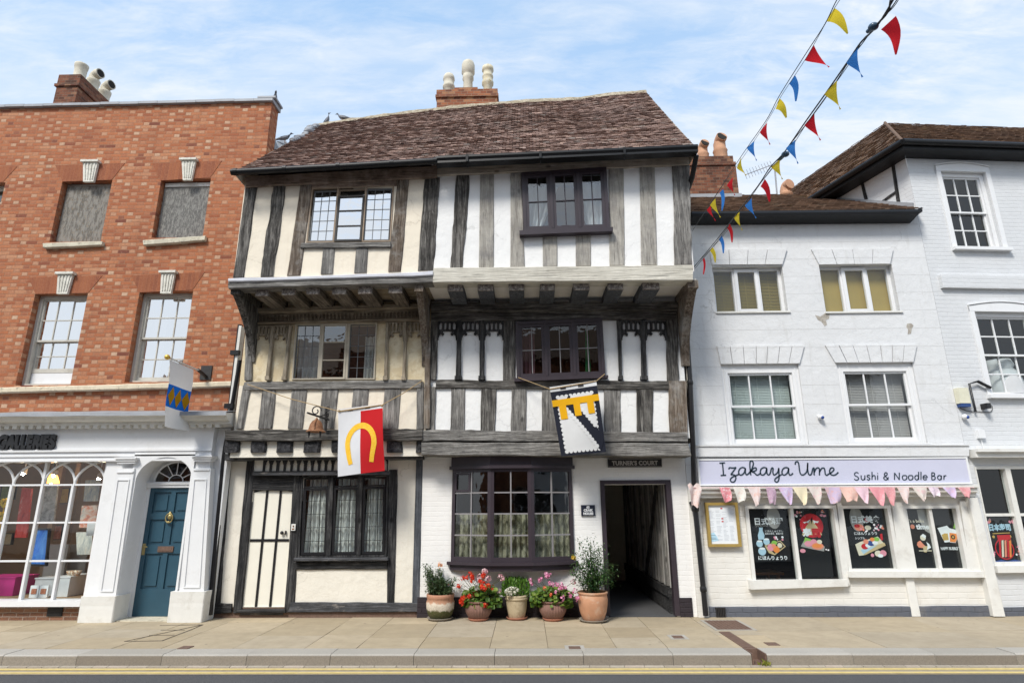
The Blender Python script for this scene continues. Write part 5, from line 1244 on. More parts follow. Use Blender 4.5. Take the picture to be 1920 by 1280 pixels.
def plan(z0, z1, ext, back):                           # solid slab following the bay in plan
    pts = [(pb[0].x-ext, YG+back), (pb[0].x-ext, pb[0].y-ext*.6), (pb[1].x-ext*.3, pb[1].y-ext), (pb[2].x+ext*.3, pb[2].y-ext), (pb[3].x+ext, pb[3].y-ext*.6), (pb[3].x+ext, YG+back)]
    return [(x, y, z0) for x, y in pts], z1-z0
for i in range(3):
    A_, B_ = pb[i], pb[i+1]; L = (B_-A_).length; e = .055/L; br_ = .011/L
    facet_box(mb, A_, B_, 0, e, bz0, bz1, -.05, .0); facet_box(mb, A_, B_, 1-e, 1, bz0, bz1, -.05, .0)
    facet_box(mb, A_, B_, e, 1-e, bz1-.05, bz1, -.05, .0); facet_box(mb, A_, B_, e, 1-e, bz0, bz0+.075, -.05, .0)
    mb.mat(1)
    facet_box(mb, A_, B_, .5-br_, .5+br_, bz0+.075, bz1-.05, -.04, -.008)
    for k_ in range(1, 4):
        z_ = bz0+.075+(bz1-bz0-.125)*k_/4
        facet_box(mb, A_, B_, e, .5-br_, z_-.011, z_+.011, -.038, -.010); facet_box(mb, A_, B_, .5+br_, 1-e, z_-.011, z_+.011, -.038, -.010)
    mb.mat(0); t = (B_-A_).normalized(); nrm = Vector((t.y, -t.x, 0)); o_ = nrm*-.03
    gm.quad(A_+o_+Vector((0, 0, bz0)), B_+o_+Vector((0, 0, bz0)), B_+o_+Vector((0, 0, bz1)), A_+o_+Vector((0, 0, bz1)))
A_, B_ = pb[0], pb[1]; zz0 = bz0+.075+(bz1-bz0-.125)*.75     # small opening pane top left
for u0, u1, z0, z1 in ((.08, .12, zz0+.02, bz1-.06), (.43, .475, zz0+.02, bz1-.06), (.12, .43, bz1-.09, bz1-.06), (.12, .43, zz0+.02, zz0+.05)): facet_box(mb, A_, B_, u0, u1, z0, z1, -.02, .006)
bay = mb.build('bay_window', [M['aubergine'], M['bar_grey']], th); gm.build('glass', M['glass'], bay)
mb = MB()
pts, h_ = plan(bz0-.045, bz0-.001, .06, .02); mb.prism(pts, (0, 0, h_))
pts, h_ = plan(bz0-.13, bz0-.046, .01, .02); mb.prism(pts, (0, 0, h_)); mb.build('bay_sill', M['aubergine'], bay)
zft = P(*W5(640, 128), YG-.27).z
mb = MB(); pts, h_ = plan(bz1+.001, bz1+.05, .05, .02); mb.prism(pts, (0, 0, h_)); pts, h_ = plan(bz1+.051, zft+.05, .02, .02); mb.prism(pts, (0, 0, h_)); mb.build('bay_fascia', M['aubergine'], bay)
room(xwl+.1, xpl-.1, .1, 2.5, YG+.26, 13.5, 'room')
curt = art('patterned_curtain', [(.03,.027,.015), (.08,.075,.035), (.34,.32,.23), (.08,.10,.03)], 6, (1.6, 1, .9))
zc0, zc1 = bz0+.03, bz0+.075+(bz1-bz0-.125)*.50
for i, nm in enumerate(('left', 'middle', 'right')):
    A_, B_ = pb[i], pb[i+1]
    o = curtain(RQ(A_.x+.05, B_.x-.02, zc0, zc1, YG), 0.0, 6, .03, curt, 'patterned cream half curtain in the %s face of the bay window' % nm, group='half curtains in the bay window')
    for v in o.data.vertices:
        xw = v.co.x + o.location.x; u = (xw-A_.x)/(B_.x-A_.x); v.co.y += A_.y+(B_.y-A_.y)*u+.16
    o.location.y = 0
# passage: dark frame, side walls, ceiling, end wall
mb = MB(); jx = .055
mb.box(xpl-.045, xpl+jx*.5, YG-.02, YG+.12, .02, zp+.005); mb.box(xpr-jx*.5, xpr+.055, YG-.02, YG+.12, .02, zp+.005); mb.box(xpl-.045, xpr+.055, YG-.02, YG+.12, zp+.0055, zp+.07)
pf = mb.build('passage_frame', M['aubergine'], th)
mb = MB(); ye = 15.2
mb.quad((xpr, YG+.2, 0), (xpr, YG+.2, zp+.2), (xpr, ye, zp+.2), (xpr, ye, 0)); mb.quad((xpl, ye, 0), (xpl, ye, zp+.2), (xpl, YG+.2, zp+.2), (xpl, YG+.2, 0)); mb.quad((xpl, ye, 0), (xpr, ye, 0), (xpr, ye, zp+.2), (xpl, ye, zp+.2))
mb.build('passage_wall', plain('grimy_limewash', (.62, .60, .56), .9, .2, 3, .3, dirt=(.35, .33, .3), dirt_amt=.5), th)
mb = MB(); mb.quad((xpl, YG+.2, zp+.2), (xpl, ye, zp+.2), (xpr, ye, zp+.2), (xpr, YG+.2, zp+.2)); mb.build('passage_ceiling', M['new_h'], th)
for i, y in enumerate((10.62, 11.05, 11.5, 12.0, 12.55, 13.2, 13.9, 14.6)):
    mb = MB(); mb.box(xpr-.045, xpr-.001, y, y+.15, .42, zp+.15); mb.build('passage_stud', M['grey_v'], th)
mb = MB(); mb.prism([(xpr-.06, 10.75, zp+.1), (xpr-.06, 10.95, zp+.1), (xpr-.06, 12.5, .42), (xpr-.06, 12.25, .42)], (.013, 0, 0)); mb.build('passage_brace', M['blk_v'], th)
mb = MB(); mb.box(xpr-.07, xpr-.002, YG+.21, ye, .26, .40); mb.box(xpr-.05, xpr-.003, YG+.21, ye, 0.02, .255); mb.build('passage_plinth', M['blk_h'], th)
mb = MB(); mb.box(xpl+.01, xpr-.01, YG+.0, ye, -.05, .012); mb.build('passage_floor', M['asphalt'], th)

# ---- roof: every tile laid
EL, ER = P(437, 324, Y2-.30), P(1308, 280, Y2-.30)
ridge_px = [(598, 236), (640, 229), (700, 221), (760, 213), (820, 206), (880, 200), (935, 195), (1010, 190), (1080, 187), (1150, 178), (1211, 173)]
RID = [P(x, y, 12.0) for x, y in ridge_px]
def ridge_at(s):
    x = RID[0].x + (RID[-1].x-RID[0].x)*s
    for a_, b_ in zip(RID, RID[1:]):
        if x <= b_.x+1e-6: return a_.lerp(b_, (x-a_.x)/(b_.x-a_.x))
    return RID[-1]
def roof_pt(s, t):
    e = EL.lerp(ER, s); r = ridge_at(s); p = e.lerp(r, t)
    p.z += -.05*math.sin(math.pi*t) + .015*math.sin(s*17+t*5)*math.sin(math.pi*t)
    return p
nr, nc = 50, 64; rnd = random.Random(5); mb = MB()
for r in range(nr):
    t0, t1 = r/nr, min(1.0, (r+1.35)/nr); off = .5*(r % 2)
    rowj = rnd.uniform(-.006, .006)
    for c in range(-1, nc):
        s0, s1 = max(0, (c+off)/nc)+.0007, min(1, (c+1+off)/nc)-.0007
        if s1-s0 < .004: continue
        a, b_, c_, d_ = roof_pt(s0, t0), roof_pt(s1, t0), roof_pt(s1, t1), roof_pt(s0, t1)
        n_ = (b_-a).cross(d_-a).normalized(); lift = .030+rowj+rnd.uniform(-.006, .009); sl_ = rnd.uniform(-.006, .006)
        dj = (a-d_).normalized()*rnd.uniform(-.012, .014)
        k = [a+n_*(lift+sl_)+dj, b_+n_*(lift-sl_)+dj, c_+n_*.010, d_+n_*.010]
        mb.add([k[0], k[1], k[2], k[3], k[0]-n_*.017, k[1]-n_*.017], [(0, 1, 2, 3), (4, 5, 1, 0), (4, 0, 3), (5, 2, 1)])
n = 20
for i in range(n):                                  # underside, verges and the back slope
    a, b_, c_, d_ = roof_pt(i/n, 0), roof_pt((i+1)/n, 0), ridge_at((i+1)/n), ridge_at(i/n)
    dz_ = Vector((0, .0, -.11)); mb.quad(a+Vector((0, .03, -.02)), b_+Vector((0, .03, -.02)), c_+dz_, d_+dz_); bk = Vector((0, 3.1, -3.4)); mb.quad(d_, c_, c_+bk, d_+bk)
rf = mb.build('roof', M['roof'], th)
mb = MB()
for s_ in (0, 1):
    mb.add([roof_pt(s_, 0), ridge_at(s_), ridge_at(s_)+Vector((0, 3.1, -3.4))], [(0, 1, 2)])
mb.build('gable', M['cream_ground'], rf)
mb = MB(); n = 90; rr = smooth_rand(n+1, .02, random.Random(9))
vs = []
for i in range(n+1):
    p = ridge_at(i/n)-Vector((0, 0, .02)); w_ = .10+.01*rr[i]/.02
    vs += [p+Vector((0, -w_, -.07+rr[i])), p+Vector((0, -.05, .05+rr[i])), p+Vector((0, .05, .055+rr[i])), p+Vector((0, w_, -.06))]
mb.add(vs, [(i*4+j, (i+1)*4+j, (i+1)*4+j+1, i*4+j+1) for i in range(n) for j in range(3)]); mb.build('ridge_mortar', M['ridge'], rf)
mb = MB(); rnd = random.Random(77)
for i in range(34):
    p = roof_pt(0, .60+.36*i/34)+Vector((rnd.uniform(-.02, .05), rnd.uniform(-.05, .05), .03)); r = rnd.uniform(.035, .085); mb.ball(p, r, 8, (1.3, 1.2, .7))
mb.build('verge_mortar', M['lead'], rf)
# gutters
g0, g1_ = P(434, 323, Y2-.38), P(820, 302, Y2-.38); g2, g3 = P(818, 303, Y2-.36), P(1307, 281, Y2-.36)
mb = MB(); mb.tube([g0, g0.lerp(g1_, .5)+Vector((0, 0, -.006)), g1_], .055, 10)
for t in (.02, .26, .52, .78, .99): p = g0.lerp(g1_, t); mb.tube([p-Vector((.03, 0, 0)), p+Vector((.03, 0, 0))], .063, 10)
mb.build('gutter', M['gutter'], th)
mb = MB(); dv = (g3-g2)
prof = [(-.07, .06), (-.075, .02), (-.05, -.02), (-.055, -.06), (.10, -.065), (.10, .055)]
mb.prism([(g2.x, g2.y+y, g2.z+z) for y, z in prof], dv)
for t in (.12, .40, .72): p = g2+dv*t; mb.box(p.x-.02, p.x+.02, p.y-.083, p.y-.0755, p.z-.07, p.z+.06); mb.tube([p+Vector((0, -.02, -.065)), p+Vector((0, -.0, -.14))], .006, 5)
mb.build('gutter', M['gutter'], th)
mb = MB(); pe = g3+Vector((.0, .06, -.06)); mb.tube([pe, pe+Vector((-.03, .25, -.28)), pe+Vector((-.05, .45, -.36))], .045, 8); mb.build('swan_neck_pipe', M['gutter'], th)
mb = MB(); mb.tube([P(*C(1800, 60), Y1+.15), P(*C(1690, 690), YG-.1)], .035, 8); 
mb.tube([P(*E7(140, 500), Y1+.25), P(*E7(60, 1180), Y1+.25), P(420, 860, YG-.13), P(393, 1152, YG-.13)], .045, 10)
for y_, x_ in ((1195, 58), (740, 108)): p = P(*E7(x_, y_), Y1+.22); mb.box(p.x-.09, p.x+.06, Y1+.16, Y1+.24, p.z-.04, p.z+.04)
mb.build('downpipe', M['blackpaint'], th)
mb = MB(); a, c = P(*E7(132, 505), Y1+.30), P(*E7(36, 1280), Y1+.30); mb.full(Q(E7(128,505), E7(150,505), E7(52,1290), E7(30,1290), Y1+.2), Y1+.2, Y1+.36); mb.build('cover_strip', M['white_worn'], th)
# chimney on the ridge
yc = 12.0
c0, c1 = P(*RG(133, 320), yc), P(*RG(522, 300), yc); zt_ = P(*RG(330, 230), yc).z; zb_ = P(*RG(330, 283), yc).z
mb = MB(); mb.box(c0.x, c1.x, yc, yc+.75, 9.4, zb_-.001); mb.box(c0.x-.03, c1.x+.03, yc-.04, yc+.79, zb_, zb_+.06); mb.box(c0.x-.01, c1.x+.01, yc-.02, yc+.77, zb_+.0601, zt_-.02)
m0, m1 = P(*RG(245, 225), yc), P(*RG(395, 212), yc); mb.box(m0.x, m1.x, yc+.03, yc+.7, zt_-.0199, m1.z)
ch_ = mb.build('chimney', M['brick_stack'], th)
mb = MB(); mb.box(c0.x-.05, c1.x+.05, yc-.09, yc-.001, zb_-.62, zb_-.44); mb.build('flashing', M['ridge'], ch_)
for i, (x0, x1, yt, yb, kind) in enumerate(((172, 250, 142, 248, 0), (292, 378, 45, 216, 1), (422, 500, 92, 228, 2))):
    a, c = P(*RG(x0, yb), yc+.35), P(*RG(x1, yt), yc+.35); x = (a.x+c.x)/2; r = (c.x-a.x)/2*.95; h_ = c.z-a.z; z0 = min(a.z, zt_-.03)
    h_ = c.z-z0; mb = MB()
    if kind == 0: pr = [(r*.86, 0), (r*.80, h_*.44), (r*1.06, h_*.48), (r*1.08, h_*.56), (r*.92, h_*.60), (r*.93, h_*.78), (r*1.05, h_*.81), (r*.98, h_*.92), (r*.8, h_), (r*.6, h_), (r*.5, h_*.8)]
    elif kind == 1: pr = [(r*.84, 0), (r*.78, h_*.06), (r*.74, h_*.46), (r*.90, h_*.5), (r*.90, h_*.56), (r*.84, h_*.59), (r*.84, h_*.63), (r*1.06, h_*.66), (r*1.06, h_*.86), (r*.9, h_*.93), (r*.45, h_*.985), (.01, h_)]
    else: pr = [(r*.80, 0), (r*.74, h_*.40), (r*1.0, h_*.45), (r*1.02, h_*.53), (r*.87, h_*.57), (r*.88, h_*.66), (r*.95, h_*.68), (r*.95, h_*.72), (r*.82, h_*.74), (r*.84, h_*.86), (r*1.02, h_*.89), (r*.97, h_), (r*.7, h_), (r*.6, h_*.7)]
    mb.lathe((x, yc+.35, z0), pr, 20); mb.build('chimney_pot', [M['pot_pot'], M['pot_pot'], patchy('lichened_pot', (.56,.50,.36), (.62,.58,.46), (.34,.25,.05), 9)][kind], ch_)

# ---- signs on the house
a, c = P(*W5(1278, 140), YG-.02), P(*W5(1640, 196), YG-.02)
sg = thing('street_name_sign', 'black street name board reading TURNER\'S COURT above the passage', 'sign', ((a.x+c.x)/2, YG, c.z))
mb = MB(); mb.box(a.x, c.x, YG-.03, YG+.003, c.z, a.z); mb.build('board', M['blackpaint'], sg)
mb = MB(); h_ = a.z-c.z
mb.box(a.x+.008, c.x-.008, YG-.034, YG-.031, c.z+.008, c.z+.014); mb.box(a.x+.008, c.x-.008, YG-.034, YG-.031, a.z-.014, a.z-.008)
text_mesh(mb, "TURNER'S COURT", ((a.x+c.x)/2, YG-.034, c.z+h_*.25), (1, 0, 0), (0, 0, 1), h_*.66, (0, .003, 0), 'CENTER', bold=.004, condense=.93, space=1.06); mb.build('lettering', plain('worn_lettering', (.46, .44, .42), .7, .3, 40), sg)
a, c = P(*W5(1100, 449), YG-.02), P(*W5(1195, 521), YG-.02)
pq = thing('house_name_plaque', 'small dark blue plaque reading 63 CRAIK HOUSE beside the bay window', 'plaque', ((a.x+c.x)/2, YG, c.z))
mb = MB(); mb.box(a.x, c.x, YG-.022, YG+.003, c.z, a.z); mb.build('slate', plain('navy_slate', (.018, .022, .04), .4, .1), pq)
mb = MB(); h_ = a.z-c.z
for txt, v in (('63', .70), ('CRAIK', .42), ('HOUSE', .12)): text_mesh(mb, txt, ((a.x+c.x)/2, YG-.026, c.z+h_*v), (1, 0, 0), (0, 0, 1), h_*.29, (0, .003, 0), 'CENTER', bold=.004)
mb.build('lettering', M['white_gloss'], pq)

# ---- helmet-shaped hanging lantern on an iron bracket
yh = 9.5
hp = P(*E8(880, 470), yh); la = thing('hanging_lantern', 'rusty copper helmet shaped hood hanging from a scrolled iron bracket', 'lantern', (hp.x, yh, hp.z-.12))
pA, pB = P(*E8(985, 395), Y1-.12), P(*E8(806, 336), 9.35)
mb = MB(); mb.tube([pA, pB], .016, 8); mb.tube([P(*E8(968, 300), Y1-.12), P(*E8(962, 490), Y1-.12)], .022, 6)
pm = pA.lerp(pB, .45); sc_ = [pm+Vector((.09*math.cos(t*.55)*(1-t*.055)-.05, -.02, .09+.09*math.sin(t*.55)*(1-t*.055))) for t in range(14)]
mb.tube(sc_, .010, 6); mb.tube([pA+Vector((0, 0, .1)), pm], .010, 6)
for k_ in range(3): mb.tube([pA+Vector((.04*math.cos(t*.6+k_*2)*(1-t*.06)-.02, -.02, .10*k_-.02+.05*math.sin(t*.6+k_*2)*(1-t*.06))) for t in range(11)], .010, 5)
mb.build('bracket', M['iron'], la)
mb = MB(); mb.tube([pA.lerp(pB, .55), (hp.x, yh, hp.z+.17)], .006, 5); mb.build('hook', M['iron'], la)
mb = MB(); mb.lathe((hp.x, yh, hp.z), [(.155, -.055), (.15, -.045), (.115, -.02), (.108, .02), (.095, .07), (.065, .115), (.03, .14), (.012, .165), (.0, .18)], 20)
mb.tube([(hp.x+.02, yh-.125+.0, hp.z-.02)] + [(hp.x+.01, yh-.115*math.cos(t*.2), hp.z+.02+.125*math.sin(t*.2)) for t in range(9)], .012, 6)
mb.build('hood', M['copper'], la)
mb = MB()
for dx in (-.09, .09): mb.tube([(hp.x+dx, yh-.04, hp.z-.05), (hp.x+dx*1.0, yh-.04, hp.z-.15)], [.022, .008], 6)
mb.build('straps', M['iron'], la)

# ---- the two heraldic banners
def banner_fn(q, Y, amp):
    def fn(u, v, d=0):
        p = q(u, v); return Vector((p.x, Y - .10*v + amp*math.sin(u*5+v*2.5)*v*.8 + amp*.5*math.sin(v*6+u*2) + d, p.z))
    return fn
def cgrid(mb, fn, u0, u1, v0, v1, nu, nv, d):
    mb.add([fn(u0+(u1-u0)*i/nu, v0+(v1-v0)*j/nv, d) for j in range(nv+1) for i in range(nu+1)],
           [(j*(nu+1)+i, (j+1)*(nu+1)+i, (j+1)*(nu+1)+i+1, j*(nu+1)+i+1) for j in range(nv) for i in range(nu)], True)
yb_ = 9.68
qh = Q(E8(1068, 306), E8(1450, 256), E8(1476, 834), E8(1082, 886), yb_); fn = banner_fn(qh, yb_, .035)
bn = thing('banner', 'white and red banner with a yellow horseshoe slung on a rope across the cream front', 'banner', tuple(qh(.5, 1)), 'heraldic banners on the timbered house')
mb = MB(); cgrid(mb, fn, 0, .5, .07, 1, 8, 20, 0); mb.mat(1); cgrid(mb, fn, .5, 1, .07, 1, 8, 20, 0)
mb.mat(0); cgrid(mb, fn, 0, 1, 0, .07, 12, 2, 0)
mb.build('cloth', [cloth('banner_white', (.80, .81, .84), .25), cloth('banner_red', (.60, .025, .03), .25)], bn)
mb = MB(); n = 34; vin, vout = [], []
for i in range(n+1):
    a = math.pi*(1.13+.0)*(1-i/n)-.065*math.pi*1.0; 
    if i < 4 or i > n-4: pass
    rx, ry = .295, .26
    co, si = math.cos(a), math.sin(a)
    vout.append((.51+(rx+.055)*co, .555-(ry+.045)*si)); vin.append((.51+(rx-.055)*co, .555-(ry-.045)*si))
for lst, dx in ((vout, 1), (vin, 1)): pass
vout = [(.245, .86), (.205, .76)] + vout + [(.80, .76), (.775, .86)]; vin = [(.335, .845), (.305, .75)] + vin + [(.705, .75), (.69, .845)]
k_ = len(vout); mb.add([fn(u, v, -.006) for u, v in vout]+[fn(u, v, -.006) for u, v in vin], [(i, i+1, k_+i+1, k_+i) for i in range(k_-1)])
mb.build('horseshoe', patchy('banner_gold', (.78, .45, .03), (.80, .50, .06), (.60, .33, .03), 30), bn)
mb = MB(); rl, rr_ = P(*E8(290, 92), Y1-.06), P(*E8(1790, 62), Y1-.06); kl, kr = fn(.03, .035, -.005), fn(.99, .02, -.005)
mb.tube([rl, rl.lerp(kl, .5)+Vector((0, 0, -.03)), kl], .008, 6); mb.tube([kl, kr], .012, 6); mb.tube([kr, kr.lerp(rr_, .5)+Vector((0, 0, -.02)), rr_], .008, 6)
for u in (.03, .99): mb.ball(fn(u, .03, -.01), .022, 8)
mb.build('rope', plain('jute_rope', (.42, .30, .16), .9, .2, 30, .2), bn)
mb = MB()
for u in (.28, .66): cgrid(mb, fn, u-.05, u+.05, .022, .05, 2, 1, -.005)
mb.build('hem_tape', M['rust'], bn)

yb_ = 9.62
qk = Q(W4(890, 802), W4(1202, 756), W4(1264, 1236), W4(966, 1266), yb_); fk = banner_fn(qk, yb_, .03)
bk = thing('banner', 'black and white scalloped banner with a yellow three tabbed bar below the plum window', 'banner', tuple(qk(.5, 1)), 'heraldic banners on the timbered house')
mb = MB(); cgrid(mb, fk, 0, 1, .075, 1, 14, 22, 0); mb.mat(1); cgrid(mb, fk, 0, 1, 0, .075, 12, 2, 0)
mb.build('cloth', [cloth('banner_black', (.022, .024, .035), .1), cloth('banner_white_b', (.78, .79, .80), .25)], bk)
def disc(mb, fn, u, v, r, asp, d): mb.add([fn(u+r*math.cos(t*.5236), v+r*asp*math.sin(t*.5236), d) for t in range(12)], [tuple(reversed(range(12)))])
asp = qk.size()[0]/qk.size()[1]
mb = MB(); d = -.005
uL, uR, vT, vB = .14, .86, .165, .945
cgrid(mb, fk, uL, uR, vT, vB, 10, 16, d)
for i in range(9):
    u = uL+(uR-uL)*i/8
    disc(mb, fk, u, vT, .043, asp, d-.001-.0002*(i % 2)); disc(mb, fk, u, vB, .043, asp, d-.001-.0002*(i % 2))
for i in range(1, 13):
    v = vT+(vB-vT)*i/13
    disc(mb, fk, uL, v, .047, asp, d-.001-.0002*(i % 2)); disc(mb, fk, uR, v, .047, asp, d-.001-.0002*(i % 2))
mb.build('white_field', cloth('banner_field', (.80, .80, .79), .25), bk)
mb = MB(); d = -.009; A0, A1 = Vector((.30, .22, 0)), Vector((.965, .915, 0)); dd = (A1-A0); nn = Vector((-dd.y, dd.x, 0)).normalized(); hw = .105
n = 14; bp_ = [A0+dd*(i/n)+nn*s_*hw for i in range(n+1) for s_ in (-1, 1)]; mb.add([fk(min(.985, p_.x), min(.975, p_.y), d) for p_ in bp_], [(i*2, i*2+1, i*2+3, i*2+2) for i in range(n)])
mb.v = [Vector(v) for v in mb.v]
mb.build('diagonal_band', bpy.data.materials['banner_black'], bk)
mb = MB(); d = -.0125
for i in range(15):
    c_ = A0+dd*((i+.3)/15)
    for s_ in (-1, 1):
        p_ = c_+nn*s_*hw
        if uL < p_.x < uR-.01 and vT < p_.y < vB: disc(mb, fk, p_.x, p_.y, .045, asp, d-.0002*(i % 2))
mb.build('scallops', bpy.data.materials['banner_field'], bk)
mb = MB(); d = -.016
cgrid(mb, fk, 0.0, 1.0, .20, .295, 12, 2, d)
for u0, u1, v1 in ((.13, .28, .49), (.44, .58, .47), (.73, .87, .46)): cgrid(mb, fk, u0, u1, .295, v1, 3, 3, d)
mb.build('tabbed_bar', cloth('banner_yellow', (.80, .42, .015), .2), bk)
mb = MB(); kl, kr = fk(0, .03, -.005), fk(1, .01, -.005); mb.tube([P(*W4(682, 738), Y1-.10), kl], .007, 6); mb.tube([kl, kr], .010, 6); mb.tube([kr, P(*W4(1258, 715), Y1-.10)], .007, 6); mb.build('rope', bpy.data.materials['jute_rope'], bk)
mb = MB()
for u in (.28, .66): cgrid(mb, fk, u-.06, u+.06, .015, .06, 2, 1, -.005)
mb.build('hem_tape', M['iron'], bk)
# ------------------------------------------------------------------ the white rendered house with the noodle bar
Z6 = Z(1280, 180, 3); Z7 = Z(1280, 560, 3); Z8 = Z(1280, 840, 3); C6 = Z(1290, 840, 4.924); C7 = Z(1560, 840, 4.922)
YH = 10.3
wh = thing('rendered_house', 'white rendered three storey house with a lilac noodle bar sign', 'house', (5.2, YH, 0))
xL, xR = xre+.002, 7.37
zg_t = P(1500, 402, YH).z
def opening(T, tl, tr, br, bl): return Q(T(*tl), T(*tr), T(*br), T(*bl), YH)
u1, u2 = opening(Z6, (168,962), (560,955), (592,1210), (186,1214)), opening(Z6, (770,952), (1172,946), (1228,1210), (802,1214))
m1, m2 = opening(Z7, (215,372), (642,366), (722,820), (258,822)), opening(Z7, (862,362), (1286,358), (1388,810), (934,815))
wa = opening(Z8, (352,322), (862,322), (922,768), (388,772)); wb = opening(Z8, (884,322), (1172,322), (1218,690), (924,695)); wc = opening(Z8, (1232,322), (1556,322), (1612,690), (1296,692))
zlow = P(1500, 912, YH).z
mb = MB(); wall_cells(mb, xL, xR, zlow-.1, zg_t+.1, YH, [q.box() for q in (u1, u2, m1, m2)], .14)
mb.quad((xR, YH, zlow), (xR, 15, zlow), (xR, 15, zg_t), (xR, YH, zg_t)); mb.quad((xR, 15, 0), (xL, 15, 0), (xL, 15, zg_t), (xR, 15, zg_t))
mb.build('wall', M['stucco'], wh)
mb = MB(); wall_cells(mb, xL, xR, 0, zlow-.1, YH+.02, [q.box() for q in (wa, wb, wc)], .12); mb.build('shop_wall', M['stucco_low'], wh)
room_ = room
def hroom(x0, x1, z0, z1, mat='room'):
    o = room(x0, x1, z0, z1, YH+.22, 14.2, mat); o.parent = wh
    for v in o.data.vertices: v.co += Vector(th.location)-Vector(wh.location)
    return o
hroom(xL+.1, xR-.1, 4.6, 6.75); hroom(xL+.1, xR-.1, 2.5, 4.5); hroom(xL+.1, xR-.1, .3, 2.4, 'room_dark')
# flat lintels with joints
def lintel(T, tl, tr, br, bl, cuts):
    q = Q(T(*tl), T(*tr), T(*br), T(*bl), YH-.03); mb = MB()
    us = [0]+cuts+[1]
    for i in range(len(us)-1):
        a, b_ = us[i]+.004, us[i+1]-.004; mb.patch(q, a, b_, 0, 1, YH-.032-.003*(i % 2), YH-.001)
    mb.build('lintel', M['stucco'], wh)
lintel(Z6, (150,862), (588,860), (562,946), (166,948), [.25, .5, .75]); lintel(Z6, (722,862), (1186,858), (1168,943), (768,947), [.25, .5, .75])
lintel(Z7, (192,264), (686,262), (660,362), (214,366), [.15, .3, .45, .58, .72, .86]); lintel(Z7, (800,260), (1320,258), (1300,354), (858,358), [.15, .3, .45, .6, .73, .86])
# top windows: fixed, opening, fixed
def top_win(q, blind, lab):
    b = q.box(); x0, x1, z0, z1 = b[0]+.002, b[1]-.002, b[2]+.001, b[3]-.002; y = YH+.10; qq = RQ(x0, x1, z0, z1, y)
    mb = MB(); w_, h_ = qq.size(); ev = .05/h_
    for a_, c_ in ((0, .035), (.30, .33), (.66, .69), (.955, 1)): mb.patch(qq, a_, c_, 0, 1, y, y+.06)
    for a_, c_ in ((.035, .30), (.33, .66), (.69, .955)): mb.patch(qq, a_, c_, 0, ev, y, y+.06); mb.patch(qq, a_, c_, 1-ev*.7, 1, y, y+.06)
    fr = mb.build('window', M['white_gloss'], wh)
    win(fr, qq.sub(.325, .665, .02, .985), y-.022, .062, (), (), .01, M['white_gloss'], M['glass'], .05, 'casement')
    for a_, c_ in ((.035, .30), (.69, .955)):
        p = [qq(a_, 1), qq(c_, 1), qq(c_, 0), qq(a_, 0)]; gm = MB(); gm.quad(*[(v.x, y+.03, v.z) for v in p]); gm.build('glass', M['glass'], fr)
    mb = MB(); mb.box(b[0]-.02, b[1]+.03, YH-.03, YH+.1, b[2]-.03, b[2]); mb.build('window_sill', M['white_worn'], fr)
    blinds(RQ(x0+.03, x1-.03, z0+.02, z1-.02, y+.1), y+.10, blind, lab, slats=(blind == 'olive'))
def blinds(q, y, kind, lab, slats=True):
    col = {'olive': (.25, .18, .035), 'tan': (.38, .26, .06), 'green': (.52, .57, .55), 'brown': (.44, .41, .395)}[kind]
    m = bpy.data.materials.get('blind_'+kind) or plain('blind_'+kind, col, .6, .08, 3, 0)
    mb = MB(); w_, h_ = q.size(); b = q.box(); n = int(h_/.028) if slats else 1
    if slats:
        for i in range(n):
            z = b[2]+h_*(i+.5)/n; mb.add([(b[0], y-.009, z-.015), (b[1], y-.009, z-.015), (b[1], y+.009, z+.015), (b[0], y+.009, z+.015)], [(0, 1, 2, 3)])
        for u in (.15, .5, .85): mb.box(b[0]+w_*u-.004, b[0]+w_*u+.004, y-.016, y-.0135, b[2], b[3])
    else:
        mb.box(b[0], b[1], y, y+.01, b[2], b[3])
    mb.box(b[0], b[1], y-.02, y+.02, b[3]+.0005, b[3]+.03)
    solo(mb, 'window_blind', m, lab, 'blind', 'blinds in the white house')
top_win(u1, 'olive', 'olive slatted blind in the top window nearest the timbered house'); top_win(u2, 'tan', 'plain tan roller blind in the top window nearest the pale brick house')
def sash2(q, kind, lab):
    b = q.box(); x0, x1, z0, z1 = b[0]+.002, b[1]-.002, b[2]+.001, b[3]-.002; y = YH+.035; f = .115
    mb = MB(); mb.box(x0, x0+f, y, y+.1, z0, z1); mb.box(x1-f, x1, y, y+.1, z0, z1); mb.box(x0+f, x1-f, y, y+.1, z1-.14, z1); mb.box(x0+f, x1-f, y, y+.1, z0, z0+.035)
    mb.box(x0+f*.45, x0+f*.6, y-.012, y-.0005, z0, z1-.06); mb.box(x1-f*.6, x1-f*.45, y-.012, y-.0005, z0, z1-.06)
    fr = mb.build('window', M['white_gloss'], wh); zm = z0+.035+(z1-.14-z0-.035)*.52
    for nm, qq, yy in (('upper_sash', RQ(x0+f, x1-f, zm-.018, z1-.14, y), y+.03), ('lower_sash', RQ(x0+f, x1-f, z0+.035, zm+.018, y), y+.065)):
        win(fr, qq, yy, .036, (1/3, 2/3), (), .022, M['white_gloss'], M['glass'], .04, nm, edge_b=.036 if nm[0] == 'u' else .075)
    blinds(RQ(x0+f+.01, x1-f-.01, z0+.06, z1-.15, y+.19), y+.19, kind, lab)
    mb = MB(); mb.box(b[0]-.01, b[1]+.04, YH-.035, YH+.03, b[2]-.02, b[2]); mb.build('window_sill', M['white_gloss'], fr)
sash2(m1, 'green', 'grey green slatted blind in the sash window above the start of the sign'); sash2(m2, 'brown', 'brownish grey slatted blind in the sash window above the end of the sign')
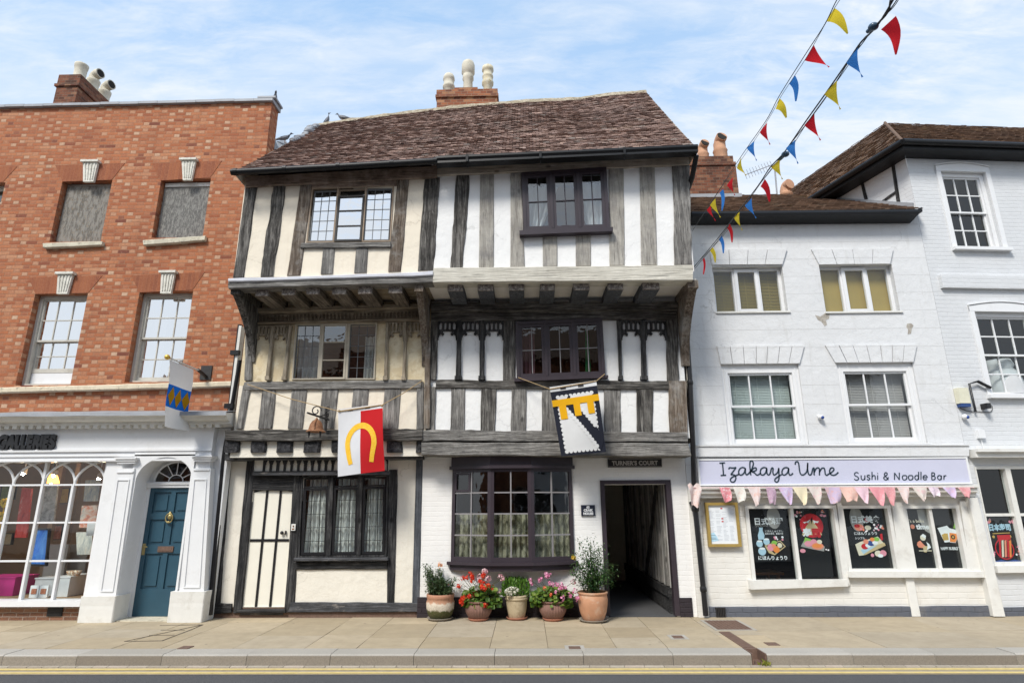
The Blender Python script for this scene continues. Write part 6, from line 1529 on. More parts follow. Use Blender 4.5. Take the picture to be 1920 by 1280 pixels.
# fallen render
patch_m = patchy('bare_render', (.34, .31, .27), (.45, .42, .37), (.25, .22, .19), 14)
for pts in (((745,92),(775,100),(800,82),(826,88),(822,112),(804,120),(812,146),(798,154),(780,128),(760,118)), ((1262,140),(1284,138),(1298,150),(1288,168),(1284,196),(1266,198),(1268,172),(1258,158))):
    mb = MB(); pp = [P(*Z7(*p), YH) for p in pts]; mb.poly([(p.x, p.z) for p in pp], YH-.004, YH+.01); mb.build('bare_patch', patch_m, wh)
# band over the sign, sign, cornice
mb = MB(); q = Q(Z7(74,826), Z7(1612,822), Z7(1612,884), Z7(74,886), YH-.09); mb.full(q, YH-.09, YH-.001); mb.patch(q, 0, 1, -.06, .06, YH-.11, YH-.091); mb.build('stone_band', M['stucco'], wh)
ys = YH-.10
sgn = thing('shop_sign', 'long lilac shop sign reading Izakaya Ume Sushi & Noodle Bar', 'sign', (P(1560, 905, ys).x, ys, P(1560, 908, ys).z))
qs = Q(Z8(84,56), Z8(1612,52), Z8(1622,204), Z8(90,208), ys); bs = qs.box()
mb = MB(); mb.box(bs[0]+.03, bs[1]-.03, ys+.012, ys+.08, bs[2]+.025, bs[3]-.025); mb.build('panel', M['sign_lilac'], sgn)
mb = MB(); e = .03
mb.box(bs[0], bs[0]+e, ys, ys+.09, bs[2], bs[3]); mb.box(bs[1]-e, bs[1], ys, ys+.09, bs[2], bs[3]); mb.box(bs[0]+e, bs[1]-e, ys, ys+.09, bs[3]-.025, bs[3]); mb.box(bs[0]+e, bs[1]-e, ys, ys+.09, bs[2], bs[2]+.025); mb.build('frame', M['white_gloss'], sgn)
# hand-drawn lettering: strokes on a grid (x, y with y down), swept as a flat ribbon
def ribbon(mb, pts, w_, Y, th_=.004):
    pts = [Vector((p[0], 0, p[1])) for p in pts]; n = len(pts); L, R_ = [], []
    for i in range(n):
        t = (pts[min(i+1, n-1)]-pts[max(i-1, 0)]); t = t.normalized() if t.length else Vector((1, 0, 0)); nn_ = Vector((-t.z, 0, t.x))
        L.append(pts[i]+nn_*w_/2); R_.append(pts[i]-nn_*w_/2)
    vs = [(p.x, Y, p.z) for p in L]+[(p.x, Y, p.z) for p in R_]; mb.add(vs, [(i, i+1, n+i+1, n+i) for i in range(n-1)])
    mb.add([(x, y+th_, z) for x, y, z in vs], [(i, n+i, n+i+1, i+1) for i in range(n-1)])
def strokes(mb, T, lst, w_, Y):
    for st in lst:
        pp = [P(*T(x, y), Y) for x, y in st]; pts = [(p.x, p.z) for p in pp]
        if len(pts) > 2: pts = [(v.x, v.y) for v in catmull([(a_, c_, 0) for a_, c_ in pts], 6)]
        ribbon(mb, pts, w_, Y)
IZ = [  # read off the enlargement C6 of the sign
 [(318,134),(324,190),(328,248)], [(290,137),(342,133)], [(302,250),(352,247)],
 [(376,192),(384,178),(400,180),(424,180),(442,178),(420,210),(398,240),(412,242),(434,250),(442,280),(424,310),(398,306),(392,284),(416,262),(450,248),(474,236)],
 [(530,184),(505,176),(480,188),(468,216),(476,242),(498,244),(520,222),(530,184),(530,222),(540,244),(560,232),(578,210)],
 [(570,226),(592,184),(604,140),(592,116),(574,124),(572,170),(580,248)], [(580,214),(606,184),(628,180),(630,200),(606,212),(588,212),(614,226),(636,246),(656,240),(670,226)],
 [(728,184),(704,176),(678,188),(668,216),(676,242),(698,244),(718,222),(728,184),(728,222),(738,244),(756,236),(766,206)],
 [(764,206),(774,182),(786,184),(784,220),(792,244),(812,238),(832,214),(838,182),(840,226),(840,282),(826,310),(804,304),(806,282),(836,258),(866,240)],
 [(930,184),(906,176),(880,188),(868,216),(876,242),(898,244),(920,222),(930,184),(930,222),(940,246),(956,242),(970,230)],
 [(990,150),(994,128),(1014,124),(1024,150),(1030,200),(1042,238),(1066,244),(1094,220),(1104,180),(1106,134)], [(1106,134),(1104,180),(1112,232),(1126,246),(1142,236)],
 [(1142,236),(1152,190),(1164,182),(1164,214),(1166,248)], [(1166,220),(1184,186),(1206,180),(1214,200),(1214,248)], [(1214,220),(1234,186),(1256,182),(1264,202),(1268,236),(1282,248),(1300,236)],
 [(1300,236),(1330,218),(1348,196),(1338,180),(1318,184),(1308,212),(1320,240),(1346,248),(1370,238),(1388,220)]]
mb = MB(); strokes(mb, C6, IZ, .021, ys+.006)
SN = [  # read off C7
 [(244,232),(232,222),(214,226),(208,242),(218,254),(236,262),(246,276),(238,290),(220,292),(206,282)],
 [(270,248),(270,276),(282,290),(298,286),(304,270)], [(304,248),(304,290)],
 [(352,254),(340,246),(326,252),(328,264),(344,270),(350,282),(338,291),(322,284)],
 [(370,216),(370,290)], [(370,264),(384,250),(398,256),(400,290)],
 [(422,248),(422,290)], [(422,228),(422,234)],
 [(522,290),(494,258),(484,240),(494,224),(508,228),(508,244),(488,258),(478,274),(490,290),(510,286),(522,266)],
 [(578,290),(578,226)], [(578,226),(622,290)], [(622,290),(622,224)],
 [(672,250),(656,252),(650,270),(658,288),(672,291),(686,284),(692,268),(686,252),(672,250)],
 [(728,250),(712,252),(706,270),(714,288),(728,291),(742,284),(748,268),(742,252),(728,250)],
 [(800,216),(800,290)], [(800,268),(792,252),(778,250),(766,262),(768,280),(782,291),(796,282),(800,268)],
 [(822,216),(822,290)],
 [(842,268),(878,268),(872,252),(858,249),(844,258),(842,276),(854,290),(876,284)],
 [(922,222),(922,290)], [(922,224),(942,226),(948,240),(940,252),(922,254),(946,258),(954,274),(944,288),(922,290)],
 [(1010,268),(1002,252),(988,250),(976,262),(978,280),(992,291),(1004,284),(1010,268)], [(1010,250),(1010,290)],
 [(1034,250),(1034,290)], [(1034,264),(1044,252),(1056,252)]]
def straighten(st): return st
for st in SN:
    pp = [P(*C7(x, y), ys+.006) for x, y in st]; pts = [(p.x, p.z) for p in pp]
    if len(pts) > 2: pts = [(v.x, v.y) for v in catmull([(a_, c_, 0) for a_, c_ in pts], 5)]
    ribbon(mb, pts, .015, ys+.006)
mb.build('lettering', M['ink'], sgn)
q = Q(Z8(92,214), Z8(1664,210), Z8(1668,272), Z8(96,276), YH-.16); b = q.box()
mb = MB(); h_ = b[3]-b[2]
mb.prism([(b[0], YH+.01, b[3]+.01), (b[0], YH-.18, b[3]), (b[0], YH-.18, b[3]-h_*.2), (b[0], YH-.14, b[3]-h_*.25), (b[0], YH-.14, b[3]-h_*.6), (b[0], YH-.09, b[3]-h_*.7), (b[0], YH-.09, b[2]), (b[0], YH+.01, b[2])], (b[1]-b[0], 0, 0)); mb.build('shop_cornice', M['white_worn'], wh)
# shop windows
def shop_win(q, cols, lab=None, sill=True):
    b = q.box(); y = YH+.03; mb = MB(); f = .055; x0, x1, z0, z1 = b[0]+.002, b[1]-.002, b[2]+.001, b[3]-.002
    mb.box(x0, x0+f, y-.05, y+.09, z0, z1); mb.box(x1-f, x1, y-.05, y+.09, z0, z1); mb.box(x0+f, x1-f, y-.05, y+.09, z1-f*.8, z1); mb.box(x0+f, x1-f, y-.05, y+.09, z0, z0+f*.7)
    for c in cols: x = x0+f+(x1-x0-2*f)*c; mb.box(x-.026, x+.026, y-.02, y+.08, z0+f*.7, z1-f*.8)
    fr = mb.build('shop_window', M['white_worn'], wh)
    gm = MB(); gm.quad((x0+f, y+.04, z0), (x1-f, y+.04, z0), (x1-f, y+.04, z1), (x0+f, y+.04, z1)); gm.build('glass', M['glass_shop'], fr)
    return b
ba_ = shop_win(wa, [.52]); bb_ = shop_win(wb, []); bc_ = shop_win(wc, [.50])
mb = MB(); mb.full(Q(Z8(378,742), Z8(930,738), Z8(932,776), Z8(382,794), YH-.08), YH-.08, YH+.02); mb.build('shop_sill', M['white_worn'], wh)
mb = MB(); mb.full(Q(Z8(936,692), Z8(1714,692), Z8(1722,726), Z8(938,726), YH-.08), YH-.08, YH+.02); mb.build('shop_sill', M['white_worn'], wh)
for T, nm in (((345,300), (355,330)),): pass
for tl, tr, br, bl in (((868,300), (892,300), (940,770), (918,770)), ((1176,300), (1232,300), (1302,700), (1222,700)), ((1560,296), (1625,290), (1700,700), (1620,700))):
    mb = MB(); mb.full(Q(Z8(*tl), Z8(*tr), Z8(*br), Z8(*bl), YH-.02), YH-.022, YH+.019); mb.build('pier', M['white_worn'], wh)
mb = MB(); beam(mb, Q(Z8(1610,278), Z8(1662,276), Z8(1818,945), Z8(1752,945), YH-.10), YH-.10, YH+.02, .004, 10); mb.build('pilaster', M['white_worn'], wh)
mb = MB(); beam(mb, Q(Z8(1256,728), Z8(1304,728), Z8(1340,945), Z8(1292,945), YH-.03), YH-.03, YH+.02, .006, 6); mb.build('pier', M['white_worn'], wh)
zpb = P(*Z8(700, 888), YH).z
mb = MB(); beam(mb, RQ(xL+.18, xR-.02, -.02, zpb, YH-.015), YH-.018, YH+.018, .008, 40, .01, 3, True); mb.build('plinth', M['plinth_blue'], wh)
mb = MB(); mb.box(xL, xL+.17, YH-.04, YH+.019, 0, P(*Z8(50, 230), YH).z); mb.build('pier', M['stucco_low'], wh)
p = P(*Z8(212, 932), YH-.02); mb = MB()
for i in range(6): mb.box(p.x-.07+.026*i, p.x-.055+.026*i, YH-.05, YH-.02, p.z-.05, p.z+.09)
mb.box(p.x-.08, p.x+.085, YH-.048, YH-.022, p.z+.0905, p.z+.10); mb.build('air_vent', M['iron'], wh)
# downpipe between the houses, with its hopper
mb = MB(); ypp = YH-.10
pts = [P(*Z7(8, 60), Y1+.1), P(*Z7(40, 470), Y1+.05), P(*Z7(52, 830), Y1+.05), P(*Z8(62, 215), ypp), P(*Z8(66, 340), ypp), P(*Z8(118, 790), ypp), P(*Z8(130, 940), ypp)]
pts = [Vector((xL+.03+.0*i, p.y, p.z)) for i, p in enumerate(pts)]
for i in (0, 1, 2): pts[i].x = P(*[(Z7(14, 60)), (Z7(42, 470)), (Z7(58, 830))][i], pts[i].y).x
for i, px_ in ((3, Z8(64, 215)), (4, Z8(70, 340)), (5, Z8(116, 790)), (6, Z8(130, 940))): pts[i].x = P(*px_, ypp).x
mb.tube(pts, .042, 10)
for p_, r in ((pts[4], .062), (pts[5], .055), (pts[1], .05)): mb.lathe((p_.x, p_.y, p_.z-.05), [(.04, 0), (r, .02), (r, .06), (.045, .09)], 14)
mb.lathe((pts[4].x, pts[4].y, pts[4].z+.02), [(.043, 0), (.09, .06), (.09, .09), (.05, .1)], 14)
mb.build('downpipe', M['blackpaint'], wh)
# roof, gutter
mb = MB(); ga, gb = P(*Z6(46, 672), YH-.22), P(*Z6(1312, 660), YH-.22)
prof = [(-.06, .05), (-.075, .0), (-.06, -.05), (.20, -.10), (.20, .06)]
mb.prism([(ga.x, ga.y+y, ga.z+z) for y, z in prof], gb-ga); pe = P(*Z6(1342, 642), YH-.26); mb.prism([(gb.x, gb.y-.07, gb.z-.04), (gb.x, gb.y-.07, gb.z+.05), (gb.x, gb.y+.1, gb.z+.05), (gb.x, gb.y+.1, gb.z-.04)], (pe.x-gb.x, 0, .04))
mb.build('gutter', M['gutter'], wh)
ze = ga.z+.05; zr = P(1450, 366, 13).z
def tiled(mb, E0, E1, R0_, R1_, nr, nc, rnd, th_=.016):
    for r in range(nr):
        t0, t1 = r/nr, min(1, (r+1.3)/nr); off = .5*(r % 2)
        for c in range(-1, nc):
            s0, s1 = max(0, (c+off)/nc)+.0006, min(1, (c+1+off)/nc)-.0006
            if s1-s0 < .003: continue
            f_ = lambda s, t: E0.lerp(E1, s).lerp(R0_.lerp(R1_, s), t)
            a, b_, c_, d_ = f_(s0, t0), f_(s1, t0), f_(s1, t1), f_(s0, t1); n_ = (b_-a).cross(d_-a).normalized(); l = .03+rnd.uniform(-.006, .01)
            k_ = [a+n_*l, b_+n_*l, c_+n_*.006, d_+n_*.006]; mb.add([*k_, k_[0]-n_*th_, k_[1]-n_*th_], [(0, 1, 2, 3), (4, 5, 1, 0), (4, 0, 3), (5, 2, 1)])
    mb.quad(E0-Vector((0, 0, .01)), E1-Vector((0, 0, .01)), R1_-Vector((0, 0, .02)), R0_-Vector((0, 0, .02)))
mb = MB(); E0, E1 = Vector((xL+.05, YH-.2, ze)), Vector((xR-.02, YH-.2, ze)); R0_, R1_ = Vector((xL+.05, 13, zr)), Vector((xR-.02, 13, zr))
tiled(mb, E0, E1, R0_, R1_, 26, 30, random.Random(3)); mb.quad(R0_, R1_, R1_+Vector((0, 2.5, -2)), R0_+Vector((0, 2.5, -2)))
mb.build('roof', M['roof_b'], wh)
# chimneys of the white house
yc = 12.7; stack_mat = M['brick_dark']
a, c = P(*Z6(40, 560), yc), P(*Z6(316, 540), yc); zt_ = P(*Z6(180, 338), yc).z; zb_ = P(*Z6(180, 392), yc).z
mb = MB(); mb.box(a.x, c.x, yc, yc+.8, 7.6, zb_); mb.box(a.x-.03, c.x+.0, yc-.03, yc+.83, zb_+.0005, zb_+.08); mb.box(a.x+.02, c.x-.04, yc, yc+.8, zb_+.0805, zt_)
st2 = mb.build('chimney', stack_mat, wh)
mb = MB(); mb.box(a.x-.05, c.x+.04, yc-.06, yc-.001, P(*Z6(200,570), yc).z-.04, P(*Z6(200,556), yc).z); mb.build('flashing', M['lead'], st2)
for x0, x1, yt, yb in ((82,140,268,342), (174,240,228,336)):
    p0, p1 = P(*Z6(x0, yb), yc+.35), P(*Z6(x1, yt), yc+.35); r = (p1.x-p0.x)/2; x = (p0.x+p1.x)/2; z0 = zt_-.02; h_ = (p1.z-z0)*.93; mb = MB()
    mb.lathe((x, yc+.35, z0), [(r, 0), (r*.95, h_*.45), (r*1.05, h_*.5), (r*.85, h_*.6), (r*.85, h_*.8)], 16)
    mb.tube(catmull([(x, yc+.35, z0+h_*.7), (x+.01, yc+.33, z0+h_*.88), (x+.03, yc+.2, z0+h_*.95)], 4), r*.80, 12); mb.mat(1).lathe((x+.03, yc+.195, z0+h_*.953), [(.001, 0), (r*.72, .002)], 12, (.2, -.9, .35)); mb.build('chimney_pot', [M['pot_orange'], M['cowl_mouth_shade']], st2)  # end disc of each cowl painted dark for the shade inside
p0 = P(*Z6(582, 560), 13.3); mb = MB(); mb.lathe((p0.x, 13.3, p0.z-.3), [(.16, 0), (.14, .3), (.16, .33), (.13, .36), (.13, .45)], 14); mb.tube(catmull([(p0.x, 13.3, p0.z+.1), (p0.x+.02, 13.27, p0.z+.22), (p0.x+.06, 13.15, p0.z+.24)], 4), .13, 12); mb.build('chimney_pot', M['pot_orange'], wh)
# television aerial
a0 = P(*Z6(528, 560), 12.9); ae = thing('television_aerial', 'thin television aerial on a mast above the white house', 'aerial', (a0.x, 12.9, a0.z-.3))
mb = MB(); mb.tube([a0-Vector((0, 0, .3)), P(*Z6(519, 420), 12.9)], .018, 6); mb.build('mast', M['lead'], ae)
mb = MB(); b0, b1 = P(*Z6(500, 388), 12.9), P(*Z6(352, 444), 12.6); mb.tube([b0, b1], .010, 5)
for i in range(10): p_ = b0.lerp(b1, i/9); mb.tube([p_+Vector((-.03, 0, .11)), p_+Vector((.03, 0, -.11))], .006, 4)
mb.tube([P(*Z6(519, 420), 12.9), b0], .010, 5); mb.build('antenna', M['lead'], ae)
# menu case
mc = Q(Z8(126,306), Z8(310,302), Z8(332,550), Z8(150,558), YH-.06); b = mc.box(); ym = YH-.06
mo = thing('menu_case', 'gilt framed menu case beside the downpipe', 'menu case', ((b[0]+b[1])/2, YH, b[2])); f = .045
mb = MB(); mb.box(b[0], b[0]+f, ym, ym+.07, b[2], b[3]); mb.box(b[1]-f, b[1], ym, ym+.07, b[2], b[3]); mb.box(b[0]+f, b[1]-f, ym, ym+.07, b[3]-f, b[3]); mb.box(b[0]+f, b[1]-f, ym, ym+.07, b[2], b[2]+f); mb.build('frame', M['gold'], mo)
mb = MB(); mb.box(b[0]+f, b[1]-f, ym+.03, ym+.06, b[2]+f, b[3]-f); mb.mat(1); rnd = random.Random(2); x0, x1, z0, z1 = b[0]+f, b[1]-f, b[2]+f, b[3]-f; yy = ym+.0285
for c in range(4):
    xa_ = x0+.012+(x1-x0-.02)*c/4; 
    for r in range(26):
        z_ = z1-.05-(z1-z0-.08)*r/26
        if rnd.random() < .85 and not (c in (1, 2) and r < 2): mb.box(xa_, xa_+(x1-x0)/4*rnd.uniform(.4, .8), yy, yy+.001, z_, z_+.006)
mb.mat(2); 
for dz in (.04, .20, .245): mb.box((x0+x1)/2-.016, (x0+x1)/2+.016, yy-.001, yy, z1-dz-.02, z1-dz)
mb.mat(3); mb.poly([(x0+.005, z0+.03), (x0+.005, z0+.16), (x0+.06, z0+.18), (x0+.1, z0+.12), (x0+.13, z0+.05)], yy, yy+.001)
mb.build('menu', [plain('menu_paper', (.78, .82, .86), .5, .03), plain('menu_print', (.52, .56, .6)), plain('menu_red', (.5, .05, .05)), plain('menu_blue', (.45, .68, .82))], mo)
# alarm lamp on the wall
p = P(*Z7(778, 664), YH-.06); o = thing('security_light', 'small white and blue alarm lamp between the two sash windows', 'alarm lamp', (p.x, YH, p.z-.05))
mb = MB(); mb.ball((p.x, YH-.05, p.z), .05, 12, (1, 1, .8)); mb.tube([(p.x-.02, YH, p.z+.03), (p.x, YH-.05, p.z)], .025, 8); mb.build('housing', M['white_gloss'], o); mb = MB(); mb.ball((p.x+.012, YH-.085, p.z-.012), .03, 10); mb.build('lens', plain('blue_lens', (.02, .06, .25), .2), o)

# ---- posters behind the shop glass
PC_ = {k_: plain('print_'+k_, c_, .5, .06, 9, 0) for k_, c_ in dict(black=(.008, .008, .009), white=(.80, .82, .84), red=(.55, .02, .03), pink=(.75, .30, .38), blue=(.42, .60, .72), tan=(.58, .45, .25), green=(.25, .50, .08), orange=(.80, .26, .06), salmon=(.78, .28, .18), cream=(.72, .66, .52), navy=(.03, .07, .25), gold=(.55, .36, .10), grey=(.35, .34, .33)).items()}
PN = list(PC_); 
yp_ = YH+.085
def poster(T, quad4, items, label, dark=1.0, Y=None):
    Y = Y or yp_; q = Q(*[T(*p) for p in quad4], Y); mb = MB(); mb.mat(0); b = q.box()
    mb.full(q, Y, Y+.004); k_ = 0
    for it in items:
        k_ += 1; y = Y-.0012-.0004*k_; mb.mat(PN.index(it[1]))
        if it[0] == 'poly': mb.add([(p.x, y, p.z) for p in [P(*T(*c), Y) for c in it[2]]], [tuple(reversed(range(len(it[2]))))])
        elif it[0] == 'disc':
            c = P(*T(*it[2]), Y); r = (P(*T(it[2][0]+it[3], it[2][1]), Y)-c).length; ry_ = r*(it[4] if len(it) > 4 else 1)
            mb.add([(c.x+r*math.cos(t*.3142), y, c.z+ry_*math.sin(t*.3142)) for t in range(20)], [tuple(range(20))])
        elif it[0] == 'text':
            c = P(*T(*it[2]), Y); e = P(*T(it[2][0]+it[3], it[2][1]), Y); wid = abs(e.x-c.x)
            n0 = len(mb.v); text_mesh(mb, it[4], (c.x, y, c.z), (1, 0, 0), (0, 0, 1), 1, bold=(it[5] if len(it) > 5 else 0))
            xs = [v.x for v in mb.v[n0:]]; s_ = wid/max(1e-6, max(xs)-min(xs))
            for i in range(n0, len(mb.v)): v = mb.v[i]; mb.v[i] = Vector((c.x+(v.x-c.x)*s_, y, c.z+(v.z-c.z)*s_*(it[6] if len(it) > 6 else 1)))
    return solo(mb, 'poster', [PC_[n_] for n_ in PN], label, 'poster', 'posters in the noodle bar windows')
def blossoms(rnd, x0, x1, y0, y1, n): return [('disc', rnd.choice(('pink', 'white', 'pink', 'salmon')), (rnd.uniform(x0, x1), rnd.uniform(y0, y1)), rnd.uniform(5, 11)) for _ in range(n)]
rb = random.Random(4)
poster(C6, ((565,560), (905,560), (955,1040), (616,1050)), [
  ('disc', 'grey', (790, 640), 62, 1.6), ('text', 'white', (608, 700), 262, '日式料理', .03), ('text', 'grey', (625, 722), 220, 'JAPANESE CUISINE', 0),
  ('poly', 'blue', ((655,730), (690,730), (688,760), (706,800), (702,840), (650,842), (644,802), (656,760))), ('disc', 'blue', (660, 880), 30), ('disc', 'blue', (724, 860), 30), ('disc', 'blue', (684, 950), 36), ('disc', 'white', (660, 856), 24, .35), ('disc', 'white', (724, 838), 24, .35), ('disc', 'white', (684, 924), 28, .35),
  ('text', 'white', (710, 772), 165, 'にほんしゅとすし', .01), ('text', 'white', (710, 794), 168, '最高の寿司、最高の味', .01),
  ('poly', 'tan', ((705,895), (850,850), (902,905), (800,985), (745,965))), ('poly', 'black', ((720,898), (848,858), (888,905), (798,972))), ('disc', 'green', (795, 872), 26, .8), ('disc', 'pink', (765, 915), 34, .9), ('disc', 'orange', (815, 932), 30, 1), ('disc', 'salmon', (790, 900), 20), ('disc', 'cream', (845, 895), 22)]
  + blossoms(rb, 795, 885, 808, 850, 9) + [('text', 'white', (645, 1026), 266, 'にほんりょうり', .03)], 'black poster with sake bottle, cups and a sushi plate')
poster(C6, ((945,556), (1275,556), (1345,1188), (1012,1192)), [
  ('disc', 'red', (1140, 712), 108), ('poly', 'tan', ((1050,800), (1090,720), (1138,655), (1190,720), (1240,800))), ('poly', 'white', ((1060,680), (1095,676), (1130,655), (1110,690), (1090,684), (1075,694))), ('poly', 'white', ((1148,660), (1180,672), (1210,672), (1194,690), (1176,684), (1164,696))), ('poly', 'black', ((1130,655), (1146,628), (1150,660), (1140,700))),
  ('text', 'white', (1062, 812), 84, '寿', .04, 1.0), ('text', 'red', (1146, 812), 78, '司', .06, 1.0),
  ('poly', 'grey', ((1040,905), (1080,830), (1262,905), (1255,950), (1150,930))), ('poly', 'green', ((1065,870), (1080,820), (1130,838), (1160,850), (1110,880))), ('disc', 'pink', (1110, 880), 38, .7), ('disc', 'pink', (1160, 862), 30, .8), ('disc', 'salmon', (1195, 902), 56, .55), ('disc', 'orange', (1190, 898), 44, .4), ('disc', 'cream', (1212, 862), 24, .8), ('disc', 'pink', (1058, 945), 26, .7)] + blossoms(rb, 980, 1050, 580, 660, 12) + blossoms(rb, 1215, 1265, 570, 660, 10) + blossoms(rb, 1270, 1300, 925, 955, 3),
  'black poster with a red sun and sushi on a black tray')
poster(C7, ((88,562), (522,556), (600,1105), (158,1112)), [
  ('disc', 'grey', (225, 650), 62, 1.8), ('disc', 'red', (325, 660), 26, .9), ('text', 'white', (172, 682), 268, '日式美食', .035), ('disc', 'salmon', (250, 730), 44, .7), ('disc', 'cream', (330, 732), 30, .7), ('disc', 'red', (230, 715), 26, .6),
  ('text', 'white', (202, 796), 210, 'にほんりょうり', .02), ('text', 'white', (212, 838), 90, 'シンプル', .02), ('poly', 'red', ((440,790), (462,786), (470,846), (448,846))),
  ('poly', 'cream', ((212,885), (260,862), (420,812), (495,895), (290,985), (248,990))), ('poly', 'tan', ((262,940), (480,868), (495,895), (300,985))), ('poly', 'blue', ((262,938), (300,925), (420,890), (290,975))), ('disc', 'red', (300, 905), 32, .8), ('disc', 'white', (330, 895), 24, .8), ('disc', 'navy', (358, 875), 34, .7), ('disc', 'white', (395, 870), 26, .7), ('disc', 'green', (405, 838), 30, .6), ('disc', 'salmon', (310, 860), 24, .9), ('disc', 'orange', (368, 840), 22, .8), ('disc', 'cream', (425, 970), 34, .8), ('disc', 'pink', (470, 966), 30, .9), ('disc', 'white', (445, 990), 26, .6), ('disc', 'pink', (370, 985), 16)]
  + blossoms(rb, 380, 470, 700, 760, 16) + blossoms(rb, 250, 340, 700, 770, 6), 'black poster with sushi rolls on a cream board')
poster(C7, ((652,562), (890,560), (996,1104), (762,1108)), [
  ('poly', 'grey', ((780,562), (886,562), (912,790), (860,760), (800,660))), ('text', 'cream', (690, 684), 160, "it's a boba", .015), ('text', 'white', (780, 744), 120, 'time', .04), ('disc', 'salmon', (742, 722), 20, 1),
  ('disc', 'cream', (838, 824), 26), ('poly', 'white', ((818,806), (838,788), (866,806), (862,832))), ('poly', 'salmon', ((788,864), (812,850), (838,880), (862,902), (846,920), (800,914), (782,890))), ('poly', 'white', ((868,862), (894,880), (914,915), (880,934), (846,938), (872,912), (880,894))), ('poly', 'tan', ((836,905), (880,900), (872,960), (846,956))), ('poly', 'cream', ((800,940), (918,940), (920,948), (802,948)))], 'black poster reading it\'s a boba time')
poster(C7, ((922,560), (1150,556), (1248,1104), (1028,1106)), [
  ('poly', 'white', ((972,735), (1060,712), (1082,735), (1092,862), (1040,868))), ('poly', 'gold', ((1010,795), (1066,782), (1078,845), (1030,850))), ('poly', 'white', ((1078,735), (1180,760), (1140,872), (1086,866))), ('poly', 'orange', ((1082,778), (1172,790), (1138,868), (1088,862))), ('disc', 'black', (1116, 818), 20), ('disc', 'gold', (1116, 818), 10), ('disc', 'gold', (1045, 808), 24), ('poly', 'green', ((1118,735), (1132,664), (1146,668), (1136,738))),
  ('text', 'white', (1004, 936), 214, 'HAPPY BUBBLE TIME', .03, 1.5)], 'black poster with two bubble tea cups')
# table seen through the lower pane
p0, p1 = P(*C6(560, 1146), 10.9), P(*C6(892, 1200), 10.9); tb = thing('wooden_table', 'orange wooden table behind the first noodle bar window', 'table', ((p0.x+p1.x)/2, 11.1, .3))
mb = MB(); mb.box(p0.x, p1.x, 10.9, 11.5, p0.z-.04, p0.z); mb.build('tabletop', plain('orange_wood', (.40, .16, .05), .5), tb)
for dx in (.05, p1.x-p0.x-.1):
    for yy in (10.95, 11.42): mb = MB(); mb.box(p0.x+dx, p0.x+dx+.05, yy, yy+.05, .3, p0.z-.0405); mb.build('leg', bpy.data.materials['orange_wood'], tb)

# ---- little cloth bunting under the sign
bt = thing('fabric_bunting', 'string of small patterned fabric pennants under the lilac sign', 'bunting', (P(1560, 920, YH-.22).x, YH-.22, P(1560, 940, YH-.22).z))
yb_ = YH-.215
mb = MB(); cp = [(40,226), (66,222), (200,221), (440,219), (700,220), (960,219), (1240,219), (1500,221), (1612,220), (1640,222)]
mb.tube(catmull([P(*Z8(x, y), yb_) for x, y in cp], 4), .006, 5); mb.build('cord', plain('pink_cord', (.62, .36, .36)), bt)
def prints(name, cols, scale): return art('fabric_'+name, [tuple(.68*c_+.32*b2_ for c_, b2_ in zip(c, (.72, .64, .63))) for c in cols], scale*1.5)
FB = [prints('a', [(.75,.72,.74), (.75,.72,.74), (.62,.03,.08), (.62,.03,.08), (.75,.7,.72)], 16), prints('b', [(.62,.62,.54), (.70,.70,.62), (.62,.28,.2)], 14), prints('c', [(.75,.68,.66), (.72,.6,.58), (.72,.22,.08)], 9), prints('d', [(.62,.56,.6), (.30,.10,.26), (.55,.4,.5)], 11), prints('e', [(.76,.73,.76), (.46,.36,.66), (.7,.3,.36)], 7), prints('f', [(.74,.62,.30), (.76,.68,.42), (.7,.6,.3)], 9), prints('g', [(.60,.58,.50), (.66,.6,.54), (.7,.22,.26)], 12), prints('h', [(.75,.22,.04), (.45,.36,.62), (.76,.3,.06)], 6), prints('i', [(.76,.36,.26), (.78,.46,.36), (.72,.18,.08)], 8), prints('j', [(.78,.52,.60), (.76,.44,.56), (.75,.7,.74)], 7), prints('k', [(.75,.22,.26), (.72,.12,.18), (.78,.5,.5)], 10), prints('l', [(.76,.70,.66), (.62,.08,.12), (.7,.5,.48)], 8), prints('m', [(.24,.10,.36), (.72,.6,.66), (.4,.22,.5)], 13)]
PEN = [(205,262,300,0,'r'), (282,342,300,1,'r'), (362,434,322,2,'t'), (466,516,312,3,'r'), (534,616,312,4,'t'), (614,696,314,5,'t'), (700,776,310,6,'t'), (795,880,306,7,'r'), (880,974,296,8,'r'), (960,1042,306,9,'t'), (1042,1130,318,10,'t'), (1122,1190,318,11,'t'), (1202,1270,306,2,'t'), (1288,1370,292,6,'t'), (1378,1432,270,12,'r'), (1458,1530,280,4,'t'), (1542,1612,278,11,'t')]
for i, (x0, x1, yt, m_, kind) in enumerate(PEN):
    xt = x0+(x1-x0)*(.78 if kind == 't' else .72); tw = (x1-x0)*(.10 if kind == 't' else .30); n = 7; nu = 6; vs = []
    for j in range(n+1):
        v = j/n; l = x0+(xt-tw-x0)*v; r = x1+(xt+tw-x1)*v+(10*math.sin(v*3) if kind == 'r' else 5*math.sin(v*3))
        for k_ in range(nu+1):
            u = k_/nu; p = P(*Z8(l+(r-l)*u, 219+(yt-219)*v + (6*math.sin(u*5+i) if j == n else 0)), yb_); vs.append((p.x, yb_-.012-.03*v*math.sin(u*6+i*1.3+v*2)-.02*v, p.z))
    mb = MB(); mb.add(vs, [(j*(nu+1)+k_, (j+1)*(nu+1)+k_, (j+1)*(nu+1)+k_+1, j*(nu+1)+k_+1) for j in range(n) for k_ in range(nu)], True); mb.build('pennant', FB[m_], bt)
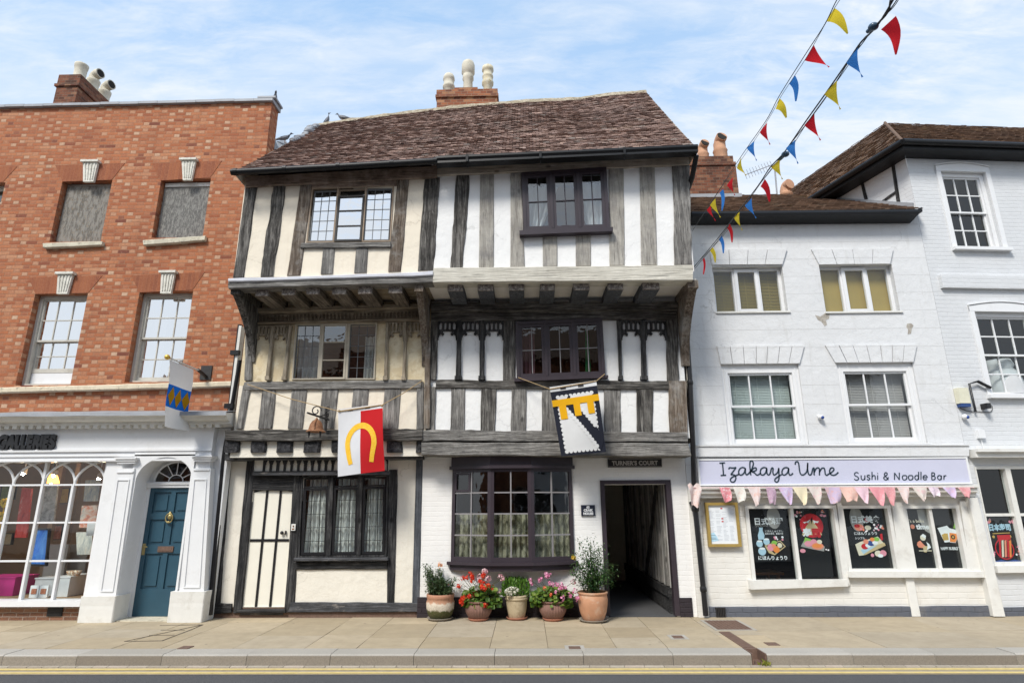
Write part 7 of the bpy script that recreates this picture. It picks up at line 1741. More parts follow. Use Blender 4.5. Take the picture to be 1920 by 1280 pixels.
mb = MB(); p = P(*Z8(62, 262), yb_+.02); rnd = random.Random(8); vs = []     # the loose end knotted round the pipe
for j in range(9):
    for k_ in range(7):
        u, v = k_/6, j/8; vs.append((p.x-.10+.20*u*(1-.45*abs(v-.2))+.05*v, yb_-.03-.05*math.sin(u*7+v*4), p.z+.16-.34*v+.03*math.sin(u*9)))
mb.add(vs, [(j*7+k_, (j+1)*7+k_, (j+1)*7+k_+1, j*7+k_+1) for j in range(8) for k_ in range(6)], True); mb.build('knotted_pennant', FB[2], bt)
# ------------------------------------------------------------------ the pale painted brick house on the right, standing at an angle
corner = Vector((7.372, 10.3, 0)); FRAME[0] = Matrix.Translation(corner) @ Matrix.Rotation(rad(4.9), 4, 'Z')
rh_ = thing('painted_brick_house', 'pale painted brick house with tall sash windows at the right edge', 'house', tuple(corner))
zt5 = P(1800, 285, 0).z+.15
s1_ = Q(Z6(1448,425), Z6(1700,432), Z6(1798,862), Z6(1536,852), 0); s2_ = Q(Z7(1636,72), Z7(1892,76), Z7(2030,545), Z7(1736,540), 0)
bx1, bx2 = s1_.box(), s2_.box()
bx2 = (bx2[0], bx2[0]+1.12, bx2[2], bx2[3])
sh5 = Q(Z8(1640,100), Z8(2300,96), Z8(2420,655), Z8(1752,655), 0).box()
mb = MB(); wall_cells(mb, .002, 6, 0, zt5, 0, [bx1, bx2, (sh5[0], sh5[1], sh5[2], sh5[3])], .14)
sd_ = Vector((-math.sin(rad(13.8)), math.cos(rad(13.8)), 0)); L = 9
mb.quad((.0, 0, 0), (.0, 0, zt5), tuple(Vector((0, 0, zt5))+sd_*L), tuple(sd_*L)); mb.quad((6, 0, 0), (6, 9, 0), (6, 9, zt5), (6, 0, zt5))
mb.build('wall', M['right_brick'], rh_)
for (x0, x1, z0, z1, mt, yb) in ((.1, 5.9, 2.9, 5.6, 'room', 4), (.1, 5.9, 5.7, 8, 'room', 4), (.1, 5.9, .2, 2.8, 'room_dark', 3)):
    ya = .16; mb = MB(); mb.quad((x0, yb, z0), (x1, yb, z0), (x1, yb, z1), (x0, yb, z1)); mb.quad((x0, ya, z0), (x0, yb, z0), (x0, yb, z1), (x0, ya, z1)); mb.quad((x0, ya, z1), (x0, yb, z1), (x1, yb, z1), (x1, ya, z1)); mb.quad((x0, yb, z0), (x0, ya, z0), (x1, ya, z0), (x1, yb, z0)); mb.build('room', M[mt], rh_)
def tall_sash(b):
    x0, x1, z0, z1 = b[0]+.002, b[1]-.002, b[2]+.001, b[3]-.002; y = .05; f = .075
    mb = MB(); mb.box(x0, x0+f, y, y+.1, z0, z1); mb.box(x1-f, x1, y, y+.1, z0, z1); mb.box(x0+f, x1-f, y, y+.1, z1-f, z1); mb.box(x0+f, x1-f, y, y+.1, z0, z0+.04)
    mb.box(x0-.09, x0-.001, -.028, -.001, z0-.02, z1+.09); mb.box(x1+.001, x1+.09, -.028, -.001, z0-.02, z1+.09)
    n = 10; w_ = x1-x0
    top = [(x0-.09+(w_+.18)*i/n, z1+.10+.07*math.sin(math.pi*i/n)) for i in range(n+1)]
    mb.poly([(x0-.09, z1+.002)]+top+[(x1+.09, z1+.002)], -.03, -.002)
    mb.poly([(x-.0, z+.012) for x, z in top]+[(x, z+.03) for x, z in reversed(top)][::1], -.045, -.001)
    fr = mb.build('window', M['white_gloss'], rh_); zm = (z0+z1)/2-.02
    for nm, qq, yy in (('upper_sash', RQ(x0+f, x1-f, zm-.018, z1-f, y), y+.03), ('lower_sash', RQ(x0+f, x1-f, z0+.04, zm+.018, y), y+.065)):
        win(fr, qq, yy, .032, (1/3, 2/3), (.5,), .022, M['white_gloss'], M['glass'], .04, nm)
    mb = MB(); mb.box(x0-.10, x1+.12, -.09, .05, z0-.06, z0-.001); mb.build('window_sill', M['white_gloss'], fr)
tall_sash(bx1); tall_sash(bx2)
q = RQ(bx2[0]+.3, bx2[1]-.02, bx2[2]+.06, bx2[2]+.62, .35); mb = MB(); rnd = random.Random(3)
mb.lathe((bx2[0]+.62, .42, bx2[2]+.05), [(.36, 0), (.34, .2), (.27, .42), (.2, .5), (.24, .55), (.21, .66), (.0, .7)], 20, wob=.05)
solo(mb, 'fabric_bundle', M['net'], 'white bundle of fabric on the sill inside the lower right sash', 'fabric')
# string course, eaves
mb = MB(); q = Q(Z6(1452,1008), Z6(1990,1010), Z6(2000,1082), Z6(1462,1080), -.06); b = q.box(); mb.box(b[0]-.0, 6, -.07, -.001, b[2], b[3]); mb.build('string_course', M['right_brick'], rh_)
ye = -.30
A0 = P(1692, 268, ye)
zE = A0.z
e_l = Vector((A0.x, ye, zE)); e_r = Vector((6.2, ye, zE)); side = sd_
e_b = e_l+side*9
mb = MB()                                          # black boxed eaves with gutter, front and side
zs_ = P(1700, 297, 0).z
mb.prism([(e_l.x, ye, zE-.02), (e_l.x, ye, zE-.12), (.0, -.002, zs_), (.0, -.002, zE+.05)], (6.3, 0, 0))
o1 = Vector((-side.y, side.x, 0))*-1
pr = [Vector((e_l.x, ye, zE-.02)), Vector((e_l.x, ye, zE-.12)), Vector((0, 0, zs_)), Vector((0, 0, zE+.05))]
mb.prism([p+side*.0 for p in pr], side*9)
mb.tube([e_l+Vector((-.02, -.04, -.0)), e_r+Vector((0, -.04, 0))], .06, 8); mb.tube([e_l+Vector((-.03, -.03, -.0)), e_b+Vector((-.04, 0, 0))], .06, 8)
mb.build('eaves', M['gutter'], rh_)
rise, run = 2.3, 2.55
hipT = e_l + Vector((run*.72, run, rise)); rT = Vector((6.2, ye+run, zE+rise)); bT = e_b + Vector((run, .3, rise))
mb = MB(); rnd = random.Random(12)
tiled(mb, e_l+Vector((0, 0, .05)), e_r+Vector((0, 0, .05)), hipT, rT, 24, 36, rnd); tiled(mb, e_b+Vector((0, 0, .05)), e_l+Vector((0, 0, .05)), bT, hipT, 24, 50, rnd)
hv = (hipT-e_l); mb.tube([e_l+Vector((0, 0, .05)), e_l.lerp(hipT, .985)+Vector((0, 0, .03))], .035, 6)
mb.build('roof', M['roof_b'], rh_)
# exposed timbers in the side wall
def onside(px, py):                                # point of the side wall
    d = FRAME[0].inverted().to_3x3() @ ray(px, py); o = FRAME[0].inverted() @ Vector((0, 0, EYE)); n_ = Vector((side.y, -side.x, 0)); t = -(o.dot(n_))/d.dot(n_); return o+d*t
nside = Vector((-side.y, side.x, 0))
if nside.x > 0: nside = -nside
for (a0, a1, b0, b1) in (((1175,380),(1192,384),(1226,602),(1208,602)), ((996,460),(1010,456),(1042,580),(1026,584)), ((1120,592),(1128,600),(1205,545),(1200,535))):
    pts = [onside(*Z6(*p)) for p in (a0, a1, b0, b1)]; mb = MB(); mb.prism([p-nside*.01 for p in pts], nside*.03); mb.build('wall_timber', M['blk_v'], rh_)
pts = [onside(*Z6(*p)) for p in ((860,572), (1300,602), (1300,632), (800,600))]; mb = MB(); mb.prism([p-nside*.01 for p in pts], nside*.04); mb.build('lead_flashing', M['lead'], rh_)
# shopfront of the corner house
mb = MB(); c0, c1 = P(*Z7(1612, 846), -.1), P(*Z7(1612, 892), -.1); mb.box(.03, 6, -.16, -.001, c1.z, c0.z-.05); mb.box(.03, 6, -.22, -.001, c0.z-.0495, c0.z); mb.build('shop_cornice', M['white_worn'], rh_)
x0, x1, z0, z1 = sh5[0]+.002, sh5[1]-.002, sh5[2]+.001, sh5[3]-.002; y = .02; mb = MB(); f = .05
xm_ = P(*Z8(1860, 300), y).x; zt_ = P(*Z8(1750, 374), y).z
mb.box(x0, x0+f*.4, y-.03, y+.08, z0, z1); mb.box(x0+f*.4, x1, y-.03, y+.08, z1-.05, z1); mb.box(x0+f*.4, x1, y-.03, y+.08, z0, z0+.05)
xs_ = [xm_, xm_+.98, xm_+1.96]
for x in xs_: mb.box(x-.045, x+.045, y-.03, y+.08, z0+.05, z1-.05)
mb.box(x0+f*.4, xm_-.045, y-.01, y+.06, zt_-.022, zt_+.022)
for a_, c_ in zip(xs_, xs_[1:]+[x1]): mb.box(a_+.045, c_-.045, y-.01, y+.06, zt_-.022, zt_+.022)
sw5 = mb.build('shop_window', M['white_worn'], rh_); gm = MB(); gm.quad((x0, y+.04, z0), (x1, y+.04, z0), (x1, y+.04, z1), (x0, y+.04, z1)); gm.build('glass', M['glass_shop'], sw5)
mb = MB(); mb.box(x0-.04, 6, -.09, -.001, z0-.10, z0); mb.build('shop_sill', M['white_worn'], rh_)
mb = MB(); mb.box(.02, 6, -.02, -.002, 0, P(*Z8(1850, 892), 0).z); mb.build('plinth', M['plinth_blue'], rh_)
poster(C7, ((1420,640), (1690,640), (1772,1066), (1506,1072)), [
  ('text', 'blue', (1446, 754), 200, '日本寿司', .05, 1.15), ('poly', 'gold', ((1480,782), (1640,775), (1642,782), (1482,790))), ('disc', 'gold', (1490, 815), 12), ('disc', 'gold', (1642, 812), 12),
  ('disc', 'red', (1592, 928), 88, 1), ('disc', 'black', (1592, 928), 78, 1), ('poly', 'red', ((1520,800), (1640,795), (1650,840), (1530,850)))] +
  [('poly', c_, ((x-10, 850), (x+8, 845), (x+14, 1000), (x-4, 1005))) for x, c_ in ((1548,'red'), (1572,'cream'), (1598,'salmon'), (1622,'red'), (1642,'orange'))] +
  [('poly', 'navy', ((1500,1040), (1560,1026), (1620,1040), (1680,1024), (1760,1040), (1762,1056), (1504,1060)))] + blossoms(rb, 1425, 1460, 650, 690, 8) + blossoms(rb, 1630, 1670, 650, 690, 8) + blossoms(rb, 1690, 1730, 860, 980, 10) + blossoms(rb, 1470, 1510, 940, 990, 6), 'black poster with a round red lantern of sushi at the right edge', Y=y+.055)
# alarm box, floodlight arm, small lamp
p0, p1 = P(*Z7(1546, 500), -.1), P(*Z7(1628, 606), -.1); o = thing('alarm_box', 'cream alarm box with a dark blue base on the pale brick house', 'alarm box', tuple(FRAME[0] @ Vector((p0.x, 0, p1.z))))
mb = MB(); mb.box(p0.x, p1.x, -.10, -.001, p1.z+.06, p0.z); mb.build('case', plain('alarm_cream', (.72, .70, .55), .4), o); mb = MB(); mb.box(p0.x+.01, p1.x-.01, -.095, -.002, p1.z, p1.z+.0595); mb.build('light_strip', plain('alarm_blue', (.02, .06, .2), .3), o)
pA, pB, pC, pD, pE_ = [P(*Z7(*c), -.06) for c in ((1612,478), (1660,464), (1732,500), (1648,632), (1704,606))]
o = thing('floodlight', 'black floodlight on a bent bracket beside the alarm box', 'light', tuple(FRAME[0] @ Vector((pD.x, 0, pD.z))))
mb = MB(); mb.tube([pD, pA, pB], .018, 6); mb.tube([pB, pC], .026, 6); mb.build('bracket', M['blackpaint'], o); mb = MB(); mb.box(pE_.x-.04, pE_.x+.03, -.14, -.001, pE_.z-.04, pE_.z+.05); mb.build('lamp_head', M['blackpaint'], o)
mb = MB(); mb.tube(catmull([P(*Z7(*c), -.012) for c in ((1560,612), (1600,630), (1660,634), (1730,636), (1742,606), (1722,590))], 5), .006, 4); mb.build('cable', M['blackpaint'], o)
p = P(*Z7(1590, 662), -.06); o = thing('security_light', 'small white and blue alarm lamp below the cream alarm box', 'alarm lamp', tuple(FRAME[0] @ Vector((p.x, 0, p.z-.05))))
mb = MB(); mb.ball((p.x, -.05, p.z), .045, 12); mb.build('housing', M['white_gloss'], o); mb = MB(); mb.ball((p.x+.02, -.08, p.z-.012), .03, 10); mb.build('lens', bpy.data.materials['blue_lens'], o)
p = P(*Z7(1672, 760), -.03); mb = MB(); mb.box(p.x-.05, p.x+.07, -.06, -.001, p.z-.07, p.z+.07); mb.tube([(p.x+.01, -.02, p.z-.07), (p.x+.02, -.02, p.z-.25)], .008, 5); mb.build('junction_box', M['white_gloss'], rh_)
FRAME[0] = None
# ------------------------------------------------------------------ road, kerb, pavement
yk0, yk1 = PZ(960, 1226, 0).y, PZ(960, 1214.5, 0).y; zr_ = -.125
yk_b = PZ(960, 1244, zr_).y
mb = MB(); mb.box(-60, 60, -40, 60, -.6, -.30); struct(mb, 'ground', M['asphalt'])
mb = MB(); mb.quad((-60, -4.2, zr_-.008), (60, -4.2, zr_-.008), (60, yk0+.1, zr_-.008), (-60, yk0+.1, zr_-.008)); struct(mb, 'road', M['asphalt'])
yA, yB_ = PZ(960, 1250.5, zr_).y, yk0-.002
rnd = random.Random(21)
mb = MB(); x = -14.0
while x < 14:
    w_ = rnd.uniform(.17, .27); mb.hexa([(x, yA+.012, zr_+.006+rnd.uniform(-.003, .003)), (x+w_-.008, yA+.012, zr_+.006), (x+w_-.008, yA+.012, -.4), (x, yA+.012, -.4), (x, yB_, zr_+.008), (x+w_-.008, yB_, zr_+.008), (x+w_-.008, yB_, -.4), (x, yB_, -.4)]); x += w_
struct(mb, 'gutter_setts', M['sett'])
ys_ = [PZ(960, y_, zr_).y for y_ in (1252, 1255, 1258.5, 1261.5)]
mb = MB(); mb.quad((-60, ys_[3]-.03, zr_-.004), (60, ys_[3]-.03, zr_-.004), (60, yA+.01, zr_-.004), (-60, yA+.01, zr_-.004)); struct(mb, 'road_edge', plain('concrete_edge', (.40, .33, .23), .85, .15, 14, .15))
for a, b_ in ((ys_[1], ys_[0]), (ys_[3], ys_[2])):
    mb = MB(); n = 60; r1_, r2_ = smooth_rand(n+1, .006, rnd), smooth_rand(n+1, .006, rnd)
    mb.add([(-30+60*i/n, (a, b_)[k_]+(r1_, r2_)[k_][i], zr_) for i in range(n+1) for k_ in (0, 1)], [(i*2, i*2+2, i*2+3, i*2+1) for i in range(n)]); struct(mb, 'yellow_line', M['yellow'])
xdr = PZ(1424, 1226, 0).x
joints = [PZ(px_, 1226, 0).x for px_ in (-170, 10, 148, 306, 464, 620, 776, 927, 1094, 1262)] ; joints += [joints[-1]+.0]
kx = [-14, -12.7, -11.4, -10.1] + [x for x in joints[:-1] if x > -9] + [xdr-.09]
kx2 = [xdr+.09] + [PZ(px_, 1226, 0).x for px_ in (1600, 1756, 1908, 2060)] + [9.4, 10.8, 12.2, 14]
mb = MB()
def kerbstone(a, c):
    dz = rnd.uniform(-.004, .004); r_ = .022
    mb.mat(0); prof = [(yk1, -.3), (yk1, dz), (yk0+r_*1.2, dz), (yk0+.004, dz-r_*.6), (yk0, dz-r_), (yk0-.02, -.3)]
    vs = [(x, y, z) for x in (a+.003, c-.003) for y, z in prof]; mb.add(vs, [(0, 1, 7, 6)[::-1], (1, 2, 8, 7)[::-1], (2, 3, 9, 8)[::-1], (3, 4, 10, 9)[::-1], tuple(range(6)), tuple(range(11, 5, -1)), (4, 5, 11, 10)[::-1]]); mb.m[-1] = 1; mb.m[-4] = 1
for a, c in list(zip(kx, kx[1:]))+list(zip(kx2, kx2[1:])): kerbstone(a, c)
struct(mb, 'kerb', [M['granite'], M['granite_face']])
# flagstones
mb = MB(); mb.quad((-14, yk1, -.012), (14, yk1, -.012), (14, 10.8, -.012), (-14, 10.8, -.012)); struct(mb, 'pavement_bed', M['joint'])
mb = MB(); x = -14.0; rnd = random.Random(17)
while x < 14:
    right = x > 3.0
    w_ = rnd.uniform(.62, .92) if not right else rnd.uniform(1.1, 1.5); y = yk1+.004
    while y < 10.62:
        l = rnd.uniform(.55, 1.1) if not right else rnd.uniform(.9, 1.3)
        y2 = min(10.64, y+l); y2 = 10.64 if 10.64-y2 < .25 else y2
        gp = .0035 if not right else .0015
        dz = [rnd.uniform(-.003, .002) for _ in range(4)]
        mb.hexa([(x+gp, y+gp, dz[0]), (x+w_-gp, y+gp, dz[1]), (x+w_-gp, y+gp, -.05), (x+gp, y+gp, -.05), (x+gp, y2-gp, dz[2]), (x+w_-gp, y2-gp, dz[3]), (x+w_-gp, y2-gp, -.05), (x+gp, y2-gp, -.05)])
        y = y2
    x += w_
struct(mb, 'pavement', M['flag'])
# ironwork in the pavement
def cover(px4, name, label, cat, pat=True, rim=True, mat='rust'):
    c = [PZ(x, y, .004) for x, y in px4]; x0, x1 = (c[0].x+c[3].x)/2, (c[1].x+c[2].x)/2; y1_, y0_ = c[0].y, c[2].y; mb = MB()
    mb.box(x0, x1, y0_, y1_, -.02, .006); mb.mat(0)
    if pat:
        n = max(3, int((x1-x0)/.05)); m_ = max(2, int((y1_-y0_)/.05))
        for i in range(n):
            for j in range(m_): a, b_ = x0+(x1-x0)*(i+.2)/n, y0_+(y1_-y0_)*(j+.2)/m_; mb.box(a, a+(x1-x0)*.55/n, b_, b_+(y1_-y0_)*.55/m_, .0062, .010)
    if rim:
        mb.mat(1); e = .05
        for a, b_, d_, f_ in ((x0-e, x0-.002, y0_-e, y1_+e), (x1+.002, x1+e, y0_-e, y1_+e), (x0-.002, x1+.002, y1_+.002, y1_+e), (x0-.002, x1+.002, y0_-e, y0_-.002)): mb.box(a, b_, d_, f_, -.02, .005)
    return solo(mb, name, [M[mat], M['granite']], label, cat)
z4 = Z(1280, 1100, 3); z2 = Z(0, 1100, 3); z3 = Z(640, 1100, 3)
cover([z4(118,188), z4(300,184), z4(388,238), z4(206,242)], 'manhole_cover', 'large square chequered iron cover in the pavement by the downpipe', 'manhole cover', mat='rust')
cover([z4(458,310), z4(522,308), z4(546,326), z4(482,328)], 'stopcock_cover', 'small rusty cover in the pavement right of the drain channel', 'manhole cover', False, False)
cover([z3(1855,272), z3(1912,270), z3(1930,288), z3(1872,288)], 'stopcock_cover', 'small brown cover set in pale mortar between the potted plants and the channel', 'manhole cover', False, True)
cover([z3(1278,332), z3(1340,332), z3(1350,348), z3(1282,348)], 'stopcock_cover', 'small rusty cover against the kerb below the plant pots', 'manhole cover', False, True)
cover([z2(1028,330), z2(1090,328), z2(1062,346), z2(996,348)], 'stopcock_cover', 'small dark cover near the kerb before the timbered house', 'manhole cover', False, False)
c = [PZ(*z4(*p), .004) for p in ((240,250), (272,250), (486,372), (420,372))]; xc = (c[0].x+c[1].x+c[2].x+c[3].x)/4
mb = MB(); mb.box(xdr-.075, xdr+.075, yk1, c[0].y, -.02, .006); n = 14
for i in range(n): y_ = yk1+(c[0].y-yk1)*(i+.3)/n; mb.box(xdr-.05, xdr+.05, y_, y_+(c[0].y-yk1)*.4/n, .0062, .009)
mb.box(xdr-.085, xdr-.07, yk0, yk1-.001, -.13, .004); mb.box(xdr+.07, xdr+.085, yk0, yk1-.001, -.13, .004); mb.box(xdr-.07, xdr+.07, yk1-.06, yk1-.001, -.13, .003); mb.box(xdr-.07, xdr+.07, yk0, yk1-.061, -.14, -.11)
solo(mb, 'drain_channel', M['rust'], 'rusty iron drain channel running from the big cover through the kerb', 'drain')
# service trench lines in the slabs before the blue door
mb = MB()
for a, b_ in (((700,304),(1140,210)), ((912,300),(1080,236)), ((1080,236),(1140,210)), ((700,304),(916,300)), ((900,214),(1140,210)), ((905,240),(1040,240)), ((840,270),(980,268))):
    p, r = PZ(*z2(*a), .004), PZ(*z2(*b_), .004); d = (r-p).normalized(); nn_ = Vector((-d.y, d.x, 0))*.008; mb.hexa([p-nn_, r-nn_, r-nn_-Vector((0, 0, .01)), p-nn_-Vector((0, 0, .01)), p+nn_, r+nn_, r+nn_-Vector((0, 0, .01)), p+nn_-Vector((0, 0, .01))])
struct(mb, 'pavement_joints', plain('worn_joint', (.12, .10, .075), .95))

# ------------------------------------------------------------------ the other side of the street, which the panes reflect
mb = MB(); mb.box(-30, 30, -40, -4.2, -.28, -.02); struct(mb, 'far_pavement', M['granite_face'])
for i, (x0, x1, h_, mt) in enumerate(((-17, -8.5, 7.6, 'brick'), (-8.45, -1.2, 8.6, 'brick_dark'), (-1.15, 6, 8.0, 'brick_stack'), (6.05, 16, 7.4, 'stucco'))):
    o = thing('terraced_house', ('orange brick house across the street, mirrored in the gallery panes', 'tall dark brick house across the street, mirrored in the leaded panes', 'brown brick house across the street, mirrored in the bay window', 'white rendered house across the street, mirrored in the noodle bar panes')[i], 'house', ((x0+x1)/2, -6.5, 0))
    hs = []; xw = x0+.8
    while xw+1.1 < x1-.4: hs += [(xw, xw+1.0, z_, z_+1.5) for z_ in (3.3, 5.6)]+[(xw-.2, xw+1.3, .7, 2.5)]; xw += 2.3
    hs = [h for h in hs if h[3] < h_-.3]
    mb = MB(); wall_cells(mb, x0, x1, 0, h_, 0, hs, .15)
    mb.v = [Vector((v.x, -6.5-v.y, v.z)) for v in mb.v]; mb.f = [list(reversed(f)) for f in mb.f]; mb.build('wall', M[mt], o)
    mb = MB(); mb.prism([(x0, -6.2, h_), (x0, -8.8, h_+2.2), (x0, -11.4, h_)], (x1-x0, 0, 0)); mb.build('roof', M['roof_b'], o)
    mb = MB(); mb.box(x0, x1, -11, -6.7, 0, h_-.01); mb.build('interior', M['room_dark'], o)
    for h in hs:
        mb = MB(); y = -6.62
        for a, c, d_, e_ in ((h[0], h[0]+.07, h[2], h[3]), (h[1]-.07, h[1], h[2], h[3]), (h[0]+.07, h[1]-.07, h[3]-.07, h[3]), (h[0]+.07, h[1]-.07, h[2], h[2]+.07), ((h[0]+h[1])/2-.02, (h[0]+h[1])/2+.02, h[2]+.07, h[3]-.07), (h[0]+.07, (h[0]+h[1])/2-.02, (h[2]+h[3])/2-.02, (h[2]+h[3])/2+.02), ((h[0]+h[1])/2+.02, h[1]-.07, (h[2]+h[3])/2-.02, (h[2]+h[3])/2+.02)): mb.box(a, c, y-.05, y, d_, e_)
        mb.box(h[0]-.1, h[1]+.1, -6.6, -6.45, h[2]-.08, h[2]-.001); mb.build('window', M['white_gloss'], o)
# ------------------------------------------------------------------ plants in pots
LEAF = {'dark': leaf_mat('leaf_dark', [(.03, .065, .025), (.07, .125, .045), (.14, .19, .08)]), 'ger': leaf_mat('leaf_geranium', [(.05, .12, .015), (.12, .22, .03), (.22, .30, .05)]),
        'bright': leaf_mat('leaf_bright', [(.04, .12, .012), (.09, .22, .02), (.16, .30, .04)]), 'mid': leaf_mat('leaf_mid', [(.02, .07, .02), (.05, .13, .035), (.12, .20, .06)])}
PET = {k_: leaf_mat('petal_'+k_, c_) for k_, c_ in dict(red=[(.62, .02, .01), (.78, .05, .015), (.80, .10, .03)], orange=[(.80, .14, .05), (.82, .22, .10), (.80, .3, .16)], white=[(.80, .80, .76), (.85, .85, .82), (.8, .78, .7)], pink=[(.74, .22, .42), (.80, .34, .52), (.82, .5, .62)], palepink=[(.80, .42, .48), (.84, .55, .58), (.82, .62, .62)], yellow=[(.80, .52, .03), (.82, .62, .08), (.8, .55, .1)], peach=[(.78, .36, .16), (.80, .45, .25), (.75, .3, .12)], cream=[(.78, .76, .60), (.84, .82, .70), (.80, .80, .74)]).items()}
STEM = plain('plant_stem', (.09, .10, .04), .7, .2, 10, .1)
def leaf(mb, c, d, up, l, w_, fold=.25):
    d = Vector(d).normalized(); s_ = d.cross(Vector(up)); s_ = s_.normalized() if s_.length > 1e-3 else d.orthogonal().normalized(); n_ = s_.cross(d)
    c = Vector(c); m_ = c+d*l*.45
    mb.add([c, m_+s_*w_/2+n_*w_*fold, c+d*l, m_-s_*w_/2+n_*w_*fold, m_], [(0, 4, 1), (1, 4, 2), (0, 3, 4), (3, 2, 4)])
def round_leaf(mb, c, n_, r, rnd):
    n_ = Vector(n_).normalized(); a = n_.orthogonal().normalized(); b_ = n_.cross(a); k_ = 8
    mb.add([Vector(c)-n_*r*.25]+[Vector(c)+(a*math.cos(t*6.283/k_)+b_*math.sin(t*6.283/k_))*r*(1+.12*(-1)**t) for t in range(k_)], [(0, i+1, (i+1) % k_+1) for i in range(k_)])
def flower(mb, c, r, rnd, n=16):
    for _ in range(n):
        d = Vector((rnd.gauss(0, 1), rnd.gauss(0, 1)-.4, rnd.gauss(0, 1)+.2)).normalized(); p = Vector(c)+d*r*rnd.uniform(.45, 1); n_ = (d+Vector((rnd.uniform(-.4, .4), rnd.uniform(-.4, .4), rnd.uniform(-.4, .4)))).normalized()
        a = n_.orthogonal().normalized(); b_ = n_.cross(a); s_ = r*rnd.uniform(.34, .5)
        mb.add([p+(a*math.cos(t*1.0472)+b_*math.sin(t*1.0472))*s_*(1 if t % 2 else .72)-n_*0 for t in range(6)]+[p-n_*s_*.3], [(i, (i+1) % 6, 6) for i in range(6)])
C5 = Z(760, 1000, 4.571)
def potplant(base_px, rtop, prof, mats, ribs, label, saucer, smat, matz=None):
    g_ = PZ(base_px[0], base_px[1], 0.0); o = thing('potted_plant', label, 'potted plant', (g_.x, g_.y, 0), 'plants in pots along the white wall')
    mb = MB(); mb.lathe((g_.x, g_.y, .0035), [(saucer*.82, 0), (saucer, .03), (saucer*.98, .036), (saucer*.85, .014), (.01, .012)], 28); mb.build('saucer', smat, o)
    mb = MB(); pr = [(r, z_+.018) for r, z_ in prof]; mb.lathe((g_.x, g_.y, 0), pr, 112 if ribs else 32, ribs=ribs)
    po = mb.build('pot', mats, o)
    if matz:
        for p in po.data.polygons: 
            z_ = p.center.z; p.material_index = matz(z_, p.center.x)
    zt_ = max(p[1] for p in pr); ri = pr[-1][0]
    mb = MB(); mb.lathe((g_.x, g_.y, 0), [(.001, zt_-.04), (rtop*.93, zt_-.045)], 20); mb.build('soil', plain('soil', (.04, .028, .02), .95, .3, 30, .4) if 'soil' not in bpy.data.materials else bpy.data.materials['soil'], o)
    return o, g_, zt_
def at_plant(T, x, y, g_, dy): return P(*T(x, y), g_.y+dy)

# 1: sparse dark shrub in a mossy barrel pot
rnd = random.Random(101)
o, g_, zt_ = potplant((825, 1161), .2, [(.145, 0), (.19, .06), (.215, .15), (.222, .24), (.205, .29), (.215, .30), (.222, .345), (.215, .36), (.19, .36), (.185, .28)], M['banded'], 0,
    'dark fine leaved shrub in a mossy banded pot, nearest the cream wall', .205, M['granite_face'])
mb = MB(); ml = MB()
for i in range(34):
    a = rnd.uniform(0, 6.28); b0 = Vector((g_.x+.10*math.cos(a), g_.y+.08*math.sin(a), zt_-.04)); x_, y_ = rnd.choice([(rnd.uniform(150, 300), rnd.uniform(270, 420)), (rnd.uniform(300, 460), rnd.uniform(330, 480)), (rnd.uniform(180, 420), rnd.uniform(380, 500))]); t_ = at_plant(C5, x_, y_, g_, rnd.uniform(-.2, .2))
    pts = catmull([b0, b0.lerp(t_, .5)+Vector((rnd.uniform(-.03, .03), rnd.uniform(-.03, .03), .03)), t_], 5); mb.tube(pts, .0035, 4, False)
    for p in pts[2:]:
        for _ in range(8): d = Vector((rnd.gauss(0, 1), rnd.gauss(0, 1), rnd.gauss(.3, .8))); leaf(ml, p+Vector((rnd.gauss(0, .022), rnd.gauss(0, .022), rnd.gauss(0, .022))), d, (0, 0, 1), rnd.uniform(.035, .06), .02)
mb.build('stems', STEM, o); ml.build('leaves', LEAF['dark'], o)
mb = MB(); flower(mb, at_plant(C5, 296, 268, g_, 0), .045, rnd); mb.build('flower', PET['peach'], o)
mb = MB()
for x_, y_ in ((405,410),(465,395),(370,435)): flower(mb, at_plant(C5, x_, y_, g_, -.1), .012, rnd, 6)
mb.build('flower_buds', PET['red'], o)
def geranium(base, seed, lab, box, fl, fl_r):
    rnd = random.Random(seed)
    o, g_, zt_ = potplant(base, .165, [(r_*.83, z_*.86) for r_, z_ in ((.14, 0), (.19, .05), (.235, .13), (.245, .18), (.225, .24), (.20, .265), (.20, .275), (.225, .285), (.23, .30), (.215, .31), (.19, .305), (.18, .26))], M['terra_dark'], .05, lab, .165, M['terra_red'])
    mb = MB(); ml = MB(); xa, xb_, ya, yb2 = box
    for i in range(430):
        u = rnd.uniform(-1, 1); v = rnd.uniform(0, 1); x_ = (xa+xb_)/2+(xb_-xa)/2*u; y_ = ya+(yb2-ya)*(abs(u)**2*.35+v*(1-.35*abs(u)**2)); dy = rnd.uniform(-.24, .2)*(1-.5*abs(u))
        c = at_plant(C5, x_, y_, g_, dy); round_leaf(ml, c, (rnd.gauss(0, .5), rnd.gauss(-.55, .45), rnd.gauss(.8, .4)), rnd.uniform(.024, .043), rnd)
        if i % 6 == 0: mb.tube([Vector((g_.x+rnd.uniform(-.08, .08), g_.y, zt_-.04)), c], .004, 4, False)
    for k_, x_, y_ in fl:
        dy = rnd.uniform(-.26, .02); c = at_plant(C5, x_, y_, g_, dy); mb.tube(catmull([Vector((g_.x+rnd.uniform(-.08, .08), g_.y, zt_)), Vector((g_.x*.5+c.x*.5, g_.y+dy*.5, (zt_+c.z)/2+.02)), c], 4), .0035, 4, False)
        mf = MB(); flower(mf, c, fl_r*rnd.uniform(.85, 1.2), rnd, 15); mf.build('flower', PET[k_], o)
    mb.build('stems', STEM, o); ml.build('leaves', LEAF['ger'], o)
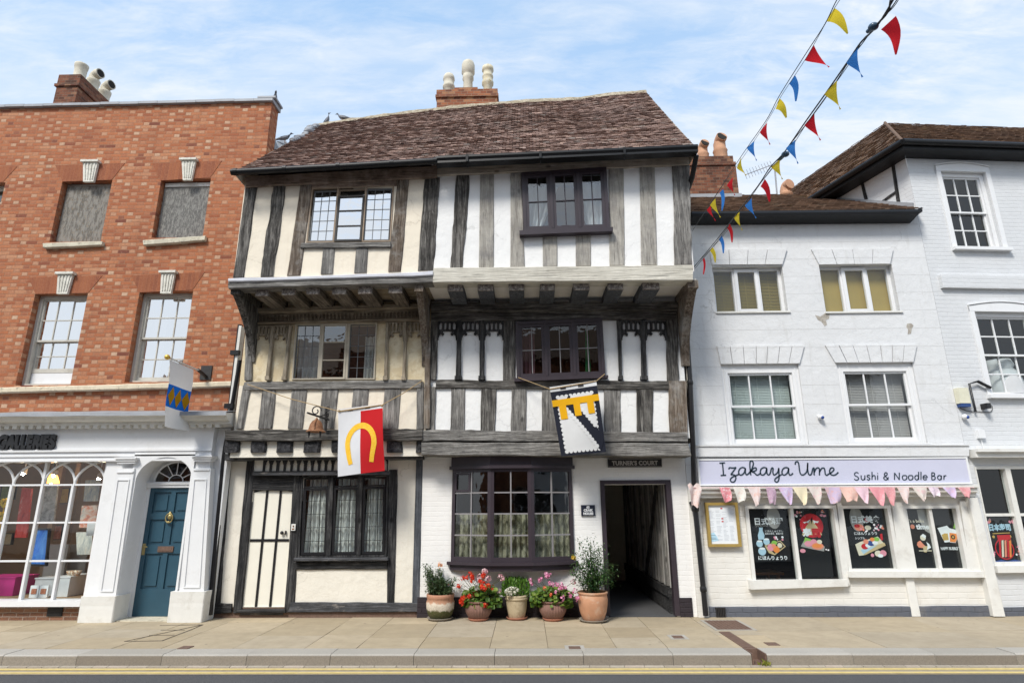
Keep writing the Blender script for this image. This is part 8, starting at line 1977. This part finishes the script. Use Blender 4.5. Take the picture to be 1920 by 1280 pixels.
geranium((897, 1162), 202, 'scarlet, white and pink geranium in a ribbed brown bowl pot', (500, 820, 440, 630),
  [('red', *p) for p in ((490,382),(520,378),(553,342),(570,366),(575,405),(640,412),(668,418),(668,358),(690,455),(712,443),(745,465),(455,452),(665,462))]+[('red', *p) for p in ((545,535),(495,545),(475,580),(485,598),(600,515),(685,612))]+[('white', *p) for p in ((590,420),(600,448),(582,475),(612,462),(495,432),(470,490))]+[('palepink', *p) for p in ((675,320),(635,370),(708,388),(815,372),(832,380),(800,490),(690,330),(720,395))], .046)
# 3: bright green bushy plant with white heads
rnd = random.Random(303)
o, g_, zt_ = potplant((969, 1160), .155, [(r_*.88, z_*.97) for r_, z_ in ((.13, 0), (.145, .02), (.175, .14), (.19, .26), (.192, .275), (.205, .28), (.208, .31), (.20, .315), (.207, .32), (.205, .345), (.19, .35), (.175, .34), (.17, .30))], M['pot_buff'], 0, 'bushy bright green plant with white flower heads in a buff pot', .17, M['terra_red'])
ml = MB(); mb = MB()
for i in range(520):
    u = rnd.uniform(-1, 1); x_ = 945+112*u; y_ = rnd.uniform(385+35*u*u, 545); c = at_plant(C5, x_, y_, g_, rnd.uniform(-.17, .17)*(1-.4*abs(u))); leaf(ml, c, (rnd.gauss(u*.25, .35), rnd.gauss(-.15, .35), 1), (rnd.gauss(0, .4), -1, .2), rnd.uniform(.05, .085), rnd.uniform(.014, .024))
    if i % 14 == 0: mb.tube([Vector((g_.x+rnd.uniform(-.1, .1), g_.y+rnd.uniform(-.1, .1), zt_-.04)), c], .004, 4, False)
ml.build('leaves', LEAF['bright'], o)
for x_, y_ in ((862,490),(880,478),(900,470),(920,466),(945,470),(962,485),(890,500),(915,495),(938,500),(870,512),(905,520)):
    c = at_plant(C5, x_, y_, g_, rnd.uniform(-.24, -.17)); mf = MB(); flower(mf, c, .030, rnd, 14); mf.build('flower', PET['cream'], o); mb.tube([c, c+Vector((rnd.uniform(-.02, .02), .1, -.13))], .003, 4, False)
mb.build('stems', STEM, o)
geranium((1037, 1162), 404, 'pink and coral geranium in a ribbed brown bowl pot', (1075, 1430, 455, 625),
  [('pink', *p) for p in ((1205,345),(1228,358),(1145,405),(1158,395),(1075,395),(1080,425),(1255,435),(1240,428),(1275,440),(1338,440),(1345,468),(1360,480),(1310,495),(1325,470),(1370,462),(1455,490),(1410,525),(1360,520),(1345,550),(1330,545),(1470,555),(1480,548))]+[('orange', *p) for p in ((1188,566),(1245,525),(1195,465),(1385,500))]+[('palepink', 1440, 412), ('pink', 1300, 440), ('pink', 1320, 450), ('pink', 1290, 500), ('pink', 1350, 500), ('pink', 1215, 365)], .040)
# 5: tall open shrub in a big terracotta pot
rnd = random.Random(505)
o, g_, zt_ = potplant((1113, 1164), .195, [(r_*.92, z_*.92) for r_, z_ in ((.165, 0), (.185, .03), (.225, .14), (.245, .26), (.25, .33), (.24, .385), (.235, .40), (.25, .41), (.255, .435), (.245, .445), (.225, .44), (.215, .38))], M['terracotta'], 0, 'tall open green shrub with one yellow bloom in the biggest terracotta pot', .225, M['granite_face'])
ml = MB(); mb = MB()
tips = [(1495,75),(1585,50),(1580,130),(1690,110),(1650,160),(1720,220),(1790,330),(1780,420),(1760,300),(1440,190),(1430,330),(1470,260),(1520,180),(1600,240),(1540,330),(1660,280),(1700,350),(1640,380),(1480,400),(1570,430),(1620,120),(1545,240),(1735,390)]
for x_, y_ in tips:
    t_ = at_plant(C5, x_, y_, g_, rnd.uniform(-.22, .2)); b0 = Vector((g_.x+rnd.uniform(-.12, .12), g_.y+rnd.uniform(-.1, .1), zt_-.04)); pts = catmull([b0, b0.lerp(t_, .45)+Vector((rnd.uniform(-.03, .03), 0, .05)), t_], 6); mb.tube(pts, [.007-.0004*i for i in range(len(pts))], 5, False)
    for i, p in enumerate(pts[3:]):
        for _ in range(12): d = Vector((rnd.gauss(0, 1), rnd.gauss(-.2, 1), rnd.gauss(.2, .7))); leaf(ml, p+Vector((rnd.gauss(0, .045), rnd.gauss(0, .045), rnd.gauss(0, .045))), d, (0, 0, 1), rnd.uniform(.035, .06), rnd.uniform(.018, .028))
mb.build('stems', STEM, o); ml.build('leaves', LEAF['mid'], o)
mb = MB(); flower(mb, at_plant(C5, 1440, 204, g_, -.1), .045, rnd); mb.build('flower', PET['yellow'], o)

# ------------------------------------------------------------------ bunting over the street
C1 = Z(1280, 0, 2.461)
PM = {'red': cloth('pennant_red', (.68, .025, .035), .5), 'blue': cloth('pennant_blue', (.06, .26, .70), .5), 'yellow': cloth('pennant_yellow', (.82, .62, .05), .5)}
cord_m = plain('dark_cord', (.05, .055, .06), .7, .2, 20, 0)
def overhead(name_lab, path, z_near, z_far, y_near, y_far, cords, pens, seed):
    def zc(y): t = (y-y_far)/(y_near-y_far); return 1/((1-t)/z_far+t/z_near)      # a straight run in depth
    end = PC(*C1(*path[-1]), zc(path[-1][1])); o = thing('bunting', name_lab, 'bunting', tuple(end), 'bunting across the street')
    rnd = random.Random(seed); base = [PC(*C1(*p), zc(p[1])) for p in path]
    for off, r in cords:
        mb = MB(); pts = catmull([p+Vector((off*rnd.uniform(.4, 1), 0, off*rnd.uniform(-1, 1))) for p in base], 6); mb.tube(pts, r, 5); mb.build('cord', cord_m, o)
    for col, a, b_, t_ in pens:
        A_, B_, T_ = PC(*C1(*a), zc(a[1])), PC(*C1(*b_), zc(b_[1])), PC(*C1(*t_), zc((a[1]+b_[1])/2)); T_ = T_+Vector((0, rnd.uniform(-.05, .05), 0))
        n = 7; vs = []; nrm = (B_-A_).cross(T_-A_).normalized(); sgn_ = rnd.choice((-1, 1))
        for j in range(n+1):
            v = j/n
            for k_ in range(5):
                u = k_/4; p = A_.lerp(B_, u).lerp(T_, v); p = p+nrm*(sgn_*.025*math.sin(v*3.1+u)*(1-v*.3))+(A_-B_).normalized()*.018*math.sin(v*3.1416)
                vs.append(p)
        mb = MB(); mb.add(vs, [(j*5+k_, (j+1)*5+k_, (j+1)*5+k_+1, j*5+k_+1) for j in range(n) for k_ in range(4)], True); mb.build('pennant', PM[col], o)
    return o, zc
o1_, zc1 = overhead('thinner bunting line, the left of two strung from the timbered house corner', [(800,-140), (712,0), (655,115), (560,262), (445,445), (385,557), (270,722), (160,890), (45,1065)], 4.6, 10.4, 0, 1065, ((0, .004), (.03, .0025)),
  [('yellow', (700,38), (658,110), (775,137)), ('red', (606,210), (569,272), (666,324)), ('blue', (518,347), (481,390), (530,460)), ('yellow', (446,454), (421,510), (478,547)), ('red', (390,566), (364,608), (400,669)), ('blue', (331,650), (304,682), (336,746)), ('yellow', (270,726), (257,772), (291,810)), ('red', (233,817), (211,852), (240,900)), ('blue', (187,872), (164,890), (188,966)), ('yellow', (151,916), (132,942), (175,1000)), ('red', (130,948), (117,966), (153,1014))], 31)
o2_, zc2 = overhead('thick cabled bunting line, the right of two, carrying dark lamp holders', [(1040,-130), (972,0), (905,110), (860,160), (820,200), (760,288), (660,432), (565,565), (470,702), (405,772), (345,862), (245,992), (165,1097), (50,1235)], 3.9, 10.2, 0, 1235, ((0, .0065), (.022, .004), (.03, .003)),
  [('red', (984,74), (904,140), (991,248)), ('blue', (809,216), (767,285), (835,347)), ('yellow', (713,369), (664,431), (732,497)), ('red', (608,521), (571,573), (643,637)), ('blue', (521,644), (486,682), (527,759)), ('yellow', (451,731), (417,769), (456,830)), ('red', (379,826), (351,864), (401,934)), ('blue', (319,914), (294,946), (331,1014)), ('yellow', (263,977), (244,1003), (272,1064)), ('red', (216,1031), (199,1056), (229,1120)), ('blue', (179,1086), (161,1109), (191,1167)), ('yellow', (139,1141), (119,1159), (156,1207)), ('red', (99,1186), (86,1201), (101,1262))], 32)
for x_, y_ in ((880, 124), (474, 712)):
    p = PC(*C1(x_, y_), zc2(y_)); mb = MB(); mb.ball(p, .032 if y_ < 300 else .036, 14, (1.1, 1, .8)); mb.tube([p, PC(*C1(x_-28, y_+24), zc2(y_+24))], [.018, .014], 8); mb.build('lamp_holder', plain('blue_black_holder', (.05, .10, .16), .3) if 'blue_black_holder' not in bpy.data.materials else bpy.data.materials['blue_black_holder'], o2_)
mb = MB(); mb.tube(catmull([PC(*C1(960,0), zc2(0)*1.0), PC(*C1(945,60), zc2(60)), PC(*C1(890,120), zc2(120))], 5), .007, 5); mb.build('loose_cable', cord_m, o2_)

# ------------------------------------------------------------------ pigeons on the roofs
def pigeon(px, py, Y, yaw, tilt, size, label):
    base = P(px, py, Y); o = thing('pigeon', label, 'pigeon', tuple(base), 'pigeons on the roofs')
    R_ = Matrix.Translation(base) @ Matrix.Rotation(yaw, 4, 'Z'); L = size
    sp = [(-.62, -.10, .012, .05), (-.50, -.06, .03, .075), (-.34, .0, .07, .085), (-.15, .05, .125, .12), (.05, .09, .145, .145), (.20, .15, .125, .13), (.29, .24, .08, .085), (.33, .33, .062, .064), (.37, .39, .066, .066), (.42, .41, .055, .052), (.47, .40, .025, .024), (.53, .385, .010, .010), (.57, .375, .003, .003)]
    ca, sa = math.cos(tilt), math.sin(tilt); k_ = 12; vs = []; rings = []
    for x, z_, ry, rx in sp:
        xx, zz2 = x*ca-z_*sa, x*sa+z_*ca
        for t in range(k_): an = t*6.283/k_; vs.append(R_ @ (Vector((xx-rx*math.sin(an)*sa*.6, ry*math.cos(an), zz2+.26+rx*math.sin(an)))*L))
    mb = MB(); n = len(sp); mb.add(vs, [(i*k_+j, i*k_+(j+1) % k_, (i+1)*k_+(j+1) % k_, (i+1)*k_+j) for i in range(n-1) for j in range(k_)], True); mb.add(vs[:k_], [tuple(range(k_))])
    for i, p in enumerate(mb.f): mb.m[i] = 1 if i//k_ >= 5 and i//k_ < 9 else (2 if i//k_ >= 9 and i < (n-1)*k_ else 0)
    mb.build('body', [plain('pigeon_grey', (.20, .21, .24), .7, .25, 20) if 'pigeon_grey' not in bpy.data.materials else bpy.data.materials['pigeon_grey'], plain('pigeon_neck', (.07, .08, .10), .45, .3, 20) if 'pigeon_neck' not in bpy.data.materials else bpy.data.materials['pigeon_neck'], plain('pigeon_beak', (.12, .10, .10), .5) if 'pigeon_beak' not in bpy.data.materials else bpy.data.materials['pigeon_beak']], o)
    for s_ in (-1, 1):
        mb = MB(); vs = [R_ @ (Vector((x*ca-z_*sa, s_*y_, x*sa+z_*ca+.26))*L) for x, z_, y_ in ((.18, .14, .135), (.05, .17, .13), (-.2, .10, .12), (-.5, -.04, .05), (-.25, -.02, .115), (.0, .02, .152))]; mb.add(vs, [tuple(range(6)) if s_ > 0 else tuple(reversed(range(6)))]); mb.build('wing', bpy.data.materials['pigeon_neck'], o)
        mb = MB(); mb.tube([R_ @ (Vector((.02, s_*.06, .22))*L), R_ @ (Vector((.03, s_*.06, .0))*L), R_ @ (Vector((.12, s_*.06, .005))*L)], .012*L*1.6, 5); mb.build('leg', M['copper'], o)
pigeon(533, 268, 11.35, rad(20), .15, .36, 'pigeon on the lead saddle between the brick house and the tiled roof')
pigeon(614, 234, 12.0, rad(10), .75, .36, 'pigeon standing upright at the left end of the tiled ridge')
pigeon(642, 229, 12.0, rad(170), .0, .36, 'pigeon leaning forward on the tiled ridge beside an upright pigeon')
pigeon(514, 196, 11.0, rad(-60), .3, .34, 'pigeon on the parapet end of the brick house')

# weeds in the mouth of the drain channel
rnd = random.Random(61); ml = MB()
for i in range(40): leaf(ml, (xdr+rnd.uniform(-.02, .10), yk0-rnd.uniform(.0, .05), zr_+rnd.uniform(0, .03)), (rnd.gauss(0, .6), rnd.gauss(-.3, .4), 1), (0, -1, .2), rnd.uniform(.03, .07), .015)
solo(ml, 'weed_tuft', leaf_mat('leaf_weed', [(.12, .16, .02), (.25, .28, .04), (.35, .33, .06)]), 'tuft of yellow green weeds in the mouth of the drain channel', 'weed')
